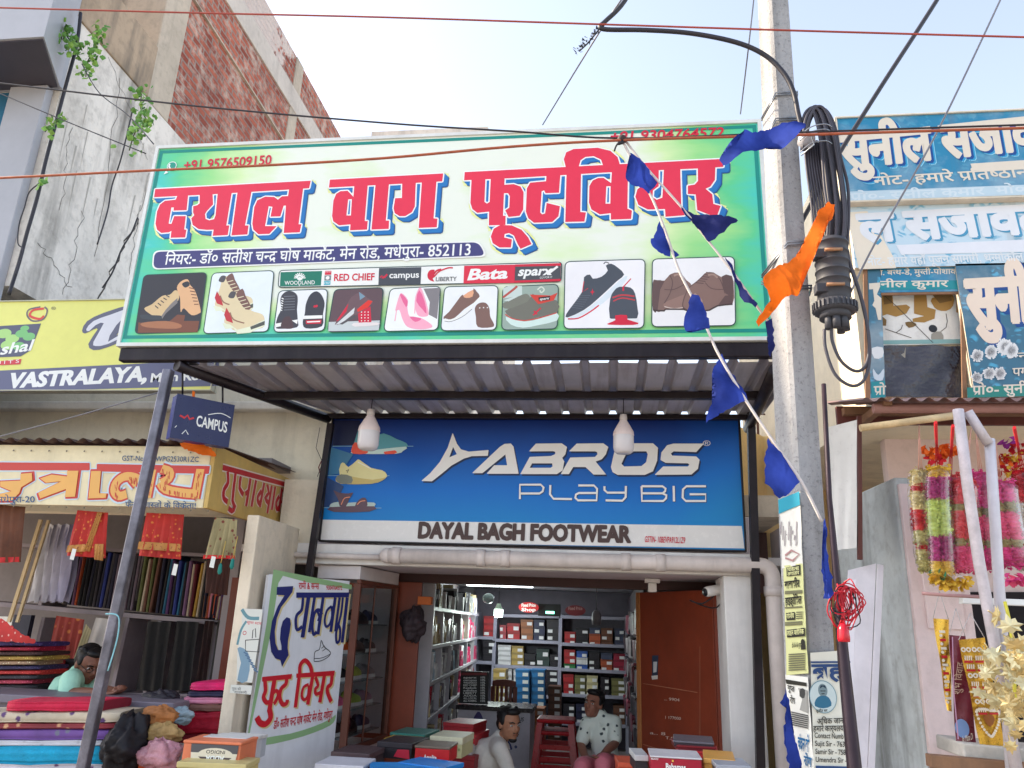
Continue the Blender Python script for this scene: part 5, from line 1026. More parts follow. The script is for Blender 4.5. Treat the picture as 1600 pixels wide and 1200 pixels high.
# ================================================================== RIGHT: DECORATION SHOP FRONT
def damask(a, b_, key, sc=9.):
    m, N = newmat('patterned_flex', .35); vo = N.n('TexVoronoi'); vo.inputs['Scale'].default_value = sc; N.l(N.obj(), vo.inputs['Vector'])
    wv = N.n('TexWave'); wv.wave_type = 'RINGS'; wv.inputs['Scale'].default_value = 9; wv.inputs['Distortion'].default_value = 14; wv.inputs['Detail'].default_value = 3; N.l(N.obj(), wv.inputs['Vector'])
    f = N.math('MULTIPLY', N.ramp(vo.outputs[0], [(.25, 1.), (.45, 0.)]), N.ramp(wv.outputs[1], [(.4, 0.), (.55, 1.)]))
    o = N.mix(f, lin(a), lin(b_)); o = N.mix(N.ramp(N.noise(2.2, 7), [(.46, 0.), (.74, .5)]), o, lin((206, 212, 212))); o = N.mix(N.ramp(N.noise(1, 5, N.map((8, 8, .6))), [(.56, 0.), (.74, .35)]), o, lin((120, 112, 104))); N.col(o); N.bump(N.noise(2.5, 3), .15, .04); return m
D1 = damask((30, 126, 166), (56, 142, 176), 'd1', 14); D2 = damask((190, 214, 228), (110, 176, 208), 'd2', 13); D3 = damask((50, 104, 130), (70, 160, 196), 'd3', 15)
CRM2 = INK((222, 212, 196)); SKB = INK((40, 150, 200)); NVB = INK((16, 70, 140))
CRF = M((226, 216, 196), .5, .15, 3, streak=.2)
g_, A = board('upper_signboard', 'blue signboard with big cream lettering at the top of the decoration shop', ((1302, 190), (1750, 157), (1752, 300), (1321, 322)), 4.55, .17, CRF, D1, frame=.012)
A.cur = 'lettering'
for m, sh in ((INK((150, 210, 230)), (.028, -.026)), (SKB, (.024, -.022)), (NVB, (.014, -.014)), (CRM2, (0, 0))): A.heavy('सुनील सजावट', (1316, 262), (1660, 228), (1311, 215), m, .009 if m != CRM2 else .008, .02, sh, 5)
A.poly([(1516, 256), (1760, 240), (1760, 258), (1520, 267)], CRM2); A.text('नोट- हमारे प^तिष*ठान में', (1366, 290), (1640, 274), (1363, 277), CRM2, .018)
A.poly([(1318, 300), (1752, 283), (1753, 300), (1321, 318)], INK((186, 208, 220))); A.text('प^ो०- सुनील कुमार  मो०- 9835', (1328, 314), (1690, 297), (1327, 303), INK((204, 218, 226)), .018); A.done()
g_, A = board('faded_signboard', 'faded pale blue flex signboard in the middle of the decoration shop front', ((1321, 325), (1752, 303), (1765, 406), (1342, 422)), 4.6, .05, CRF, D2, frame=0)
A.cur = 'lettering'
A.poly([(1322, 332), (1355, 330), (1395, 400), (1400, 419), (1342, 421)], INK((232, 222, 204)), 0)
for m, sh in ((INK((70, 150, 190)), (.014, -.012)), (INK((226, 230, 236)), (0, 0))): A.heavy('ल सजावट', (1345, 377), (1640, 362), (1338, 337), m, .009, .02, sh, 5)
A.poly([(1400, 383), (1760, 368), (1760, 390), (1408, 398)], INK((226, 230, 238))); A.text('नोट- हमारे यहाँ पूजन सामाग*ी, थर*मोकॉल', (1356, 415), (1600, 407), (1354, 404), INK((226, 232, 236)), .015); A.done()
# panel with a hole
OLD = thing('torn_signboard', 'torn blue flex panel with a hole showing the old painted wall behind', 'sign', onY(1430, 620, 4.62)); WOOD = M((150, 112, 84), .7, .25, 6, .2, 40, streak=.3); GRB = INK((30, 140, 150))
p4 = PY(4.62)
def strip(name, q, m):
    P = [p4.p(*c) for c in q]; b = MB(); b.prism(P, (0, .012, 0), m); return b.build(name, OLD)
strip('left_strip', ((1356, 421), (1375, 420), (1379, 500), (1384, 622), (1361, 624)), D3); strip('top_strip', ((1376, 420), (1500, 416), (1501, 455), (1377, 457)), D1)
for q in (((1349, 418), (1355, 418), (1360, 624), (1353, 624)), ((1500, 414), (1507, 414), (1511, 623), (1504, 623))): strip('wood_batten', q, WOOD)
strip('wood_batten', ((1376, 457.5), (1500, 455.5), (1500, 459), (1376, 461)), WOOD)
A = Art(p4, OLD); A.cur = 'lettering'; A.zoom(1340, 400, 5)
A.poly([(165, 200), (788, 190), (788, 260), (178, 265)], GRB); A.text('नील कुमार', (175, 245), (710, 240), (175, 198), CRM2, .02); A.text('ा. बर*थ-डे, मुर*ती-पोशाक', (175, 150), (785, 140), (175, 112), CRM2, .015)
A.poly([(88, 215), (175, 208), (175, 240), (150, 300), (185, 330), (185, 500), (160, 500), (140, 410), (115, 385), (130, 350), (120, 260), (90, 262)], CRM2); A.poly([(110, 720), (195, 715), (195, 790), (130, 800)], INK((220, 224, 226)), 2); A.poly([(105, 985), (212, 975), (215, 1105), (108, 1112)], GRB); A.text('प^ो', (125, 1085), (222, 1080), (125, 1020), CRM2, .02); A.poly([(120, 880), (160, 930), (205, 880), (195, 970), (130, 960)], INK((200, 214, 224)), 3); A.z = None; A.done()
OW = thing('old_wall', 'old whitewashed wall with ochre painted letters seen through the torn panel', 'wall', onY(1440, 535, 4.70)); p5 = PY(4.70)
b = MB(); b.prism([p5.p(*c) for c in ((1374, 455), (1505, 453), (1507, 537), (1376, 540))], (0, .015, 0), plaster((226, 226, 222), .45, 'ow')); b.build('whitewash', OW)
TARP, N = newmat('black_tarp', .25); N.col(N.mix(N.ramp(N.noise(3, 4), [(.4, 0.), (.6, 1.)]), lin((30, 26, 34)), lin((62, 60, 70)))); N.bump(N.noise(5, 4), .6, .05)
b = MB(); rows = [[p5.p(1376+131*i/10, 541+80*j/6, .012*math.sin(i*1.3+j)+.01) for i in range(11)] for j in range(7)]; b.grid(rows, TARP); b.build('black_tarpaulin', OW, fix=False)
A = Art(p5, OW); A.cur = 'old_lettering'; A.zoom(1340, 400, 5); OCH = INK((164, 128, 72), .85); OC2 = INK((120, 96, 60), .8)
A.poly([(185, 290), (270, 290), (280, 390), (380, 380), (410, 400), (380, 450), (300, 475), (230, 455), (190, 470)], OCH); A.poly([(200, 295), (265, 295), (270, 370), (205, 380)], OC2); A.poly([(440, 290), (535, 290), (545, 400), (610, 420), (600, 490), (520, 520), (430, 515), (430, 490), (520, 470), (440, 450)], OCH); A.poly([(580, 330), (740, 300), (745, 390), (690, 430), (620, 420), (585, 380)], OCH, 2); A.poly([(580, 300), (730, 295), (735, 350), (640, 370)], OC2); A.poly([(770, 290), (798, 290), (798, 450), (770, 440)], OCH); A.poly([(190, 470), (225, 500), (222, 545), (192, 545)], OC2); A.poly([(370, 520), (430, 515), (460, 540), (400, 562)], OC2, 2)
A.disc((588, 568), .025, BLK, 18); A.poly([(575, 610), (650, 590), (670, 660), (590, 675)], INK((150, 148, 140), .8), 2); A.poly([(195, 660), (800, 650), (800, 684), (195, 690)], INK((130, 170, 170), .8)); A.poly([(205, 705), (375, 702), (372, 795), (205, 790)], INK((150, 146, 136), .8))
for P in ([(190, 295), (300, 390), (420, 510), (590, 680)], [(690, 450), (700, 510), (690, 560), (650, 590)], [(300, 600), (340, 570), (350, 540)], [(215, 570), (330, 610), (420, 640)]): A.line(P, .004, INK((60, 56, 54), .8))
A.z = None; A.done()
g_, A = board('flower_signboard', 'dark teal patterned signboard with cream lettering and white printed flowers at the right edge', ((1505, 415), (1760, 404), (1765, 615), (1511, 623)), 4.6, .06, CRF, D3, frame=0)
A.cur = 'lettering'
for m, sh in ((NVB, (.02, -.02)), (INK((232, 214, 196)), (0, 0))): A.heavy('सुनील', (1513, 505), (1660, 498), (1508, 440), m, .012, .02, sh, 6)
WF = INK((226, 228, 228))
for (x, y, r) in ((1527, 556, .05), (1548, 550, .055), (1570, 542, .07), (1580, 548, .06), (1526, 590, .045), (1545, 584, .05), (1562, 584, .05)):
    A.disc((x, y), r*.6, WF, 16)
    for k in range(26):
        t = k*.2417; q = r*200*random.uniform(.75, 1.1); A.line([(x, y), (x+q*math.cos(t), y+q*math.sin(t))], .009, WF, 0, k % 2 == 0)
    for k in range(12): t = k*.5236; A.line([(x+2*math.cos(t), y+2*math.sin(t)), (x+6*math.cos(t), y+5*math.sin(t))], .003, INK((150, 152, 158)), 0, k == 0)
A.poly([(1510, 606), (1764, 594), (1765, 615), (1511, 622)], INK((34, 130, 120))); A.text('प^ो०- सुनील कुमार', (1518, 617), (1680, 611), (1518, 604), CRM2, .02); A.text('नोट', (1590, 562), (1625, 560), (1590, 552), CRM2, .01); A.text('पगड़ी', (1581, 588), (1625, 586), (1581, 576), CRM2, .01); A.done()
# awning
AW = thing('tin_awning', 'rusty corrugated tin awning over the garlands of the decoration shop', 'awning', (2.2, 4.3, 2.9)); TINR = tin((150, 120, 116), .6, 'aw')
b = MB(); rows = []; w_ = .075
for (y, z) in ((4.69, 3.045), (4.3, 2.945), (3.95, 2.855)): rows.append([(1.28+i*w_/8, y, z+.011*math.sin(2*math.pi*i/8)) for i in range(int(3.2/w_)*8)])
b.grid(rows, TINR); b.build('tin_sheet', AW, fix=False)
b = MB(); b.tube([(1.36, 4.05, 2.835), (4.4, 4.05, 2.845)], .026, M((170, 126, 118), .6, .2), 10); b.build('pipe', AW)
b = MB(); b.box((1.32, 4.4, 2.9), (4.4, 4.45, 2.94), WOOD); b.box((1.40, 4.0, 2.84), (1.44, 4.68, 2.88), WOOD); b.build('batten', AW)
b = MB(); b.box((1.3, 4.47, 2.86), (4.4, 4.5, 2.965), M((120, 70, 64), .7, .3)); b.build('valance', AW)
# bandaged bamboo and pipes holding the display
BAM = M((224, 196, 150), .6, .25, 12, .2, 60, streak=.2); WPIPE = M((214, 204, 208), .55, .2, 14, .2, 60, streak=.3)
def pole_(label, pts, y, r, m, n='display_pole'):
    b = MB(); b.tube([onY(px, py, y) for px, py in pts], r, m, 10); return tag(b.build(n), label, 'pole')
pole_('yellowed wrapped bamboo lying across under the awning', [(1344, 669), (1420, 659), (1502, 648)], 3.95, .019, BAM)
o = pole_('white wrapped pole leaning in front of the pink garland', [(1497, 640), (1512, 760), (1530, 880), (1553, 1000), (1592, 1225)], 3.72, .024, WPIPE)
pole_('short bent white pipe joining the two display poles at the top', [(1512, 643), (1528, 668), (1545, 694)], 3.74, .022, WPIPE)
pole_('upright white pipe at the right behind the leaning wrapped pole', [(1546, 686), (1555, 820), (1563, 950), (1582, 1225)], 3.76, .023, M((222, 218, 226), .35, .12, 5, streak=.15))
pole_('pinkish rod sticking out below the garlands', [(1441, 927), (1480, 930), (1537, 933)], 3.85, .008, M((196, 150, 146), .6, .2))
b = MB(); b.prism([onY(1505, 933, 3.95), onY(1640, 938, 3.95), onY(1640, 948, 3.95), onY(1505, 943, 3.95)], (0, .05, 0), WHT); tag(b.build('white_rail', bevel=.003), 'white rail behind the poles over the dark opening panel', 'rail')
b = MB(); b.prism([onY(1478, 925, 5.48), onY(1640, 925, 5.48), onY(1640, 1230, 5.48), (onY(1478, 1230, 5.48))], (0, .018, 0), M((34, 28, 34), .8, .2)); tag(b.build('doorway_shade_panel'), 'dark panel coloured as the unlit shop opening behind the gold banners', 'doorway')  # flat slab on the back wall, its dark colour stands for shade inside
# garlands in plastic sleeves
pm = bpy.data.materials.new('clear_plastic'); pm.use_nodes = True; n_ = pm.node_tree; n_.nodes.remove(n_.nodes['Principled BSDF'])
tr_ = n_.nodes.new('ShaderNodeBsdfTransparent'); gl_ = n_.nodes.new('ShaderNodeBsdfGlossy'); gl_.inputs['Roughness'].default_value = .12; gl_.inputs[0].default_value = (.9, .9, .9, 1); df_ = n_.nodes.new('ShaderNodeBsdfTranslucent'); df_.inputs[0].default_value = (.9, .88, .86, 1)
lw = n_.nodes.new('ShaderNodeLayerWeight'); lw.inputs[0].default_value = .35; mx = n_.nodes.new('ShaderNodeMixShader'); m2 = n_.nodes.new('ShaderNodeMixShader'); m2.inputs[0].default_value = .12
ml = n_.nodes.new('ShaderNodeMath'); ml.operation = 'MULTIPLY'; ml.inputs[1].default_value = .4; n_.links.new(lw.outputs[1], ml.inputs[0])
n_.links.new(tr_.outputs[0], m2.inputs[1]); n_.links.new(df_.outputs[0], m2.inputs[2]); n_.links.new(ml.outputs[0], mx.inputs[0]); n_.links.new(m2.outputs[0], mx.inputs[1]); n_.links.new(gl_.outputs[0], mx.inputs[2]); n_.links.new(mx.outputs[0], n_.nodes['Material Output'].inputs[0])
PLAST = pm
GCOL = dict(c=(226, 208, 150), o=(196, 186, 120), r=(206, 30, 44), y=(244, 196, 70), p=(240, 80, 150), h=(248, 96, 140), m=(190, 60, 130), g=(206, 222, 120), k=(240, 90, 96), w=(236, 226, 214), l=(168, 158, 104), G=(60, 130, 90))
def petals(b, c, r, m, n, s):
    for i in range(n):
        th = random.uniform(0, 6.283); ph = random.uniform(-1, 1); d = Vec((math.cos(th)*math.sqrt(1-ph*ph*.6), math.sin(th)*math.sqrt(1-ph*ph*.6), ph*.8)); p = c+Vec((d.x*r*random.uniform(.6, 1), d.y*r*random.uniform(.6, 1), d.z*r*.5))
        t = d.cross(Vec((random.uniform(-1, 1), random.uniform(-1, 1), random.uniform(-1, 1)))).normalized(); u = (d+Vec((0, 0, -.5))).normalized()
        b.face([p-t*s*.5, p+u*s*.7-t*s*.35, p+u*s, p+u*s*.7+t*s*.35, p+t*s*.5], m)
def garland(label, spine, hw, bands, y, hang, bag=True, sz=.0125):
    g = thing('garland', label, 'garland', onY(*spine[-1], y), 0, 'garlands hung in clear sleeves'); P = [onY(px, py, y) for px, py in cr(spine, 8)]
    r = hw*1.22*y/FPX; b = MB(); n = len(P)
    tot = sum(w_ for _, w_ in bands); L = sum((P[i+1]-P[i]).length for i in range(n-1)); N_ = max(8, int(L/.0095))
    for i in range(N_):
        t = i/N_; acc = 0
        for cc, w_ in bands:
            acc += w_/tot
            if t <= acc: break
        q = P[min(n-2, int(t*(n-1)))]; f = t*(n-1)-int(t*(n-1)); c = q+(P[min(n-1, int(t*(n-1))+1)]-q)*f; k = 'l' if False else cc
        for dx in (-.42, .42): petals(b, c+Vec((dx*r, random.uniform(-.3, .3)*r, 0)), r*.5, M(GCOL[k], .7, .3, 14), 20, sz)
    for dx in (-.42, .42):                       # the packed core of each strand
        rows = []; mm = []
        for i in range(N_+1):
            t = i/N_; acc = 0
            for cc, w_ in bands:
                acc += w_/tot
                if t <= acc: break
            k = min(n-2, int(t*(n-1))); c = P[k]+(P[k+1]-P[k])*(t*(n-1)-k)+Vec((dx*r, 0, 0)); rr_ = r*.44*(.82+.24*(i % 2)+random.uniform(-.06, .06))
            rows.append([c+Vec((math.cos(a*.6283)*rr_*(1+.14*math.sin(a*5+i)), math.sin(a*.6283)*rr_, 0)) for a in range(10)]); mm.append(cc)
        for i in range(N_): b.grid(rows[i:i+2], M(GCOL[mm[i]], .7, .3, 14), True, True)
    b.build('flowers', g, fix=False)
    if bag:
        b = MB(); rows = []
        for i, c in enumerate(P):
            t = i/(n-1); rr_ = r*1.12*min(1, .35+t*9)*(1 if t < .9 else 1-(t-.9)*3); rows.append([c+Vec((math.cos(a*math.pi/8)*rr_*(1+.06*math.sin(a*3+i)), math.sin(a*math.pi/8)*rr_*.8, 0)) for a in range(16)])
        b.grid(rows, PLAST, True, True); b.build('plastic_sleeve', g, fix=False)
    b = MB()
    for dx in (-3, 0, 3): b.tube([onY(*hang, y), onY((hang[0]+spine[0][0])/2+dx*.5, (hang[1]+spine[0][1])/2, y), onY(spine[0][0]+dx, spine[0][1], y)], .0022, M(GCOL['r' if hang[2:] else 'w'], .6) if len(hang) > 2 else M((214, 160, 140), .6), 5)
    b.build('string', g); return g
random.seed(8)
_on = onY
def onY(px, py, y, *_): d = ray(px, py); return EYE + d*(y/d.y)
garland('cream garland with red bands in a clear sleeve, leftmost of the hanging row', [(1438, 735), (1440, 790), (1447, 850), (1453, 892)], 13, [('c', 3), ('r', .5), ('c', 3), ('r', 3), ('o', 2.6), ('r', .6), ('o', 5)], 4.0, (1436, 664))
garland('garland of yellow, purple and pale green flowers in a sleeve, second from the left', [(1465, 730), (1464, 780), (1469, 850), (1472, 912)], 14, [('y', 2), ('m', 3.2), ('g', 4), ('m', 3), ('y', 3.2)], 3.97, (1462, 660, 1))
garland('coral, yellow and red garland in a sleeve, third from the left', [(1484, 742), (1484, 790), (1488, 840), (1491, 892)], 11, [('k', 4), ('g', 3.6), ('y', .6), ('r', 4.6)], 4.02, (1489, 665, 1))
garland('coral pink garland with olive rosettes behind the leaning pole', [(1507, 750), (1507, 800), (1508, 850), (1508, 892)], 14, [('k', 3), ('l', 1), ('k', 3.4), ('l', 1.1), ('h', 4)], 3.98, (1518, 668))
garland('hot pink garland between the two white poles', [(1532, 738), (1534, 800), (1538, 850), (1543, 890)], 13, [('p', 4), ('l', 1.1), ('h', 3.6), ('l', 1.1), ('p', 4)], 4.02, (1524, 668))
garland('thick pink garland right of the upright pipe', [(1562, 752), (1568, 800), (1578, 850), (1584, 885)], 17, [('p', 3), ('l', 1.2), ('h', 3.6), ('l', 1.2), ('p', 4)], 4.0, (1556, 690))
garland('red and white garland at the right edge of the view', [(1598, 735), (1600, 790), (1604, 850), (1606, 890)], 13, [('r', 2.5), ('w', 2), ('r', 2), ('w', 2)], 4.05, (1585, 668, 1))
def posy(label, spots, y, sz=.03):
    b = MB(); 
    for px, py, k, n in spots: petals(b, onY(px, py, y), .035, M(GCOL.get(k, (250, 120, 40)), .7, .2, 12), n, sz)
    return tag(b.build('artificial_flowers', fix=False), label, 'flowers', 'loose artificial flowers')
GCOL['O'] = (250, 110, 30); GCOL['v'] = (170, 60, 170)
posy('bunch of orange artificial flowers hung above the second garland', [(1455, 700, 'O', 20), (1466, 708, 'O', 26), (1478, 704, 'O', 22), (1462, 718, 'r', 14), (1486, 700, 'O', 16)], 4.08)
posy('yellow, red and violet artificial flowers at the right edge behind the pipe', [(1572, 720, 'O', 22), (1582, 712, 'y', 24), (1584, 735, 'y', 24), (1560, 735, 'r', 20), (1592, 700, 'r', 18), (1578, 750, 'y', 16), (1575, 690, 'v', 14), (1598, 725, 'r', 18), (1560, 715, 'r', 14)], 4.3)
posy('yellow flowers with green leaves at the foot of the second garland', [(1470, 905, 'y', 26), (1480, 912, 'y', 20), (1497, 912, 'y', 26), (1504, 908, 'y', 18), (1472, 896, 'G', 10), (1488, 904, 'w', 8)], 3.96)
posy('pale pink flower heads below the thick pink garland', [(1572, 905, 'h', 20), (1585, 903, 'p', 20), (1596, 908, 'h', 14)], 3.98)
# foil banners
GOLD = M((226, 178, 70), .28, .25, 6, .3, 20, .7); MAR = M((120, 46, 62), .3, .2, 5); FR = INK((200, 40, 50)); FW_ = INK((236, 226, 206))
def banner(label, q, y, m, deco):
    g = thing('foil_banner', label, 'banner', onY(*q[3], y), 0, 'foil banners under the garlands'); P = [onY(px, py, y) for px, py in q]
    b = MB(); rows = []
    for j in range(13):
        t = j/12; a = P[0]*(1-t)+P[3]*t; c = P[1]*(1-t)+P[2]*t; rows.append([a*(1-i/6)+c*(i/6)+Vec((0, .006*math.sin(j*.8+i*.9), 0)) for i in range(7)])
    b.grid(rows, m); b.build('sheet', g, fix=False); A = Art(PY(y-.008), g); deco(A); A.done()
    b = MB(); top = (P[0]+P[1])/2
    for e in (P[0], P[1]): b.tube([onY((q[0][0]+q[1][0])/2-2, q[0][1]-42, y), e], .002, ROPE, 4)
    b.build('string', g)
def deco1(A):
    for j in range(9): 
        A.poly([(1467+j*1.2, 985+j*13), (1476+j*1.2, 985+j*13), (1477+j*1.2, 989+j*13), (1468+j*1.2, 989+j*13)], FR if j % 2 else FW_)
        A.disc((1470+j*1.3, 993+j*13), .007, FW_, 10)
def deco2(A):
    A.text('शुभ विवाह', (1500, 1085), (1506, 1035), (1490, 1084), INK((200, 170, 150))); A.disc((1503, 1138), .03, INK((120, 150, 200)), 16, 1.3); A.text('Jai Mata Di', (1503, 1160), (1520, 1155), (1503, 1150), FW_)
    A.line([(1488, 995), (1490, 1080), (1497, 1155)], .005, INK((206, 160, 190)))
def deco3(A):
    for j in range(8):
        y = 1015+j*13.5; x = 1503+j*3.6
        for k in range(2):
            xx = x+k*17+2
            if j % 3 == 0:
                for q_ in (0, 8): A.disc((xx+q_, y), .011, FW_, 12); A.disc((xx+q_, y), .005, GOLD, 10)
            else:
                for i in range(4): A.line([(xx-1+i*3.2, y-4), (xx-.5+i*3.2, y+3)], .005, FW_)
                A.poly([(xx-2, y+4), (xx+12, y+4), (xx+12, y+7), (xx-2, y+7)], FR)
    HT = [(1525, 1112), (1535, 1108), (1548, 1110), (1560, 1112), (1560, 1128), (1553, 1145), (1547, 1150), (1534, 1135)]
    for i, (px, py) in enumerate(cr(HT, 4, True)): A.disc((px, py), .006, FW_, 8)
    A.poly([(1535, 1120), (1547, 1116), (1554, 1124), (1546, 1136)], INK((150, 90, 40)), 2)
banner('narrow gold foil banner beside the pink pillar, leftmost of the three', ((1458, 966), (1482, 968), (1488, 1112), (1480, 1110)), 3.98, GOLD, deco1)
banner('dark maroon printed banner between the two gold ones', ((1483, 992), (1508, 994), (1526, 1162), (1494, 1160)), 3.93, MAR, deco2)
banner('wide gold foil banner with white beads and a leaf emblem', ((1498, 1000), (1538, 996), (1572, 1170), (1532, 1168)), 3.88, GOLD, deco3)
# gold leaves
random.seed(14); GL1 = M((230, 202, 140), .3, .2, 8, .2, 30, .5); GL2 = M((240, 224, 176), .35, .2, 8, .2, 30, .45)
lg = thing('gold_leaf_spray', 'spray of shiny gold artificial leaves at the lower right edge', 'artificial plant', onY(1585, 1160, 3.55))
for i in range(64):
    px, py = 1584+random.gauss(0, 19), 1058+random.gauss(0, 46); p = onY(px, py, 3.55+random.uniform(-.12, .12)); s = random.uniform(.036, .062)
    R_ = Matrix.Rotation(random.uniform(-.8, .8), 3, 'X') @ Matrix.Rotation(random.uniform(-.9, .9), 3, 'Z') @ Matrix.Rotation(random.uniform(0, 6.3), 3, 'Y')
    L = [(0, 0), (.25, .18), (.62, .1), (.5, .4), (.85, .55), (.5, .7), (.45, 1.0), (.18, .95), (0, 1.4), (-.18, .95), (-.45, 1.0), (-.5, .7), (-.85, .55), (-.5, .4), (-.62, .1), (-.25, .18)]
    b = MB(); Q = [p+R_ @ Vec((x, .12*math.sin(x*3), z))*s for x, z in L]; c = p+R_ @ Vec((0, -.14, .55))*s
    for k in range(16): b.face([Q[k], Q[(k+1) % 16], c], (GL1, GL2)[i % 2])
    b.tube([p, p+R_ @ Vec((0, .05, -.5))*s], .003, GL1, 4); b.build('leaf', lg, fix=False)
b = MB(); b.tube(cr([onY(1570, 940, 3.7), onY(1578, 975, 3.68), onY(1582, 1020, 3.6), onY(1588, 1120, 3.56)], 4), .007, M((226, 214, 70), .5), 6); b.build('stem', lg)
# counter edge and clutter under the banners
b = MB(); P = [onY(1483, 1165, 4.0), onY(1640, 1180, 4.0)]; b.beam(P[0], P[1], .3, .06, M((206, 200, 190), .7, .3, 5, .3, 20)); tag(b.build('whitewashed_plank', bevel=.008), 'peeling whitewashed plank below the gold banners', 'plank')
b = MB(); P = [onY(1450, 1188, 3.8), onY(1650, 1206, 3.8)]; b.beam(P[0], P[1], .06, .05, WOOD); b.beam(P[0]+Vec((.03, 0, -.03)), P[0]+Vec((.03, 0, -1.0)), .05, .05, WOOD); tag(b.build('wooden_bench', bevel=.004), 'weathered wooden bench rail at the lower right corner', 'bench')
# white flex panel and leaning planks beside the pier
fp = thing('flex_panel', 'blank white flex panel in a brown frame hanging beside the pole', 'panel', onY(1318, 860, 4.3))
b = MB(); Q = [onY(1291, 668, 4.42), onY(1339, 656, 4.26), onY(1338, 856, 4.26), onY(1302, 860, 4.42)]; rows = []
for j in range(11):
    t = j/10; rows.append([(Q[0]*(1-t)+Q[3]*t)*(1-i/8)+(Q[1]*(1-t)+Q[2]*t)*(i/8)+Vec((.0, .012*math.sin(i*1.7+j*.5)*t, 0)) for i in range(9)])
b.grid(rows, M((226, 224, 220), .3, .1, 3, .2, 8)); b.build('flex', fp, fix=False)
b = MB(); b.beam(Q[1]+Vec((.012, 0, .02)), Q[2]+Vec((.012, 0, -.06)), .02, .03, M((96, 54, 48), .6, .2), (0, 1, 0)); b.build('frame_bar', fp)
PLK = M((226, 220, 224), .4, .12, 3, streak=.15)
def plank(label, q, y, d, th=.02, m=PLK):
    P = [onY(px, py, y+(d if i in (0, 1) else 0)) for i, (px, py) in enumerate(q)]; b = MB(); b.prism(P, (.003, th, 0), m); return tag(b.build('plank', bevel=.002), label, 'plank', 'white boards leaning by the pole')
plank('widest white board leaning between pole and pillar', ((1325, 891), (1369, 880), (1354, 1230), (1318, 1230)), 4.0, .3)
plank('narrow white board edge standing right of the widest board', ((1371, 881), (1381, 883), (1366, 1230), (1355, 1230)), 3.99, .3)
plank('short white board in front of the widest board beside the red wire', ((1319, 908), (1338, 905), (1330, 1230), (1312, 1230)), 3.9, .2)
b = MB(); 
for q in ((1398, 955), (1400, 962)): b.face([onY(q[0]-3, q[1]+6, 4.38), onY(q[0]+1, q[1]-6, 4.38), onY(q[0]+3, q[1]+5, 4.38)], RED)
onY = _on
# ================================================================== LEFT: CLOTH SHOP GOODS
ORD = ('first', 'second', 'third', 'fourth', 'fifth', 'sixth', 'seventh', 'eighth', 'ninth', 'tenth', 'eleventh', 'twelfth', 'thirteenth', 'fourteenth', 'fifteenth', 'sixteenth')
YS = 6.6; SHG = M((150, 140, 150), .5, .18, 4); ST = thing('cloth_shelf', 'grey partitioned wall shelf full of cloth in the shop at left', 'shelf', onY(180, 1085, YS+.2))
def bar(n, a, c, w_=.04, d=.34, m=SHG):
    b = MB(); P, Q = onY(*a, YS+d/2), onY(*c, YS+d/2); b.beam(P, Q, d, w_, m, (0, 0, 1) if abs(P.z-Q.z) < abs(P.x-Q.x) else (1, 0, 0)); b.build(n, ST, bevel=.003)
bar('shelf_board', (-60, 938), (362, 974)); bar('shelf_board', (-60, 848), (372, 872), .03); bar('shelf_board', (-60, 1082), (350, 1086))
for a, c in (((245, 836), (222, 955)), ((372, 872), (356, 968)), ((88, 965), (58, 1090)), ((217, 966), (192, 1082)), ((266, 970), (243, 1082)), ((311, 972), (292, 1080)), ((353, 972), (340, 1082)), ((105, 840), (82, 948))): bar('partition', a, c, .035)
b = MB(); q0, q1 = onY(64, 812, 6.2), onY(14, 972, 6.2)
b.beam(q0, q1, .02, .03, M((222, 200, 160), .6, .15), (1, 0, 0)); b.beam(q0+Vec((.06, .02, 0)), q1+Vec((.06, .02, 0)), .02, .025, M((222, 200, 160), .6, .15), (1, 0, 0)); b.build('upright_strip', ST)
random.seed(4)
CN_ = {'dark navy': (34, 34, 60), 'charcoal': (60, 56, 66), 'grey violet': (110, 96, 112), 'teal blue': (36, 100, 136), 'royal blue': (44, 60, 140), 'mauve': (124, 90, 130), 'maroon': (98, 26, 44), 'mustard': (186, 146, 60), 'brown': (110, 72, 60), 'orange': (190, 84, 50), 'olive': (96, 104, 60), 'cream': (190, 176, 156), 'pink': (190, 120, 140), 'checked grey': (120, 116, 112), 'black': (28, 26, 34), 'purple': (84, 50, 104)}
SEQ = ['checked grey', 'charcoal', 'dark navy', 'mauve', 'orange', 'black', 'black', 'dark navy', 'black', 'charcoal', 'dark navy', 'royal blue', 'charcoal', 'dark navy', 'grey violet', 'black', 'grey violet', 'mauve', 'grey violet', 'charcoal', 'grey violet', None, 'olive', 'cream', 'brown', 'olive', 'brown', None, 'dark navy', 'black', 'teal blue', 'purple', 'black', 'royal blue', 'teal blue', 'black', 'mauve', 'cream', 'maroon', 'mustard', 'cream', 'black', 'dark navy', 'brown', 'pink', 'orange', 'maroon', 'purple', 'royal blue', 'mauve', 'olive', 'cream']
cnt = {}
def bolt(px, base, w_, h, colr, label, y=YS-.02, d=.3):
    p = onY(px, base, y); b = MB(); m = M(CN_[colr], .75, .25, 9, .25, 90); wob = random.uniform(-.012, .012)
    b.prism([(p.x-w_/2, y, p.z), (p.x+w_/2, y, p.z), (p.x+w_/2+wob, y, p.z+h), (p.x-w_/2+wob, y, p.z+h)], (0, d, 0), m); o = b.build('cloth_bolt', bevel=min(w_*.42, .012)); return tag(o, label, 'cloth', 'cloth bolts standing on the shelf')
x = 97.0
for c_ in SEQ:
    if c_ is None: x += 5; continue
    w_ = random.uniform(4.2, 6.2); k = cnt.get(c_, 0); cnt[c_] = k+1; base = 944+(x-97)*.098
    bolt(x, base, w_*YS/FPX*.93, random.uniform(.44, .52)*(1.0 if x > 140 else .95), c_, f'{ORD[k]} {c_} folded cloth from the left standing on the upper shelf'); x += w_
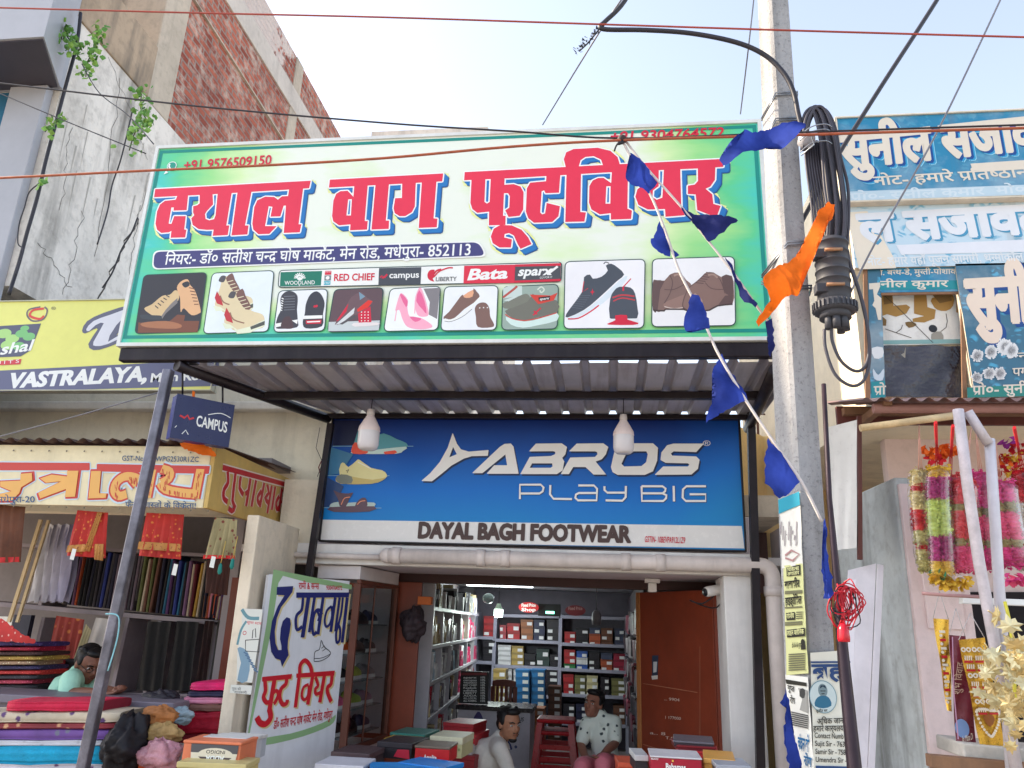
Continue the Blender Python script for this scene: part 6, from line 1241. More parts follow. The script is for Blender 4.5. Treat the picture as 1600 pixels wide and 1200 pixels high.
for i, c_ in enumerate(('brown', 'orange', 'black', 'dark navy', 'cream', 'brown', 'charcoal')): bolt(316+i*5.2, 966+i*.6, .026, .2, c_, f'short {c_} folded cloth on the shelf beside the pier, {ORD[i]} from the left')
for i in range(4):
    b = MB(); p = onY(48+i*13, 942, 6.35); m = M((196-8*i, 196-8*i, 210), .35, .15, 4, .3, 14)
    rows = [[(p.x+.035*k*1.0-.035, 6.35+.02*math.sin(k*2+j), p.z+j*.11+.02*math.sin(k)) for k in range(4)] for j in range(7)]
    b.grid(rows, m); b.grid([[(q[0], q[1]+.08, q[2]) for q in r] for r in rows], m); o = b.build('plastic_wrapped_cloth'); tag(o, f'{ORD[i]} white plastic wrapped cloth from the left on the upper shelf', 'cloth', 'white wrapped cloth lengths')
CN_.update({'red brown': (70, 26, 26)})
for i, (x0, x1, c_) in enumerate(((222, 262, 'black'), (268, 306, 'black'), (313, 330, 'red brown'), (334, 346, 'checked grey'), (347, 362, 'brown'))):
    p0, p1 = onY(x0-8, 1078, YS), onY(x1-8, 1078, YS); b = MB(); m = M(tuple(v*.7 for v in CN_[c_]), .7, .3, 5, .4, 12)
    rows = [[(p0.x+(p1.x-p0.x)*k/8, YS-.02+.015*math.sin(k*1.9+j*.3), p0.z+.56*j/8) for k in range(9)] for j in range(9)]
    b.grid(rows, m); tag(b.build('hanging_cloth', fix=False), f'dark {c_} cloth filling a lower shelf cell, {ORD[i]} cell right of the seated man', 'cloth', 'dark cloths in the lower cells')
def sheet(name, label, cat, q, y, m, folds=5, amp=.018, grp=None, n=14):
    """cloth hanging from its top edge: corners TL, TR, BR, BL"""
    P = [onY(*c, y) for c in q]; b = MB(); rows = []
    for j in range(n+1):
        t = j/n; rows.append([(P[0]*(1-t)+P[3]*t)*(1-i/n)+(P[1]*(1-t)+P[2]*t)*(i/n)+Vec((0, amp*(.3+t)*math.sin(i/n*folds*6.28+t), 0)) for i in range(n+1)])
    b.grid(rows, m); o = b.build(name, fix=False); return tag(o, label, cat, grp)
def saree_mat(base, motif, key, sc=26):
    m, N = newmat('woven_cloth', .7); vo = N.n('TexVoronoi'); vo.inputs['Scale'].default_value = sc; N.l(N.obj(), vo.inputs['Vector']); n = N.noise(5, 5)
    o = N.mix(N.ramp(n, [(.3, 0.), (.7, 1.)]), tuple(x*.6 for x in lin(base)), lin(base)); o = N.mix(N.ramp(vo.outputs[0], [(.16, 1.), (.26, 0.)]), o, lin(motif)); N.col(o); N.bump(n, .2, .01); return m
REDS = saree_mat((196, 40, 30), (214, 120, 50), 'r', 30); GBD = saree_mat((190, 130, 60), (120, 30, 30), 'g', 60); BRS = M((112, 66, 44), .7, .3, 8); BEI = saree_mat((170, 156, 112), (120, 50, 40), 'b', 24); DBR = M((70, 36, 28), .75, .3, 8); GRP = 'sarees hung under the tin sign'
def saree(label, q, y, m, bq=None, hem=None):
    g = thing('hanging_saree', label, 'saree', onY(*q[3], y), 0, GRP)
    o = sheet('drape', None, None, q, y, m); o.parent = g; o.matrix_parent_inverse = WM[g].inverted()
    for k, (bb, mm) in enumerate(bq or []):
        o = sheet('border', None, None, bb, y-.012-.004*k, mm, 3, .006); o.parent = g; o.matrix_parent_inverse = WM[g].inverted()
REDH = M((206, 36, 36), .7, .2)
saree('brown cloth with a red hem hanging at the far left under the tin sign', ((-30, 786), (40, 792), (29, 878), (-30, 880)), 4.5, BRS, [(((-30, 872), (30, 870), (29, 878), (-30, 881)), REDH)])
saree('red saree with a slanting gold border hanging under the tin sign', ((121, 797), (169, 801), (162, 872), (101, 868)), 4.5, REDS, [(((152, 800), (160, 801), (140, 862), (130, 860)), GBD), (((106, 852), (136, 850), (132, 862), (102, 863)), GBD), (((148, 850), (162, 850), (160, 876), (146, 874)), GBD)])
saree('orange red saree with a round-motif border hanging right of the leaning post', ((229, 801), (288, 804), (280, 874), (214, 868)), 4.52, REDS, [(((217, 846), (282, 850), (281, 862), (214, 858)), GBD)])
saree('beige printed cloth with red hem and tassels hanging near the pier', ((336, 808), (371, 812), (366, 872), (317, 872)), 4.5, BEI, [(((318, 867), (367, 868), (366, 873), (316, 873)), REDH)])
saree('dark brown cloth hanging below the beige printed one', ((324, 874), (362, 874), (353, 930), (318, 926)), 4.75, DBR)
b = MB()
for (px, py) in ((344, 888), (363, 880)): 
    p = onY(px, py, 4.46); b.lathe([(.002, .03), (.01, .02), (.014, -.02), (.006, -.035)], p, M((30, 130, 120), .7), 8); b.tube([p+Vec((0, 0, .03)), p+Vec((.01, 0, .16))], .003, M((200, 170, 90), .6), 5)
tag(b.build('tassels'), 'pair of green tassels dangling from the beige printed cloth', 'tassels')
for i, q in enumerate(((113, 866), (272, 890), (331, 878))):
    b = MB(); p = onY(*q, 4.44); b.prism([p+Vec((-.012, 0, -.03)), p+Vec((.016, 0, -.035)), p+Vec((.02, 0, .03)), p+Vec((-.006, 0, .035))], (0, .002, 0), PAPER); tag(b.build('price_tag'), ('white price tag on the red saree with slanting border', 'white price tag below the orange red saree', 'white price tag on the beige printed cloth')[i], 'tag', 'price tags on the sarees')
# desk, chair, wall cloth
DSK = M((124, 116, 128), .45, .2, 4)
dg = thing('shop_desk', 'grey counter desk in front of the seated man in mint shirt', 'desk', (-3.2, 4.75, 0)); pz = onY(200, 1089, 4.75).z
b = MB(); b.box((-4.2, 4.56, pz-.05), (-2.53, 4.94, pz), DSK); b.build('top', dg, bevel=.006)
b = MB(); b.box((-4.15, 4.6, .05), (-2.56, 4.64, pz-.051), DSK); b.build('front_panel', dg)
tag(sheet('wall_cloth', None, None, ((88, 962), (132, 968), (118, 1045), (70, 1040)), 6.45, saree_mat((150, 40, 30), (190, 110, 50), 'wc', 12), 4), 'red cloth with a gold motif hanging behind the seated man', 'cloth')
tag(sheet('wall_cloth', None, None, ((134, 975), (143, 985), (122, 1050), (108, 1045)), 6.35, M((196, 186, 150), .7, .2), 3), 'cream cloth hanging behind the head of the seated man', 'cloth')
tag(sheet('wall_cloth', None, None, ((150, 965), (178, 968), (168, 1040), (128, 1030)), 6.45, M((200, 196, 196), .6, .1), 2, .01), 'plain white sheet behind the seated man', 'cloth')
CH = M((30, 26, 32), .6, .2); cg = thing('office_chair', 'black chair with a red stripe behind the seated man', 'chair', onY(82, 1085, 5.6)); p = onY(80, 1078, 5.6)
b = MB(); b.box((p.x-.12, 5.6, p.z-.3), (p.x+.16, 5.66, p.z+.22), CH); b.build('backrest', cg, bevel=.025); b = MB(); b.box((p.x+.02, 5.585, p.z-.25), (p.x+.07, 5.599, p.z+.21), M((150, 30, 34), .6)); b.build('stripe', cg); b = MB(); b.box((p.x-.2, 5.2, p.z-.36), (p.x+.2, 5.66, p.z-.301), CH); b.build('seat', cg, bevel=.02); b = MB(); b.tube([(p.x, 5.45, p.z-.36), (p.x, 5.45, .05)], .03, CH, 8); b.build('leg', cg)
b = MB(); p = onY(20, 960, 6.55); b.box((p.x-.1, 6.5, p.z-.26), (p.x+.05, 6.55, p.z-.02), WHT); b.box((p.x+.06, 6.5, p.z-.3), (p.x+.22, 6.55, p.z), M((34, 34, 60), .4)); tag(b.build('wall_calendar'), 'small white and navy notices on the shelf left of the man', 'notice')
# stacks: left pile of folded sarees
def folded(label, x0, x1, ytop, ybot, y, d, m, grp, name='folded_cloth', edge=None):
    P0, P1 = onY(x0, (ytop+ybot)/2, y), onY(x1, (ytop+ybot)/2, y); h = abs(ybot-ytop)*y/FPX/2; n = 22; b = MB(); rows = []; nf = max(2, int(h/.007))
    for k in range(n*2):
        t = k/(n*2)*2*math.pi; cz = h*math.copysign(abs(math.sin(t))**.55, math.sin(t)); cy = math.copysign(abs(math.cos(t))**.35, math.cos(t))*d/2; cy -= (.009*abs(math.sin(nf*math.pi*(cz/h+1)/2))+.004*math.sin(cz*300+x0) if cy < 0 else 0)
        rows.append((cy, cz))
    sec = []
    for i in range(9):
        q = P0+(P1-P0)*(i/8); e = .93 if i in (0, 8) else 1; sec.append([Vec((q.x, y+d/2+cy*e+.006*math.sin(i*2+x0), q.z+cz*e*(1+.08*math.sin(i*1.3+ytop)))) for cy, cz in rows])
    b.grid(sec, m, True, True); b.face(sec[0][::-1], edge or m); b.face(sec[-1], edge or m); return tag(b.build(name), label, 'cloth', grp)
LS = [('dark purple', (60, 40, 100)), ('crimson', (180, 30, 60)), ('dark brown', (70, 40, 40)), ('mustard', (190, 150, 70)), ('pale tan', (186, 150, 120)), ('navy', (50, 40, 80)), ('bright red', (206, 50, 44)), ('charcoal', (60, 54, 60)), ('rose', (190, 60, 80)), ('black', (34, 26, 34)), ('deep black', (26, 22, 28)), ('dull red', (150, 44, 44)), ('olive brown', (120, 90, 50))]
for i, (n_, c) in enumerate(LS):
    y0 = 1003+i*7.4; folded(f'{n_} folded saree in the tall pile at the left edge', -60, 64-i*1.1+random.uniform(-7, 5), y0, y0+7.2, 5.1-.0, .3, saree_mat(c, tuple(min(255, v*1.5+20) for v in c), n_, 60), 'folded sarees in the tall left pile', 'folded_saree')
tag(cloth('draped_saree', [(-40, 962), (0, 966), (20, 978), (38, 990), (60, 1000), (58, 1006), (30, 1003), (-40, 1002)], 4.93, saree_mat((206, 40, 40), (220, 170, 160), 'dr', 30), None, .02, 14, 2), 'red patterned saree draped on top of the left pile', 'saree')
PTS = [('raspberry red rolled bedsheet on top of the front stack', 8, 158, 1095, 1112, (206, 30, 70), None), ('cream bedsheet with a plum leaf print near the top of the front stack', -60, 186, 1112, 1130, (216, 200, 176), (90, 60, 110)), ('maroon floral folded bedsheet in the front stack', -60, 186, 1130, 1140, (140, 40, 50), (200, 150, 110)), ('violet bedsheet with grey pattern in the front stack', -60, 180, 1139, 1157, (120, 80, 160), (110, 110, 130)), ('white and grey folded sheet above the cyan roll', -60, 168, 1156, 1167, (206, 206, 214), (150, 150, 160)), ('bright cyan rolled towel at the bottom left corner', -60, 164, 1165, 1194, (20, 160, 200), None), ('white and plum printed roll under the cyan towel', -60, 172, 1194, 1216, (206, 196, 200), (90, 50, 90))]
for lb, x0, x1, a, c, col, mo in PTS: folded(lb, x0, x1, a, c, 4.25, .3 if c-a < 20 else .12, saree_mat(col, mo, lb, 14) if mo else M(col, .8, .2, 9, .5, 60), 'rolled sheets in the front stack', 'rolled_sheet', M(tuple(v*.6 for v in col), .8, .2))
for lb, x0, x1, a, c, col in (('hot pink folded cloth on top of the pile by the pier', 296, 357, 1066, 1080, (226, 30, 110)), ('dark blue folded cloth in the pile by the pier', 292, 352, 1080, 1090, (40, 36, 70)), ('pale pink folded cloth in the pile by the pier', 286, 352, 1089, 1101, (220, 140, 170)), ('brown striped folded cloth in the pile by the pier', 284, 350, 1100, 1112, (130, 90, 80)), ('large crimson folded cloth at the foot of the pile by the pier', 268, 348, 1111, 1148, (180, 20, 50)), ('dark red edged cloth under the crimson one', 272, 346, 1147, 1162, (130, 24, 40))): folded(lb, x0, x1, a, c, 4.75, .35, M(col, .7, .25, 7, .6, 22), 'folded cloth piled by the pier')
def bundle(label, px, py, rx, ry, y, m, seed, cat='bundle', name='cloth_bundle'):
    random.seed(seed); c = onY(px, py, y); k = y/FPX; b = MB(); rows = []; ph = [random.uniform(0, 6) for _ in range(6)]
    from mathutils import noise as NZ
    for i in range(33):
        th = math.pi*i/32; row = []
        for j in range(48):
            a = 2*math.pi*j/48; d_ = Vec((math.sin(th)*math.cos(a), math.sin(th)*math.sin(a), math.cos(th))); q = 1+.1-.34*abs(NZ.noise(d_*2.1+Vec((seed, 0, 0))))-.2*abs(NZ.noise(d_*4.6+Vec((0, seed, 0))))+.09*math.sin(3*a+ph[0]+2*th)+.07*math.sin(5*th+ph[1]+a)+.05*math.sin(7*a+ph[2])
            row.append(c+Vec((rx*k*math.sin(th)*math.cos(a)*q, ry*k*math.sin(th)*math.sin(a)*q, -ry*k*math.cos(th)*q)))
        rows.append(row)
    b.grid(rows, m, True, True); return tag(b.build(name), label, cat)
bundle('orange brown cloth bundle left of the crimson folded cloth', 250, 1120, 28, 15, 4.4, M((176, 112, 60), .7, .3, 12, .6, 30), 1)
bundle('tan rolled cloth bundle beneath the orange brown one', 258, 1146, 28, 15, 4.35, M((180, 146, 92), .7, .3, 12, .6, 30), 2)
bundle('crumpled pink plastic bag at the bottom beside the black bag', 250, 1180, 32, 22, 4.25, M((196, 140, 150), .25, .3, 10, .8, 14), 3, 'bag', 'plastic_bag')
bundle('black bag standing between the rolls and the bundles', 200, 1165, 34, 42, 4.3, M((26, 22, 28), .6, .2, 8, .3, 20), 4, 'bag', 'black_bag')
bundle('clear wrapped grey bundle above the crimson cloth edge', 284, 1118, 18, 12, 4.6, M((150, 170, 180), .3, .3, 10, .7, 20), 6)
bundle('dark cloth heap on the desk end behind the bundles', 252, 1092, 30, 12, 4.8, M((40, 34, 44), .6, .3, 10, .5, 20), 7)
bundle('orange cloth heap half hidden behind the pink bag', 222, 1188, 22, 16, 4.33, M((220, 90, 40), .7, .2, 10, .5, 20), 8)
# tables that carry the goods
def table(label, x0, x1, y0, y1, z, name='display_table'):
    g = thing(name, label, 'table', ((x0+x1)/2, (y0+y1)/2, 0)); b = MB(); b.box((x0, y0, z-.03), (x1, y1, z), WOOD); b.build('table_top', g, bevel=.004)
    for xx in (x0+.05, x1-.05):
        for yy in (y0+.05, y1-.05): b = MB(); b.box((xx-.025, yy-.025, .005), (xx+.025, yy+.025, z-.031), WOOD); b.build('leg', g)
table('wooden table carrying the cloth rolls, mostly below the view', -4.3, -2.2, 4.05, 5.2, .74)
# ================================================================== FOOTWEAR SHOP: DISPLAY CASE, INTERIOR, SHOE BOXES
def lamp_mat(c, s):
    m = bpy.data.materials.new('lit_lamp'); m.use_nodes = True; t = m.node_tree; b_ = t.nodes['Principled BSDF']; b_.inputs['Emission Color'].default_value = (*c, 1); b_.inputs['Emission Strength'].default_value = s; return m
def shoe(label, p, rz, col, sole, L=.25, group='shoes in the glass display case'):
    g = thing('shoe', label, 'shoe', p, rz, group); b = MB(); rows = []
    for i in range(13):
        t = i/12; w_ = .036+.012*math.sin(t*3.1)+.004*t; w_ *= (.55 if i in (0, 12) else .85 if i in (1, 11) else 1); h = .085-.03*t if t < .35 else .075*(1-t)**.6*.8+.03
        if .12 < t < .34: h *= .86
        if i in (0, 12): h *= .6
        rows.append([Vec(((t-.5)*L, w_*math.cos(a), .02+h*max(0, math.sin(a))**.7)) for a in [math.pi*k/10 for k in range(11)]])
    b.grid(rows, col); b.face(rows[0], col); b.face(rows[-1][::-1], col); o = b.build('upper', g, local=True)
    b = MB(); lo = [Vec((-.52*L+.001, 0, 0))]; out = []
    for s_ in (1, -1):
        for i in range(11):
            t = i/10 if s_ == 1 else 1-i/10; w_ = .043+.01*math.sin(t*3.1); w_ *= .6 if t in (0, 1) else 1; out.append(Vec(((t-.5)*L*1.04, s_*w_, 0)))
    b.prism(out, (0, 0, .024), sole); b.build('sole', g, local=True, bevel=.004); return g
DA, DB_ = Vec((onY(549, 1000, 5.34).x, 5.34, 0)), Vec((onY(612, 1000, 6.12).x, 6.12, 0)); dd = (DB_-DA).normalized(); dn_ = Vec((-dd.y, dd.x, 0)); WL = (DB_-DA).length; bk = dn_*.28
DC = thing('display_case', 'glass fronted shoe display case between the painted board and the brown door', 'display case', DA+dd*WL/2+bk/2); AL = M((216, 208, 208), .45, .1); BF = M((104, 58, 44), .45, .2)
def dbox(n, s0, s1, z0, z1, o0, o1, m):
    b = MB(); b.obox(DA+dd*(s0+s1)/2+dn_*(o0+o1)/2+Vec((0, 0, (z0+z1)/2)), dd*(s1-s0)/2, dn_*(o1-o0)/2, Vec((0, 0, (z1-z0)/2)), m); return b.build(n, DC, bevel=.003)
zt_ = 1.955; dbox('header', 0, WL, zt_, 2.045, -.02, .3, AL); dbox('base', 0, WL, .02, .84, -.005, .3, AL); dbox('back_panel', .01, WL-.01, .9, zt_-.03, .27, .285, M((206, 202, 208), .4, .1))
dbox('end_panel', WL-.034, WL-.02, .88, zt_-.03, .021, .269, M((200, 196, 202), .4, .1)); dbox('frame_bar', 0, WL, zt_-.028, zt_-.002, -.03, .0, BF); dbox('frame_bar', 0, WL, .842, .875, -.03, .0, BF); dbox('frame_bar', WL-.035, WL, .876, zt_-.03, -.03, .02, BF); dbox('frame_bar', 0, .025, .876, zt_-.03, -.03, .02, BF); dbox('frame_bar', WL*.42, WL*.42+.012, .876, zt_-.03, -.012, .0, BF)
GLZ = bpy.data.materials.new('clear_glass'); GLZ.use_nodes = True; t_ = GLZ.node_tree; t_.nodes.remove(t_.nodes['Principled BSDF']); a_ = t_.nodes.new('ShaderNodeBsdfTransparent'); a_.inputs[0].default_value = (.86, .9, .9, 1); c_ = t_.nodes.new('ShaderNodeBsdfGlossy'); c_.inputs['Roughness'].default_value = .03; f_ = t_.nodes.new('ShaderNodeFresnel'); f_.inputs[0].default_value = 1.45; x_ = t_.nodes.new('ShaderNodeMixShader'); t_.links.new(f_.outputs[0], x_.inputs[0]); t_.links.new(a_.outputs[0], x_.inputs[1]); t_.links.new(c_.outputs[0], x_.inputs[2]); t_.links.new(x_.outputs[0], t_.nodes['Material Output'].inputs[0])
b = MB(); b.face([DA+dd*.02+Vec((0, 0, .88))-dn_*.006, DA+dd*(WL-.03)+Vec((0, 0, .88))-dn_*.006, DA+dd*(WL-.03)+Vec((0, 0, zt_-.03))-dn_*.006, DA+dd*.02+Vec((0, 0, zt_-.03))-dn_*.006], GLZ); b.build('glass_pane', DC, fix=False)
SCOL = [('dark brown', (60, 44, 44)), ('black', (30, 28, 34)), ('navy', (36, 44, 80)), ('orange trimmed', (200, 90, 40)), ('brown', (94, 66, 58)), ('charcoal', (70, 66, 72)), ('black and white', (34, 32, 38)), ('lime', (176, 196, 70)), ('grey', (128, 124, 128)), ('pink', (206, 96, 136)), ('pale green', (176, 196, 80)), ('mauve', (150, 120, 140))]
LV = (1.66, 1.46, 1.28, 1.10, .93)
for li, z in enumerate(LV):
    if z > .9: dbox('glass_shelf', .03, WL-.04, z-.012, z-.004, .03, .265, M((120, 130, 134), .2))
lv_n = ('top', 'second', 'third', 'fourth', 'lowest')
rzd = math.atan2(dd.y, dd.x); k = 0
for li, z in enumerate(LV):
    for s_ in (.2, .52, .8):
        if s_*WL > WL-.12: continue
        n_, c = SCOL[k % len(SCOL)]; k += 1; q = DA+dd*(s_*WL)+dn_*.14+Vec((0, 0, z-.003)); shoe(f'{n_} shoe at the {("left","middle","right")[(.2,.52,.8).index(s_)]} of the {lv_n[li]} display case shelf', q, rzd+random.uniform(-.15, .15), M(c, .5, .2, 14), M((226, 226, 226) if n_ not in ('black', 'brown') else (60, 40, 36), .5), .22)
# wooden leaves, bag, shelf end
b = MB(); q0, q1 = onY(1119, 1000, 5.72), onY(1004, 1000, 6.5); d_ = Vec((q1.x-q0.x, q1.y-q0.y, 0)); n_ = Vec((-d_.y, d_.x, 0)).normalized()*.02
dg_ = thing('wooden_door', 'open reddish brown wooden door leaf at the right of the shop mouth', 'door', (q0.x, q0.y, 0)); P = Vec((q0.x, q0.y, .06)); b.prism([P+n_, P-n_, P+d_-n_, P+d_+n_], (0, 0, 1.915), BRD); b.build('leaf', dg_, bevel=.003)
b = MB(); b.prism([P+d_*1.001+n_*1.3, P+d_*1.001-n_*1.3, P+d_*1.06-n_*1.3, P+d_*1.06+n_*1.3], (0, 0, 1.915), M((170, 110, 62), .45, .2)); b.build('edge_strip', dg_, bevel=.003)
b = MB(); b.box((q0.x-.01, q0.y-.02, .06), (q0.x+.04, q0.y+.03, 1.97), BRD); b.build('jamb', dg_)
DPL = PAB(P+d_+n_*1.08*0, P) if False else PAB((q1.x, q1.y, 0), (q0.x, q0.y, 0)); DPL.O = DPL.O+DPL.n*.021
A = Art(DPL, dg_); A.cur = 'stickers'; A.poly([(1019, 1024), (1029, 1024), (1028, 1055), (1019, 1056)], INK((50, 60, 80))); A.poly([(1021, 1034), (1027, 1034), (1026, 1050), (1021, 1051)], INK((200, 200, 200))); A.poly([(1018, 1056), (1028, 1055), (1028, 1061), (1019, 1062)], INK((216, 206, 196)))
for x, y, t in ((1038, 1094, '... 9904'), (1040, 1123, '1 177000'), (1040, 1155, 'T.000'), (1016, 1147, 'a.. 8')): A.text(t, (x, y), (x+24, y+2), (x, y-4.5), INK((214, 186, 170)))
for (a0, a1) in (((1005, 1068), (1090, 1082)), ((1005, 1163), (1045, 1175)), ((1094, 1010), (1094, 1170))): A.line([a0, a1], .003, INK((190, 130, 100)))
A.done()
b = MB(); p0, p1 = onY(616, 1000, 6.19), onY(655, 1000, 6.19); b.box((p0.x, 6.16, .06), (p1.x, 6.195, 1.984), BRD); tag(b.build('wooden_door', bevel=.003), 'brown wooden door leaf standing right of the glass display case', 'door')
bundle('dark backpack hanging on the brown door leaf beside the shelf end', 646, 975, 19, 24, 6.08, M((58, 46, 52), .7, .2, 10, .4, 30), 31, 'bag', 'hanging_bag')
b = MB(); b.box((onY(655, 935, 6.1).x, 6.05, onY(655, 945, 6.1).z), (onY(676, 935, 6.1).x, 6.12, onY(655, 932, 6.1).z), M((196, 100, 40), .6)); tag(b.build('orange_box', bevel=.004), 'small orange box on the shelf end above the dark backpack', 'box')
# left wall shelf with packets
LSH = M((172, 168, 174), .4, .1); LN0, LF0 = Vec((onY(674, 1000, 6.55).x, 6.55, 0)), Vec((onY(747, 1000, 11.2).x, 11.2, 0)); ld = (LF0-LN0).normalized(); ln_ = Vec((-ld.y, ld.x, 0)); LL = (LF0-LN0).length
WS = thing('wall_shelf', 'white compartment shelf along the left wall of the footwear shop', 'shelf', LN0+ln_*.15)
def lbox(n, s0, s1, z0, z1, o0, o1, m, par=WS, bev=.003, lab=None):
    b = MB(); b.obox(LN0+ld*(s0+s1)/2+ln_*(o0+o1)/2+Vec((0, 0, (z0+z1)/2)), ld*(s1-s0)/2, ln_*(o1-o0)/2, Vec((0, 0, (z1-z0)/2)), m); return b.build(n, par, bevel=bev)
lbox('end_panel', -.03, .02, .06, 2.0, -.01, .3, LSH); lbox('back_panel', .02, LL, .06, 2.19, .31, .33, LSH)
ZH = (.62, .92, 1.2, 1.49, 1.8)
for z in ZH: lbox('shelf_board', .021, LL, z-.02, z+.012, 0, .309, LSH)
for i, s_ in enumerate((.75, 1.5, 2.3, 3.2, 4.1)):
    for z0, z1 in zip(ZH[:-1], ZH[1:]): lbox('divider', s_-.012, s_+.012, z0+.013, z1-.021, .004, .305, LSH)
PK_ = [('silver', (206, 208, 214)), ('white', (226, 226, 226)), ('black', (40, 38, 44)), ('pink', (214, 60, 110)), ('cream', (206, 186, 140)), ('red', (190, 40, 56)), ('grey', (130, 126, 132)), ('pale blue', (150, 180, 200))]
WT = {1: (0, 1, 0, 2, 4, 6), 0: (0, 1, 2, 1, 4, 6), 2: (7, 1, 2, 4, 6, 1), 3: (5, 3, 4, 1, 2, 6), 4: (4, 5, 6, 1, 4, 2)}
random.seed(6); rown = ('lowest', 'lower', 'middle', 'upper', 'top')
for r_, z in enumerate(ZH):
    s_ = .04
    while s_ < LL-.1:
        w_ = random.uniform(.07, .13); hmax = (ZH[r_+1]-z-.04 if r_ < 4 else .28); near = s_/LL
        pk = PK_[3 if (near > .55 and r_ in (2, 3) and random.random() < .6) else random.choice(WT[4-r_])]
        if all(abs(s_-q) > .03 and not (s_ < q < s_+w_) for q in (.75, 1.5, 2.3, 3.2, 4.1)):
            h = hmax*random.uniform(.45, .95); o0 = random.uniform(.01, .06); m = M(pk[1], random.choice((.25, .4, .6)), .35, 16, .3, 40)
            mb = MB(); mb.obox(LN0+ld*(s_+w_/2)+ln_*(o0+.11)+Vec((0, 0, z+.0135+h/2)), ld*(w_/2-.004)+ln_*random.uniform(-.012, .012), ln_*.11, Vec((random.uniform(-.01, .01), 0, h/2)), m)
            q = LN0+ld*(s_+w_/2)+ln_*(o0-.002)+Vec((0, 0, z+.012+h*.6)); mb.obox(q, ld*w_*.28, ln_*.0015, Vec((0, 0, h*.14)), M((226, 222, 220), .4))
            tag(mb.build('shoe_packet', bevel=.004), f'{pk[0]} packet among others on the {rown[r_]} row of the left wall shelf', 'packet', f'{pk[0]} packets on the {rown[r_]} row of the left wall shelf')
        s_ += w_+.006
# back wall shelf with shoe boxes
YB_ = 11.6; BS = thing('back_shelf', 'grey metal shelf of shoe boxes across the back of the footwear shop', 'shelf', onY(870, 1170, YB_+.2)); GSH = M((150, 150, 166), .4, .12)
def bbar(n, a, c, w_, d=.34):
    P, Q = onY(*a, YB_+d/2), onY(*c, YB_+d/2); b = MB(); b.beam(P, Q, d, w_, GSH, (0, 0, 1) if abs(P.z-Q.z) < abs(P.x-Q.x) else (1, 0, 0)); b.build(n, BS, bevel=.003)
for a, c in (((777, 958), (765, 1230)), ((877, 960), (872, 1230)), ((979, 964), (981, 1230)), ((747, 956), (736, 1230))): bbar('upright', a, c, .05)
for a, c in (((777, 962), (877, 964)), ((777, 1000), (876, 1004)), ((774, 1040), (875, 1044)), ((772, 1085), (874, 1088)), ((770, 1130), (873, 1133)), ((879, 964), (979, 967)), ((878, 1006), (980, 1010)), ((877, 1045), (980, 1050)), ((876, 1084), (981, 1089)), ((874, 1128), (981, 1133)), ((747, 996), (776, 997)), ((744, 1034), (774, 1035))): bbar('shelf_board', a, c, .045)
b = MB(); b.box((onY(740, 1000, YB_+.38).x, YB_+.36, .06), (onY(985, 1000, YB_+.38).x, YB_+.38, 2.19), M((96, 92, 104), .6)); b.build('back_panel', BS)
BC_ = dict(red=(172, 40, 44), rose=(172, 66, 74), white=(214, 214, 214), brown=(150, 92, 54), navy=(40, 44, 74), black=(34, 30, 38), cream=(206, 196, 150), yellow=(176, 150, 84), grey=(130, 126, 134), orange=(176, 84, 52), slate=(66, 72, 96), green=(50, 130, 70), blue=(50, 90, 170), olive=(120, 116, 70), sky=(46, 116, 176), crimson=(150, 34, 60), bark=(110, 70, 50), dark_green=(50, 66, 62))
LBL = M((214, 214, 214), .5, .05)
def sbox(x0, x1, ybase, h, colr, y, d, label, group, labelside=1, yaw=0):
    p0, p1 = onY(x0, ybase, y), onY(x1, ybase, y); w_ = p1.x-p0.x; hh = h*y/FPX; c = BC_[colr]; m = M(c, .5, .12, 4); b = MB(); e = .004
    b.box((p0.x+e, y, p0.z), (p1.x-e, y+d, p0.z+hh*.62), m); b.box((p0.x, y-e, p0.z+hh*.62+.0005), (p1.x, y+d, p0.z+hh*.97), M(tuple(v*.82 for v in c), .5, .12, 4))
    if labelside: 
        lx = p0.x+w_*(.08 if labelside == 2 else .52); b.box((lx, y-.007, p0.z+hh*.16), (lx+w_*.4, y-.0045, p0.z+hh*.6), LBL)
    return tag(b.build('shoe_box'), label, 'shoe box', group)
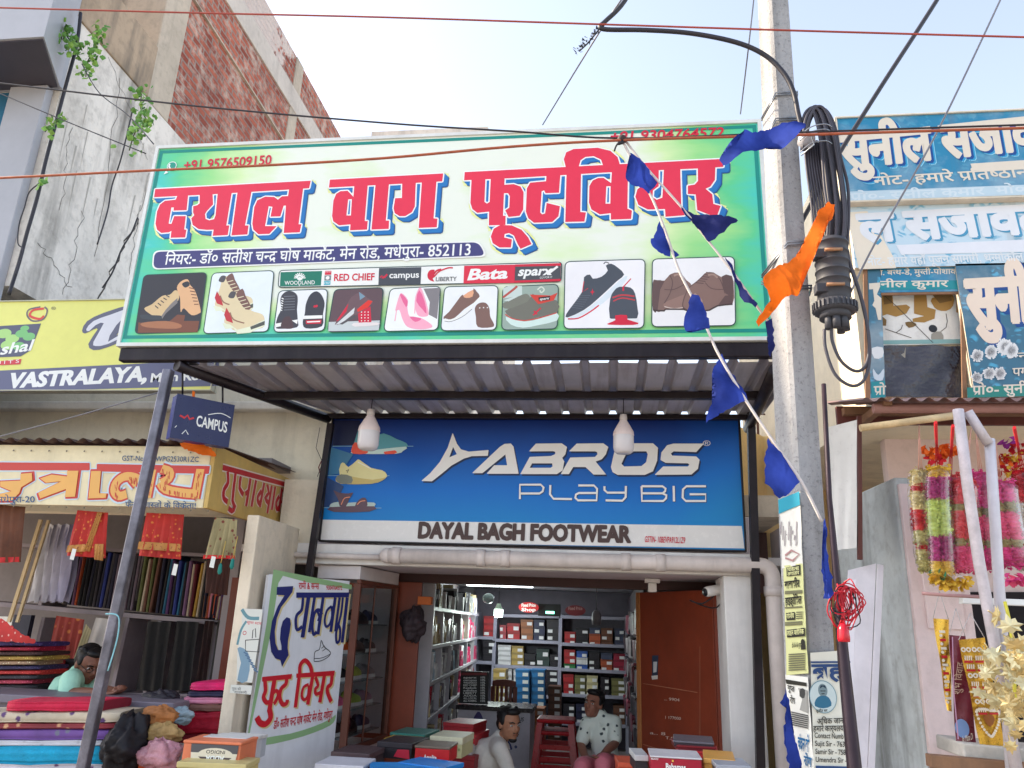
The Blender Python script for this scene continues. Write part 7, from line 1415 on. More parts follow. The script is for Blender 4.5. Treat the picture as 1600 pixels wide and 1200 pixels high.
CELLS = [('left bay', 'top', 998.5, .035, [(780.5, 791, 'rose', 2, 11), (792, 812, 'red', 2, 12.5), (813.5, 832.5, 'brown', 3, 10.6), (833.5, 851, 'navy', 3, 10.6), (854, 873, 'black', 3, 10.8)]), ('left bay', 'second', 1038.2, .035, [(778, 798, 'white', 4, 7.6), (799, 818, 'yellow', 3, 9.8), (819, 837, 'black', 2, 9), (838, 858, 'dark_green', 2, 13), (859, 874, 'black', 2, 9)]),
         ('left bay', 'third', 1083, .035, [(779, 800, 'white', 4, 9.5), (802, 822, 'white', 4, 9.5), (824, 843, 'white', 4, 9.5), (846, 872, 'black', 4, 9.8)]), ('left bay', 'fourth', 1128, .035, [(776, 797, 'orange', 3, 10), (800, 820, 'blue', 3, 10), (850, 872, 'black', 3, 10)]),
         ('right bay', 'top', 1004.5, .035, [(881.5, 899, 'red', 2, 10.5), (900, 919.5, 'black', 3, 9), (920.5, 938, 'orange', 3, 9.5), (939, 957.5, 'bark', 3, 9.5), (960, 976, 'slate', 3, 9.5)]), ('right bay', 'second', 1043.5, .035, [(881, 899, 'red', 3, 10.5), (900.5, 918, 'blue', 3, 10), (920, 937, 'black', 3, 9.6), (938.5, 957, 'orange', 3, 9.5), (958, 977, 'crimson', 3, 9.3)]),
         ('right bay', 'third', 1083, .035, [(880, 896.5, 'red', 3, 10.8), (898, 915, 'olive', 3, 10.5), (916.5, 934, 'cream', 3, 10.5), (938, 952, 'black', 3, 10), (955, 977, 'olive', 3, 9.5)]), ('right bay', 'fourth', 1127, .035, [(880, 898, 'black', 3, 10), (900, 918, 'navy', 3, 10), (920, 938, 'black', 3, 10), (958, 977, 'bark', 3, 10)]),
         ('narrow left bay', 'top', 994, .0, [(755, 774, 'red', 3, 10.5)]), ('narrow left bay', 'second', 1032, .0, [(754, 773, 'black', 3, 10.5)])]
lvn = ('lowest', 'second lowest', 'third lowest', 'topmost')
for bay, row, yb, sl, stacks in CELLS:
    for si, (x0, x1, c_, n_, h) in enumerate(stacks):
        x_ = x0
        for k in range(n_):
            col = c_
            if c_ == 'red' and row == 'second' and bay == 'right bay' and k == 0: col = 'green'
            if c_ == 'blue' and row == 'second' and k == 1: col = 'white'
            if c_ == 'orange' and k == 2: col = 'slate'
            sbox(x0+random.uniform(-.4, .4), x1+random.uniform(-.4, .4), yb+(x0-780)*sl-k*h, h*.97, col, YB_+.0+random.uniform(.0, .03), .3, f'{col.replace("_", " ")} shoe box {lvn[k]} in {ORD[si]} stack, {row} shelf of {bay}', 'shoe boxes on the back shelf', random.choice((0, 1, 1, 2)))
for si, (x0, x1, yb, n_, h, c_, y, d) in enumerate(((805, 827, 1150, 9, 11.5, 'sky', 10.3, .3), (829, 851, 1150, 9, 11.5, 'sky', 10.35, .3), (856, 876, 1150, 8, 11.5, 'bark', 10.6, .3), (770, 790, 1096, 4, 12.5, 'yellow', 10.9, .3), (829, 850, 1195, 8, 11, 'orange', 9.6, .3))):
    for k in range(n_):
        col = c_ if not (c_ == 'orange' and k > 4) else 'brown'
        sbox(x0, x1, yb+(15 if c_ == 'bark' else 0)-k*h, h*.96, col, y+random.uniform(-.01, .01), d, f'{("sky blue" if c_=="sky" else c_)} shoe box, {ORD[k]} lowest in {("the left blue","the right blue","the dark","the yellow","the orange")[si]} stack behind the counter', 'shoe boxes stacked behind the counter', 1)
# hanging packets along the right wall
RW0, RW1 = Vec((onY(1003, 1000, 6.9).x, 6.9, 0)), Vec((onY(979, 1000, 11.4).x, 11.4, 0)); rd_ = (RW1-RW0).normalized(); rn_ = Vec((-rd_.y, rd_.x, 0))
RK = thing('hook_panel', 'dark hook panel of hanging packets along the right wall of the footwear shop', 'panel', RW0)
b = MB(); b.obox((RW0+RW1)/2-rn_*.03+Vec((0, 0, 1.1)), rd_*(RW1-RW0).length/2, rn_*.012, Vec((0, 0, 1.0)), M((70, 62, 70), .6)); b.build('board', RK)
random.seed(12)
for r_, z in enumerate((.75, 1.0, 1.25, 1.5, 1.75)):
    for i in range(14):
        pk = random.choice((('rose', (150, 70, 90)), ('grey', (120, 116, 124)), ('dark', (60, 50, 60)), ('white', (190, 186, 190)), ('maroon', (110, 40, 50)))); c = RW0+rd_*(.12+i*.31+random.uniform(-.05, .05))+Vec((0, 0, z+random.uniform(-.03, .03)))
        mb = MB(); mb.obox(c+rn_*.02, rd_*.11+rn_*random.uniform(-.02, .02), rn_*.02, Vec((random.uniform(-.01, .01), 0, .09)), M(pk[1], .35, .4, 14, .5, 20)); tag(mb.build('hanging_packet', bevel=.01), f'{pk[0]} packet among others hanging on the right wall of the footwear shop', 'packet', f'{pk[0]} packets hanging on the right wall')
# ceiling things: lit bulb, tube light, dome lamp, round signs
b = MB(); p = onY(779, 955, 9.8); LG_ = thing('lit_bulb', 'lit greenish white bulb hanging inside the footwear shop', 'lamp', p)
b.lathe([(.001, -.07), (.045, -.068), (.052, -.05), (.052, .02)], p, lamp_mat((.8, 1, .9), 9), 18); b.build('diffuser', LG_); b = MB(); b.lathe([(.052, .021), (.03, .07), (.024, .09), (.001, .092)], p, M((170, 190, 170), .4), 14); b.build('cap', LG_)
b = MB(); b.tube([p+Vec((0, 0, .09)), Vec((p.x, p.y, 2.2))], .004, BLK, 5); b.build('cord', LG_)
ld_ = bpy.data.lights.new('bulb_light', 'POINT'); ld_.energy = 8; ld_.color = (.86, 1, .93); ld_.shadow_soft_size = .06; lo_ = bpy.data.objects.new('bulb_light', ld_); COL.objects.link(lo_); lo_.location = p+Vec((0, -.05, -.14))
b = MB(); p = onY(760, 941, 10.6); b.box((p.x-.28, 10.57, 2.165), (p.x+.62, 10.63, 2.195), lamp_mat((.85, .95, 1), 3)); tag(b.build('tube_light', bevel=.004), 'lit tube light on the shop ceiling behind the bulb', 'lamp')
l2 = bpy.data.lights.new('tube_light_glow', 'AREA'); l2.energy = 7; l2.shape = 'RECTANGLE'; l2.size = .9; l2.size_y = .06; l2.color = (.85, .93, 1); lo2 = bpy.data.objects.new('tube_light_glow', l2); COL.objects.link(lo2); lo2.location = (p.x+.17, 10.6, 2.15)
b = MB(); b.ell(onY(763, 935, 9.3), (.07, .07, .06), M((176, 196, 196), .3)); tag(b.build('dome_lamp'), 'unlit pale dome lamp beside the lit bulb in the shop', 'lamp')
b = MB(); p = onY(932, 966, 9.0); b.lathe([(.001, -.075), (.05, -.07), (.055, .0), (.05, .05), (.02, .09)], p, M((130, 126, 134), .4), 14); b.tube([p+Vec((0, 0, .09)), Vec((p.x, p.y, 2.2))], .004, BLK, 5); tag(b.build('unlit_bulb'), 'dark unlit bulb hanging before the right shelf bay', 'lamp')
for lb, cx, cy, w_, m, tx, tc in (('red oval hanging sign with white writing near the lit bulb', 826, 949, .13, M((190, 34, 40), .5), ('Fixed Price', 'Shop'), WHT), ('dark red oval hanging sign with dull writing further right', 899, 954, .13, M((110, 34, 44), .5), ('Fixed Price',), INK((170, 130, 130)))):
    p = onY(cx, cy, 10.2); g = thing('oval_sign', lb, 'sign', p); b = MB(); b.prism([p+Vec((w_*math.cos(t*.3142), 0, w_*.5*math.sin(t*.3142))) for t in range(20)], (0, .01, 0), m); b.build('plate', g)
    A = Art(PY(10.2), g); A.cur = 'lettering'
    for i, s_ in enumerate(tx): A.text(s_, (cx-11, cy+i*7-1), (cx+11, cy+i*7-1), (cx-11, cy+i*7-6), tc, .02)
    A.done()
b = MB(); p = onY(870, 953, 10.3); b.box((p.x-.24, 10.28, p.z-.08), (p.x+.05, 10.32, p.z+.07), M((24, 24, 28), .4)); o = tag(b.build('open_sign', bevel=.004), 'small dark box with a lit green mark under the shop ceiling', 'sign')
b = MB(); b.box((p.x-.14, 10.27, p.z-.05), (p.x-.03, 10.279, p.z-.02), lamp_mat((.1, .9, .5), 2)); b.build('green_led', o)
# counter, price board, chair, stools
CT = thing('shop_counter', 'white counter with a dark top and printed shoe advert inside the shop', 'counter', onY(770, 1195, 8.2)); p0, p1 = onY(716, 1101, 8.0), onY(829, 1101, 8.0); zc = p0.z
b = MB(); b.box((p0.x-.02, 7.97, zc-.04), (p1.x+.02, 8.5, zc), M((40, 34, 40), .25)); b.build('top', CT, bevel=.004); b = MB(); b.box((p0.x, 8.0, .06), (p1.x, 8.48, zc-.041), M((196, 192, 200), .4)); b.build('body', CT)
A = Art(PY(8.0), CT); A.cur = 'advert_print'; A.text('CAMPUS', (790, 1128), (818, 1127), (791, 1122), BLK, .02); A.line([(797, 1119), (802, 1116), (805, 1118), (812, 1113)], .01, RED)
for i, s_ in enumerate(('WHAT\'S', 'YOUR', 'MOVE?')): A.text(s_, (792, 1142+i*5), (810, 1141+i*5), (793, 1138+i*5), BLK, .03)
A.poly([(782, 1150), (795, 1158), (800, 1168), (798, 1172), (780, 1170)], INK((40, 50, 110)), 2); A.disc((806, 1167), .014, INK((70, 80, 120))); A.poly([(738, 1128), (746, 1112), (752, 1116), (756, 1130), (745, 1135)], INK((60, 50, 110)), 2); A.done()
g_, A = board('price_board', 'black board listing shoe brands and discounts in white on the counter', ((719, 1049), (763, 1049), (763, 1099.5), (719, 1099.5)), 8.1, .02, M((24, 22, 26), .5), M((24, 22, 26), .4), frame=.006); A.cur = 'lettering'; A.poly([(721, 1051), (761, 1051), (761, 1055), (721, 1055)], INK((120, 24, 34)))
for i, s_ in enumerate(('sparx', 'campus', 'WALKAROO', 'RED CHIEF', 'Reebok', 'adidas', 'LIBERTY', 'ADDA', 'ALL LOCAL', 'ALL FORMAL')):
    y = 1060+i*4.05; A.text(s_, (724, y), (745, y), (724, y-2.9), WHT, .02); A.text('10%' if i < 8 else '15%', (751, y), (758, y), (751, y-2.9), WHT, .02)
A.done()
WCH = M((110, 50, 36), .4, .2); g_ = thing('wooden_chair', 'brown slatted wooden chair behind the counter', 'chair', onY(787, 1098, 9.0)); p0, p1 = onY(768, 1100, 9.0), onY(805, 1100, 9.0); zt2 = onY(787, 1062, 9.0).z
b = MB(); b.prism([Vec((p0.x, 9.0, zt2-.07))]+[Vec((p0.x+(p1.x-p0.x)*i/8, 9.0, zt2-.015+.02*math.sin(i/8*math.pi))) for i in range(9)]+[Vec((p1.x, 9.0, zt2-.07))], (0, .025, 0), WCH); b.build('top_rail', g_)
for i in range(6): b = MB(); x = p0.x+(p1.x-p0.x)*(i+.15)/5.3; wd = .016 if 0 < i < 5 else .024; b.box((x-wd, 9.003, .5 if 0 < i < 5 else .06), (x+wd, 9.022, zt2-.071), WCH); b.build('back_slat' if 0 < i < 5 else 'leg', g_, bevel=.003)
b = MB(); b.box((p0.x, 8.6, .45), (p1.x, 9.0, .49), WCH); b.build('seat', g_, bevel=.005)
for xx in (p0.x+.02, p1.x-.02): b = MB(); b.box((xx-.02, 8.62, .06), (xx+.02, 8.66, .449), WCH); b.build('leg', g_)
RST = M((176, 30, 36), .3, .12)
def stool(label, px, y, zs_, s=.17):
    c = onY(px, 1150, y).x; g = thing('plastic_stool', label, 'stool', (c, y, zs_-.45), 0, 'red plastic stools'); b = MB(); b.box((c-s, y-s, zs_-.035), (c+s, y+s, zs_), RST); b.build('seat', g, bevel=.02)
    for i in (-1, 1):
        for j in (-1, 1): b = MB(); b.tube([(c+i*s*.82, y+j*s*.82, zs_-.036), (c+i*s*1.12, y+j*s*1.12, zs_-.45)], [.036, .03], RST, 4, sm=False); b.build('leg', g)
    for z_, k_ in ((zs_-.22, 1.02), (zs_-.38, 1.08)):
        for j in (-1, 1): b = MB(); b.box((c-s*k_*.86, y+j*s*k_*.88-.008, z_-.03), (c+s*k_*.86, y+j*s*k_*.88+.008, z_+.01), RST); b.build('cross_bar', g)
zz2 = onY(869, 1121, 7.6).z; stool('upper red plastic stool of the nested pair left of the seated boy', 869, 7.6, zz2); stool('lower red plastic stool of the nested pair, under the other', 869, 7.62, zz2-.1)
# ---- shoe boxes on the street tables
def fbox(label, x0, x1, ytop, ybot, y, d, cbody, clid, yaw=0, text=None, tcol=WHT, art=None, lidf=.35, group='shoe boxes on the street tables', gap=None):
    p0, p1 = onY(x0, ybot, y), onY(x1, ybot, y); zt = onY((x0+x1)/2, ytop, y).z; w_ = (p1-p0).length; c = Vec(((p0.x+p1.x)/2, y, p0.z)); h = zt-c.z
    g = thing('shoe_box', label, 'shoe box', c, yaw, group); mB, mL = M(cbody, .45, .15, 5, .1, 20, streak=.06), M(clid, .45, .15, 5, .1, 20, streak=.06); e = .004
    b = MB(); b.box((-w_/2+e, e, 0), (w_/2-e, d-e, h*(1-lidf)-.001), mB); b.build('body', g, bevel=.002, local=True)
    b = MB(); b.box((-w_/2, 0, h*(1-lidf)), (w_/2, d, h), mL); b.build('lid', g, bevel=.004, local=True)
    if art or text:
        X = Vec((math.cos(yaw), math.sin(yaw), 0)); A = Art(Pl(c, X, (0, 0, 1)), g, base=.002); A.cur = 'print'; W2 = w_/2
        A.t = lambda p: (p[0]*w_-W2, p[1]*h)           # 0..1 across the front
        if art: art(A)
        if text: A.text(text[0], text[1], text[2], text[3], tcol, .03)
        A.done()
    return g
def artA(A):
    A.poly([(.18, .1), (.92, .1), (.95, .55), (.16, .55)], CREAMB); A.poly([(.16, .55), (.95, .55), (.96, .88), (.15, .88)], INK((84, 82, 86))); q = [(.58+.3*math.cos(t*.3142), .48+.27*math.sin(t*.3142)) for t in range(20)]; A.poly(q, CREAMB); A.poly([p for p in q if p[1] < .46], INK((84, 70, 74))); A.text('ADDA', (.74, .44), (.42, .44), (.74, .26), WHT, .03); A.text('INDIGO', (.74, .66), (.42, .66), (.74, .53), BLK, .01)
CREAMB = INK((222, 212, 190))
fbox('orange shoe box with a cream and grey front and upside down lettering', 282, 372, 1158, 1196, 3.9, .22, (232, 130, 90), (232, 130, 90), .06, art=artA, lidf=.12)
for i, (x0, x1, yt, yb, c) in enumerate(((312, 380, 1152, 1190, (232, 140, 100)), (330, 396, 1150, 1186, (206, 206, 210)), (344, 404, 1149, 1182, (190, 196, 204)))): fbox(('second orange box behind the lettered one', 'pale grey box behind the two orange ones', 'rearmost grey white box of the leaning row left of the painted board')[i], x0, x1, yt, yb, 4.02+i*.11, .1, c, (222, 220, 216), .06, lidf=.15)
tag(MB().build('x'), None) if False else None
fbox('yellowish flat box in front of the orange lettered box', 275, 380, 1192, 1215, 3.8, .2, (206, 186, 120), (206, 190, 130), .1)
fbox('dark brown shoe box with a small white emblem near the painted board', 514, 576, 1176, 1200, 4.75, .3, (70, 54, 56), (90, 72, 74), -.05, ('FORMAL', (.6, .08), (.95, .08), (.6, .22)), WHT, lambda A: (A.poly([(.55, .04), (.97, .04), (.97, .3), (.55, .3)], RED), A.disc((.25, .35), .02, WHT)))
fbox('white and pink shoe box lying low at the bottom edge', 490, 566, 1195, 1216, 4.4, .26, (206, 70, 110), (206, 206, 214), .03)
fbox('bright blue shoe box turned askew in front of the red box', 614, 698, 1195, 1214, 4.55, .22, (30, 110, 190), (36, 130, 210), -.35)
fbox('second bright blue shoe box lower left of the first', 578, 662, 1203, 1224, 4.4, .24, (30, 120, 200), (40, 140, 214), .3)
fbox('black shoe box with a crimson corner behind the blue ones', 586, 644, 1160, 1184, 5.0, .3, (34, 28, 34), (50, 44, 50), -.12, art=lambda A: A.poly([(.5, .15), (.95, .05), (.92, .62), (.6, .6)], INK((190, 34, 60))))
fbox('red shoe box with white lettering in the middle of the left table', 646, 702, 1166, 1190, 4.9, .24, (204, 26, 34), (120, 104, 90), -.02, ('Aqualite', (.28, .18), (.64, .18), (.28, .46)), lidf=.16)
fbox('yellow shoe box under the teal one', 598, 650, 1155, 1166, 5.25, .3, (206, 160, 60), (214, 170, 70), -.08)
fbox('teal green shoe box at the back of the left table', 607, 664, 1146, 1157, 5.42, .3, (40, 110, 100), (50, 124, 112), -.12)
fbox('cream shoe box with green specks right of the lettered red box', 669, 722, 1151, 1182, 5.3, .3, (206, 200, 150), (220, 214, 180), -.08, art=lambda A: [A.disc((random.random()*.9+.05, random.random()*.5+.05), .008, INK((140, 150, 100))) for _ in range(14)])
for i, (x0, x1, yt, yb, y, c) in enumerate(((690, 740, 1130, 1146, 6.3, (170, 34, 44)), (694, 744, 1146, 1162, 6.25, (190, 40, 50)), (690, 738, 1162, 1180, 6.2, (206, 200, 196)), (700, 742, 1180, 1200, 6.15, (150, 30, 40)))): fbox(('topmost red box of the pile by the left wall shelf', 'second red box of the pile by the left wall shelf', 'white box low in the pile by the left wall shelf', 'dull red box at the foot of the pile by the left wall shelf')[i], x0, x1, yt, yb, y, .35, c, c, -.15)
fbox('crimson shoe box with white script lettering on the right table', 1016, 1098, 1183, 1207, 4.3, .26, (176, 16, 50), (222, 218, 220), .0, ('Bahamas', (.3, .25), (.68, .25), (.3, .6)), lidf=.1, art=lambda A: (A.text('RELAXO', (.02, .78), (.16, .78), (.02, .88), WHT, .02), A.line([(.42, .72), (.45, .82)], .004, INK((240, 200, 80))), A.line([(.45, .72), (.42, .82)], .004, INK((240, 200, 80)))))
fbox('yellow orange shoe box right of the crimson lettered one', 1100, 1150, 1186, 1210, 4.35, .3, (222, 160, 70), (232, 172, 84), -.1, ('Aquashine', (.3, .72), (.75, .74), (.3, .9)), INK((90, 50, 40)))
fbox('black and white shoe box standing left of the crimson lettered one', 992, 1014, 1180, 1206, 4.5, .25, (40, 36, 44), (206, 206, 206), .1)
fbox('orange red shoe box at the foot of the boy', 966, 1002, 1192, 1214, 4.8, .25, (206, 80, 50), (214, 90, 60), .08)
fbox('grey topped box at the bottom right of the street table', 1120, 1176, 1196, 1216, 4.2, .25, (60, 60, 76), (170, 174, 184), .03)
for i, (x0, x1, yt, yb, y, c, cl, yw) in enumerate(((1056, 1122, 1174, 1182, 4.85, (190, 34, 40), (200, 40, 50), -.1), (1058, 1120, 1166, 1174, 4.88, (120, 30, 40), (140, 36, 44), .05), (1052, 1116, 1159, 1166, 4.9, (60, 50, 56), (120, 116, 124), -.08))): fbox(('bright red flat box in the pile against the brown door', 'dark red flat box in the pile against the brown door', 'grey topped flat box crowning the pile against the brown door')[i], x0, x1, yt, yb, y, .3, c, cl, yw)
table('wooden street table of shoe boxes left of the shop mouth', -1.75, -.85, 4.35, 5.75, .74)
table('wooden street table of shoe boxes right of the shop mouth', .05, .72, 4.1, 5.15, .74)
# ================================================================== PEOPLE
def grown(mb, name, parent, vox=.0075, it=4):
    o = mb.build(name, parent); r = o.modifiers.new('grow', 'REMESH'); r.mode = 'VOXEL'; r.voxel_size = vox; r.use_smooth_shade = True
    s = o.modifiers.new('soften', 'SMOOTH'); s.factor = .5; s.iterations = it; return o
def skinmat(c): return M(c, .5, .14, 14, .05, 80, spec=.35, key='skin')
def chain(mb, pts, rs, m):
    P = [Vec(p) for p in pts]; Q = cr([tuple(p)+(r,) for p, r in zip(P, rs)], 5); mb.tube([q[:3] for q in Q], [q[3] for q in Q], m, 12)
    mb.ell(P[0], (rs[0],)*3, m, 12, 8); mb.ell(P[-1], (rs[-1],)*3, m, 12, 8)
def hand(mb, wrist, elbow, m, down=Vec((0, 0, -1)), curl=.5):
    w_ = Vec(wrist); d = (w_-Vec(elbow)).normalized(); sd = d.cross(down)
    if sd.length < .1: sd = d.cross(Vec((0, 1, 0)))
    sd.normalize(); nn = sd.cross(d)
    c = w_+d*.045; R_ = Matrix((sd, nn, d)).transposed(); mb.ell(c, (.038, .016, .05), m, 12, 8, rot=R_)
    for k, L in enumerate((.068, .078, .074, .058)):
        b0 = w_+d*.085+sd*(.028-.0185*k); p1 = b0+d*L*.45-nn*L*.12*curl; p2 = p1+d*L*.32-nn*L*.35*curl; p3 = p2+d*L*.12-nn*L*.4*curl
        mb.tube([b0-d*.02, b0, p1, p2, p3], [.0095, .0095, .009, .0085, .0075], m, 8)
    t0 = w_+d*.03+sd*.03; mb.tube([t0-sd*.012, t0+sd*.018+d*.02, t0+sd*.026+d*.045-nn*.01, t0+sd*.024+d*.062-nn*.018], [.012, .0115, .01, .0085], m, 8)
def person(label, head, yaw, pitch, neck, chest, pelvis, arms, legs, sk, shirt, pants, sleeve, hairm, glasses=False, roll=0, hs=1.0, beard=False, tw=1.0):
    g = thing('person', label, 'person', (pelvis[0], pelvis[1], 0)); S = skinmat(sk); H = Vec(head)
    R3 = Matrix.Rotation(yaw, 3, 'Z') @ Matrix.Rotation(roll, 3, 'Y') @ Matrix.Rotation(pitch, 3, 'X'); h = lambda x, y, z: H+R3 @ (Vec((x, y, z))*hs)
    b = MB(); b.ell(h(0, .012, .03), (.076*hs, .095*hs, .088*hs), S, 22, 14, rot=R3); b.ell(h(0, -.018, -.035), (.061*hs, .072*hs, .078*hs), S, 20, 12, rot=R3); b.ell(h(0, -.058, -.088), (.026*hs, .024*hs, .024*hs), S, 12, 8, rot=R3)
    b.tube([h(0, -.086, .012), h(0, -.1, -.02), h(0, -.088, -.032)], [.009*hs, .015*hs, .016*hs], S, 10); b.ell(h(0, -.074, -.062), (.026*hs, .014*hs, .009*hs), S, 12, 6, rot=R3); b.ell(h(0, -.072, -.052), (.025*hs, .013*hs, .007*hs), S, 12, 6, rot=R3); b.ell(h(0, -.075, .032), (.048*hs, .018*hs, .012*hs), S, 14, 6, rot=R3)
    for s_ in (-1, 1): b.ell(h(s_*.078, .01, -.005), (.01*hs, .02*hs, .031*hs), S, 10, 8, rot=R3); b.ell(h(s_*.036, -.062, -.022), (.022*hs, .016*hs, .02*hs), S, 10, 8, rot=R3)
    N_, C_, P_ = Vec(neck), Vec(chest), Vec(pelvis); chain(b, [h(0, .015, -.06), N_, N_+(C_-N_)*.3], [.05*hs, .05*hs, .054*hs], S); chain(b, [N_+(C_-N_)*.4, C_, C_+(P_-C_)*.5, P_], [.07*hs*tw, .115*hs*tw, .112*hs*tw, .12*hs*tw], S)
    sh_ = MB(); chain(sh_, [N_+(C_-N_)*-.12, N_+(C_-N_)*.2, N_+(C_-N_)*.5, C_, C_+(P_-C_)*.5, P_], [.066*hs, .088*hs, .12*hs*tw, .143*hs*tw, .138*hs*tw, .148*hs*tw], shirt)
    for sho, elb, wri in arms:
        sho, elb, wri = Vec(sho), Vec(elb), Vec(wri); chain(b, [sho, (sho+elb)/2, elb, (elb+wri)/2, wri], [.05*hs, .046*hs, .037*hs, .036*hs, .025*hs], S); hand(b, wri, elb, S)
        chain(sh_, [N_+(C_-N_)*.25, (N_+(C_-N_)*.3+sho)/2, sho], [.07*hs, .075*hs, .066*hs], shirt)
        if sleeve >= 1: chain(sh_, [sho, (sho+elb)/2, elb, elb+(wri-elb)*.8], [.064*hs, .058*hs, .05*hs, .04*hs], shirt)
        else: chain(sh_, [sho, sho+(elb-sho)*.75], [.066*hs, .062*hs], shirt)
        chain(b, [N_+(C_-N_)*.4, sho], [.045*hs, .045*hs], S)
    pn = MB(); ell_ = [P_]
    for hip, kne, ank in legs:
        chain(b, [hip, kne, ank], [.075*hs, .05*hs, .035*hs], S); chain(pn, [P_, hip, (Vec(hip)+Vec(kne))/2, kne, (Vec(kne)+Vec(ank))/2, ank], [.1*hs, .09*hs, .082*hs, .068*hs, .06*hs, .055*hs], pants)
        a_ = Vec(ank); b.ell(a_+Vec((0, -.07, -.03)), (.04, .11, .03), S, 12, 8)
    body = grown(b, 'body', g); grown(sh_, 'shirt', g, .009, 3); 
    if legs: grown(pn, 'trousers', g, .01, 3)
    hb = MB(); hb.ell(h(0, .03, .05), (.083*hs, .09*hs, .08*hs), hairm, 20, 12, rot=R3); hb.ell(h(0, -.04, .098), (.062*hs, .05*hs, .028*hs), hairm, 16, 8, rot=R3); hb.ell(h(0, .07, .0), (.07*hs, .05*hs, .065*hs), hairm, 14, 8, rot=R3); random.seed(len(label))
    for s_ in (-1, 1): hb.ell(h(s_*.072, .0, .03), (.014*hs, .03*hs, .036*hs), hairm, 10, 8, rot=R3)
    for i in range(26): a_, z_ = random.uniform(0, 6.28), random.uniform(.04, .12); hb.ell(h(.07*math.cos(a_), .03+.075*math.sin(a_)*(1 if math.sin(a_) > 0 else .8), z_), (.018*hs,)*3, hairm, 8, 6)
    grown(hb, 'hair', g, .007, 1)
    EW, EI, LP = M((206, 200, 194), .3, .03), M((30, 20, 18), .3, .03), M(tuple(v*.72 if i else v*.82 for i, v in enumerate(sk)), .5, .1)
    for s_ in (-1, 1):
        e = MB(); e.ell(h(s_*.032, -.0735, .006), (.013*hs, .007*hs, .0065*hs), EW, 12, 8, rot=R3); e.ell(h(s_*.032, -.0785, .006), (.006*hs, .004*hs, .006*hs), EI, 10, 6, rot=R3); e.build('eye', g)
        e = MB(); e.tube([h(s_*.014, -.087, .024), h(s_*.034, -.088, .031), h(s_*.054, -.072, .024)], [.0045*hs, .005*hs, .003*hs], hairm, 6); e.build('eyebrow', g)
    e = MB(); e.ell(h(0, -.0865, -.057), (.021*hs, .005*hs, .006*hs), LP, 12, 6, rot=R3); e.build('lips', g)
    if beard: e = MB(); e.ell(h(0, -.086, -.044), (.024*hs, .006*hs, .006*hs), hairm, 10, 6, rot=R3); e.build('moustache', g); e = MB(); e.ell(h(0, -.055, -.098), (.034*hs, .03*hs, .02*hs), hairm, 12, 6, rot=R3); e.build('beard', g)
    if glasses:
        e = MB()
        for s_ in (-1, 1): e.tube([h(s_*.034+.021*math.cos(t*.524), -.094, .003+.016*math.sin(t*.524)) for t in range(13)], .0022, EI, 5); e.tube([h(s_*.055, -.092, .006), h(s_*.076, .0, .008)], .0022, EI, 5)
        e.tube([h(-.013, -.096, .006), h(.013, -.096, .006)], .0022, EI, 5); e.build('glasses', g)
    # collar
    c = MB()
    for s_ in (-1, 1):
        q = N_+(C_-N_)*.1; f = R3 @ Vec((0, -1, 0)); f.z = 0; f.normalize(); sx = Vec((-f.y, f.x, 0))*s_; c.prism([q+sx*.05+f*.0+Vec((0, 0, .03)), q+f*.062+sx*.012+Vec((0, 0, -.01)), q+f*.085+sx*.05+Vec((0, 0, -.05)), q+sx*.075+f*.03+Vec((0, 0, -.02))], f*.008+Vec((0, 0, .004)), shirt)
    c.build('collar', g, bevel=.002); return g
HAIR = M((22, 18, 20), .55, .2, 30, .4, 90)
WSH = M((216, 210, 200), .75, .12, 7, .25, 18); MINT = M((176, 226, 200), .75, .1, 7, .25, 18); PNT1 = M((70, 66, 80), .8, .2); PNT2 = M((214, 120, 134), .75, .15, 8, .25, 18)
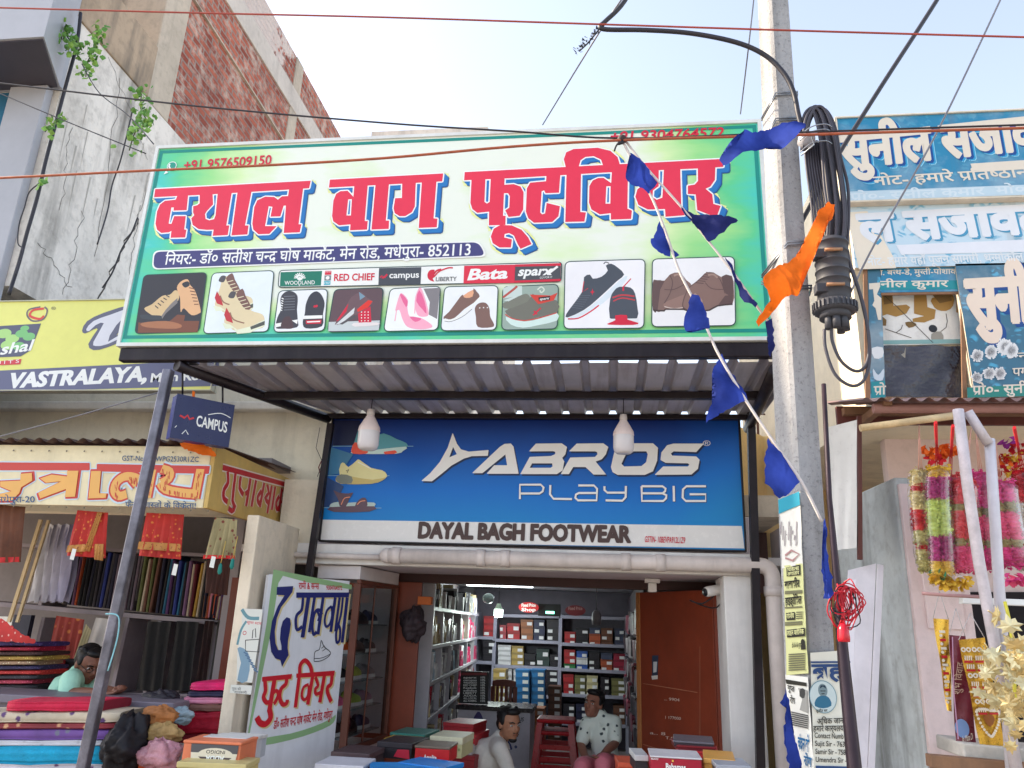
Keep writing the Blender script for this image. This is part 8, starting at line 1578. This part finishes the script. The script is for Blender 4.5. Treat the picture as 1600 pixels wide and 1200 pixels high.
def printed_shirt():
    m, N = newmat('printed_shirt', .75); vo = N.n('TexVoronoi'); vo.inputs['Scale'].default_value = 17; vo.inputs['Randomness'].default_value = 1; N.l(N.obj(), vo.inputs['Vector']); n = N.noise(60, 3)
    f = N.math('ADD', vo.outputs[0], N.math('MULTIPLY', n, .35)); N.col(N.mix(N.ramp(f, [(.36, 1.), (.42, 0.)]), lin((206, 214, 204)), lin((50, 62, 66)))); N.bump(N.noise(14, 4), .3, .02); return m
y = 6.3
person('young man in a white long sleeved shirt crouching among the shoe boxes', onY(796, 1132, y), RA(42), RA(4), onY(780, 1157, y+.05), onY(768, 1182, y+.06), onY(756, 1240, y+.1),
       [(onY(781, 1172, y-.13), onY(797, 1208, y-.17), onY(829, 1222, y-.12)), (onY(757, 1170, y+.19), onY(775, 1212, y+.22), onY(815, 1226, y+.12))],
       [(onY(765, 1240, y-.05), onY(838, 1238, y-.12), onY(835, 1290, y)), (onY(765, 1240, y+.18), onY(840, 1240, y+.2), onY(838, 1290, y+.2))], (172, 120, 92), WSH, PNT1, 1, HAIR, beard=True, tw=1.12)
y = 6.85
person('boy in a patterned white shirt and pink trousers seated with a hand on his knee', onY(927, 1100, y), RA(-28), RA(-6), onY(938, 1121, y+.03), onY(942, 1146, y+.04), onY(947, 1190, y+.08),
       [(onY(960, 1129, y), onY(961, 1161, y-.1), onY(943, 1177, y-.3)), (onY(918, 1131, y+.03), onY(908, 1162, y-.02), onY(916, 1190, y-.22))],
       [(onY(955, 1194, y), onY(942, 1193, y-.42), onY(940, 1270, y-.4)), (onY(932, 1196, y), onY(908, 1199, y-.42), onY(903, 1275, y-.4))], (146, 98, 80), printed_shirt(), PNT2, 0, HAIR, roll=RA(8), hs=.92, tw=.86)
y = 5.1
person('man with glasses in a mint green shirt bent over the cloth shop desk', onY(139, 1038, y), RA(62), RA(22), onY(121, 1056, y+.03), onY(111, 1080, y+.05), onY(100, 1140, y+.08),
       [(onY(110, 1063, y-.15), onY(107, 1083, y-.2), onY(160, 1083, y-.24)), (onY(124, 1064, y+.16), onY(152, 1080, y+.06), onY(176, 1079, y-.16))],
       [(onY(115, 1152, y-.08), onY(170, 1150, y-.1), onY(165, 1230, y-.08))], (130, 84, 66), MINT, PNT1, 0, HAIR, glasses=True)
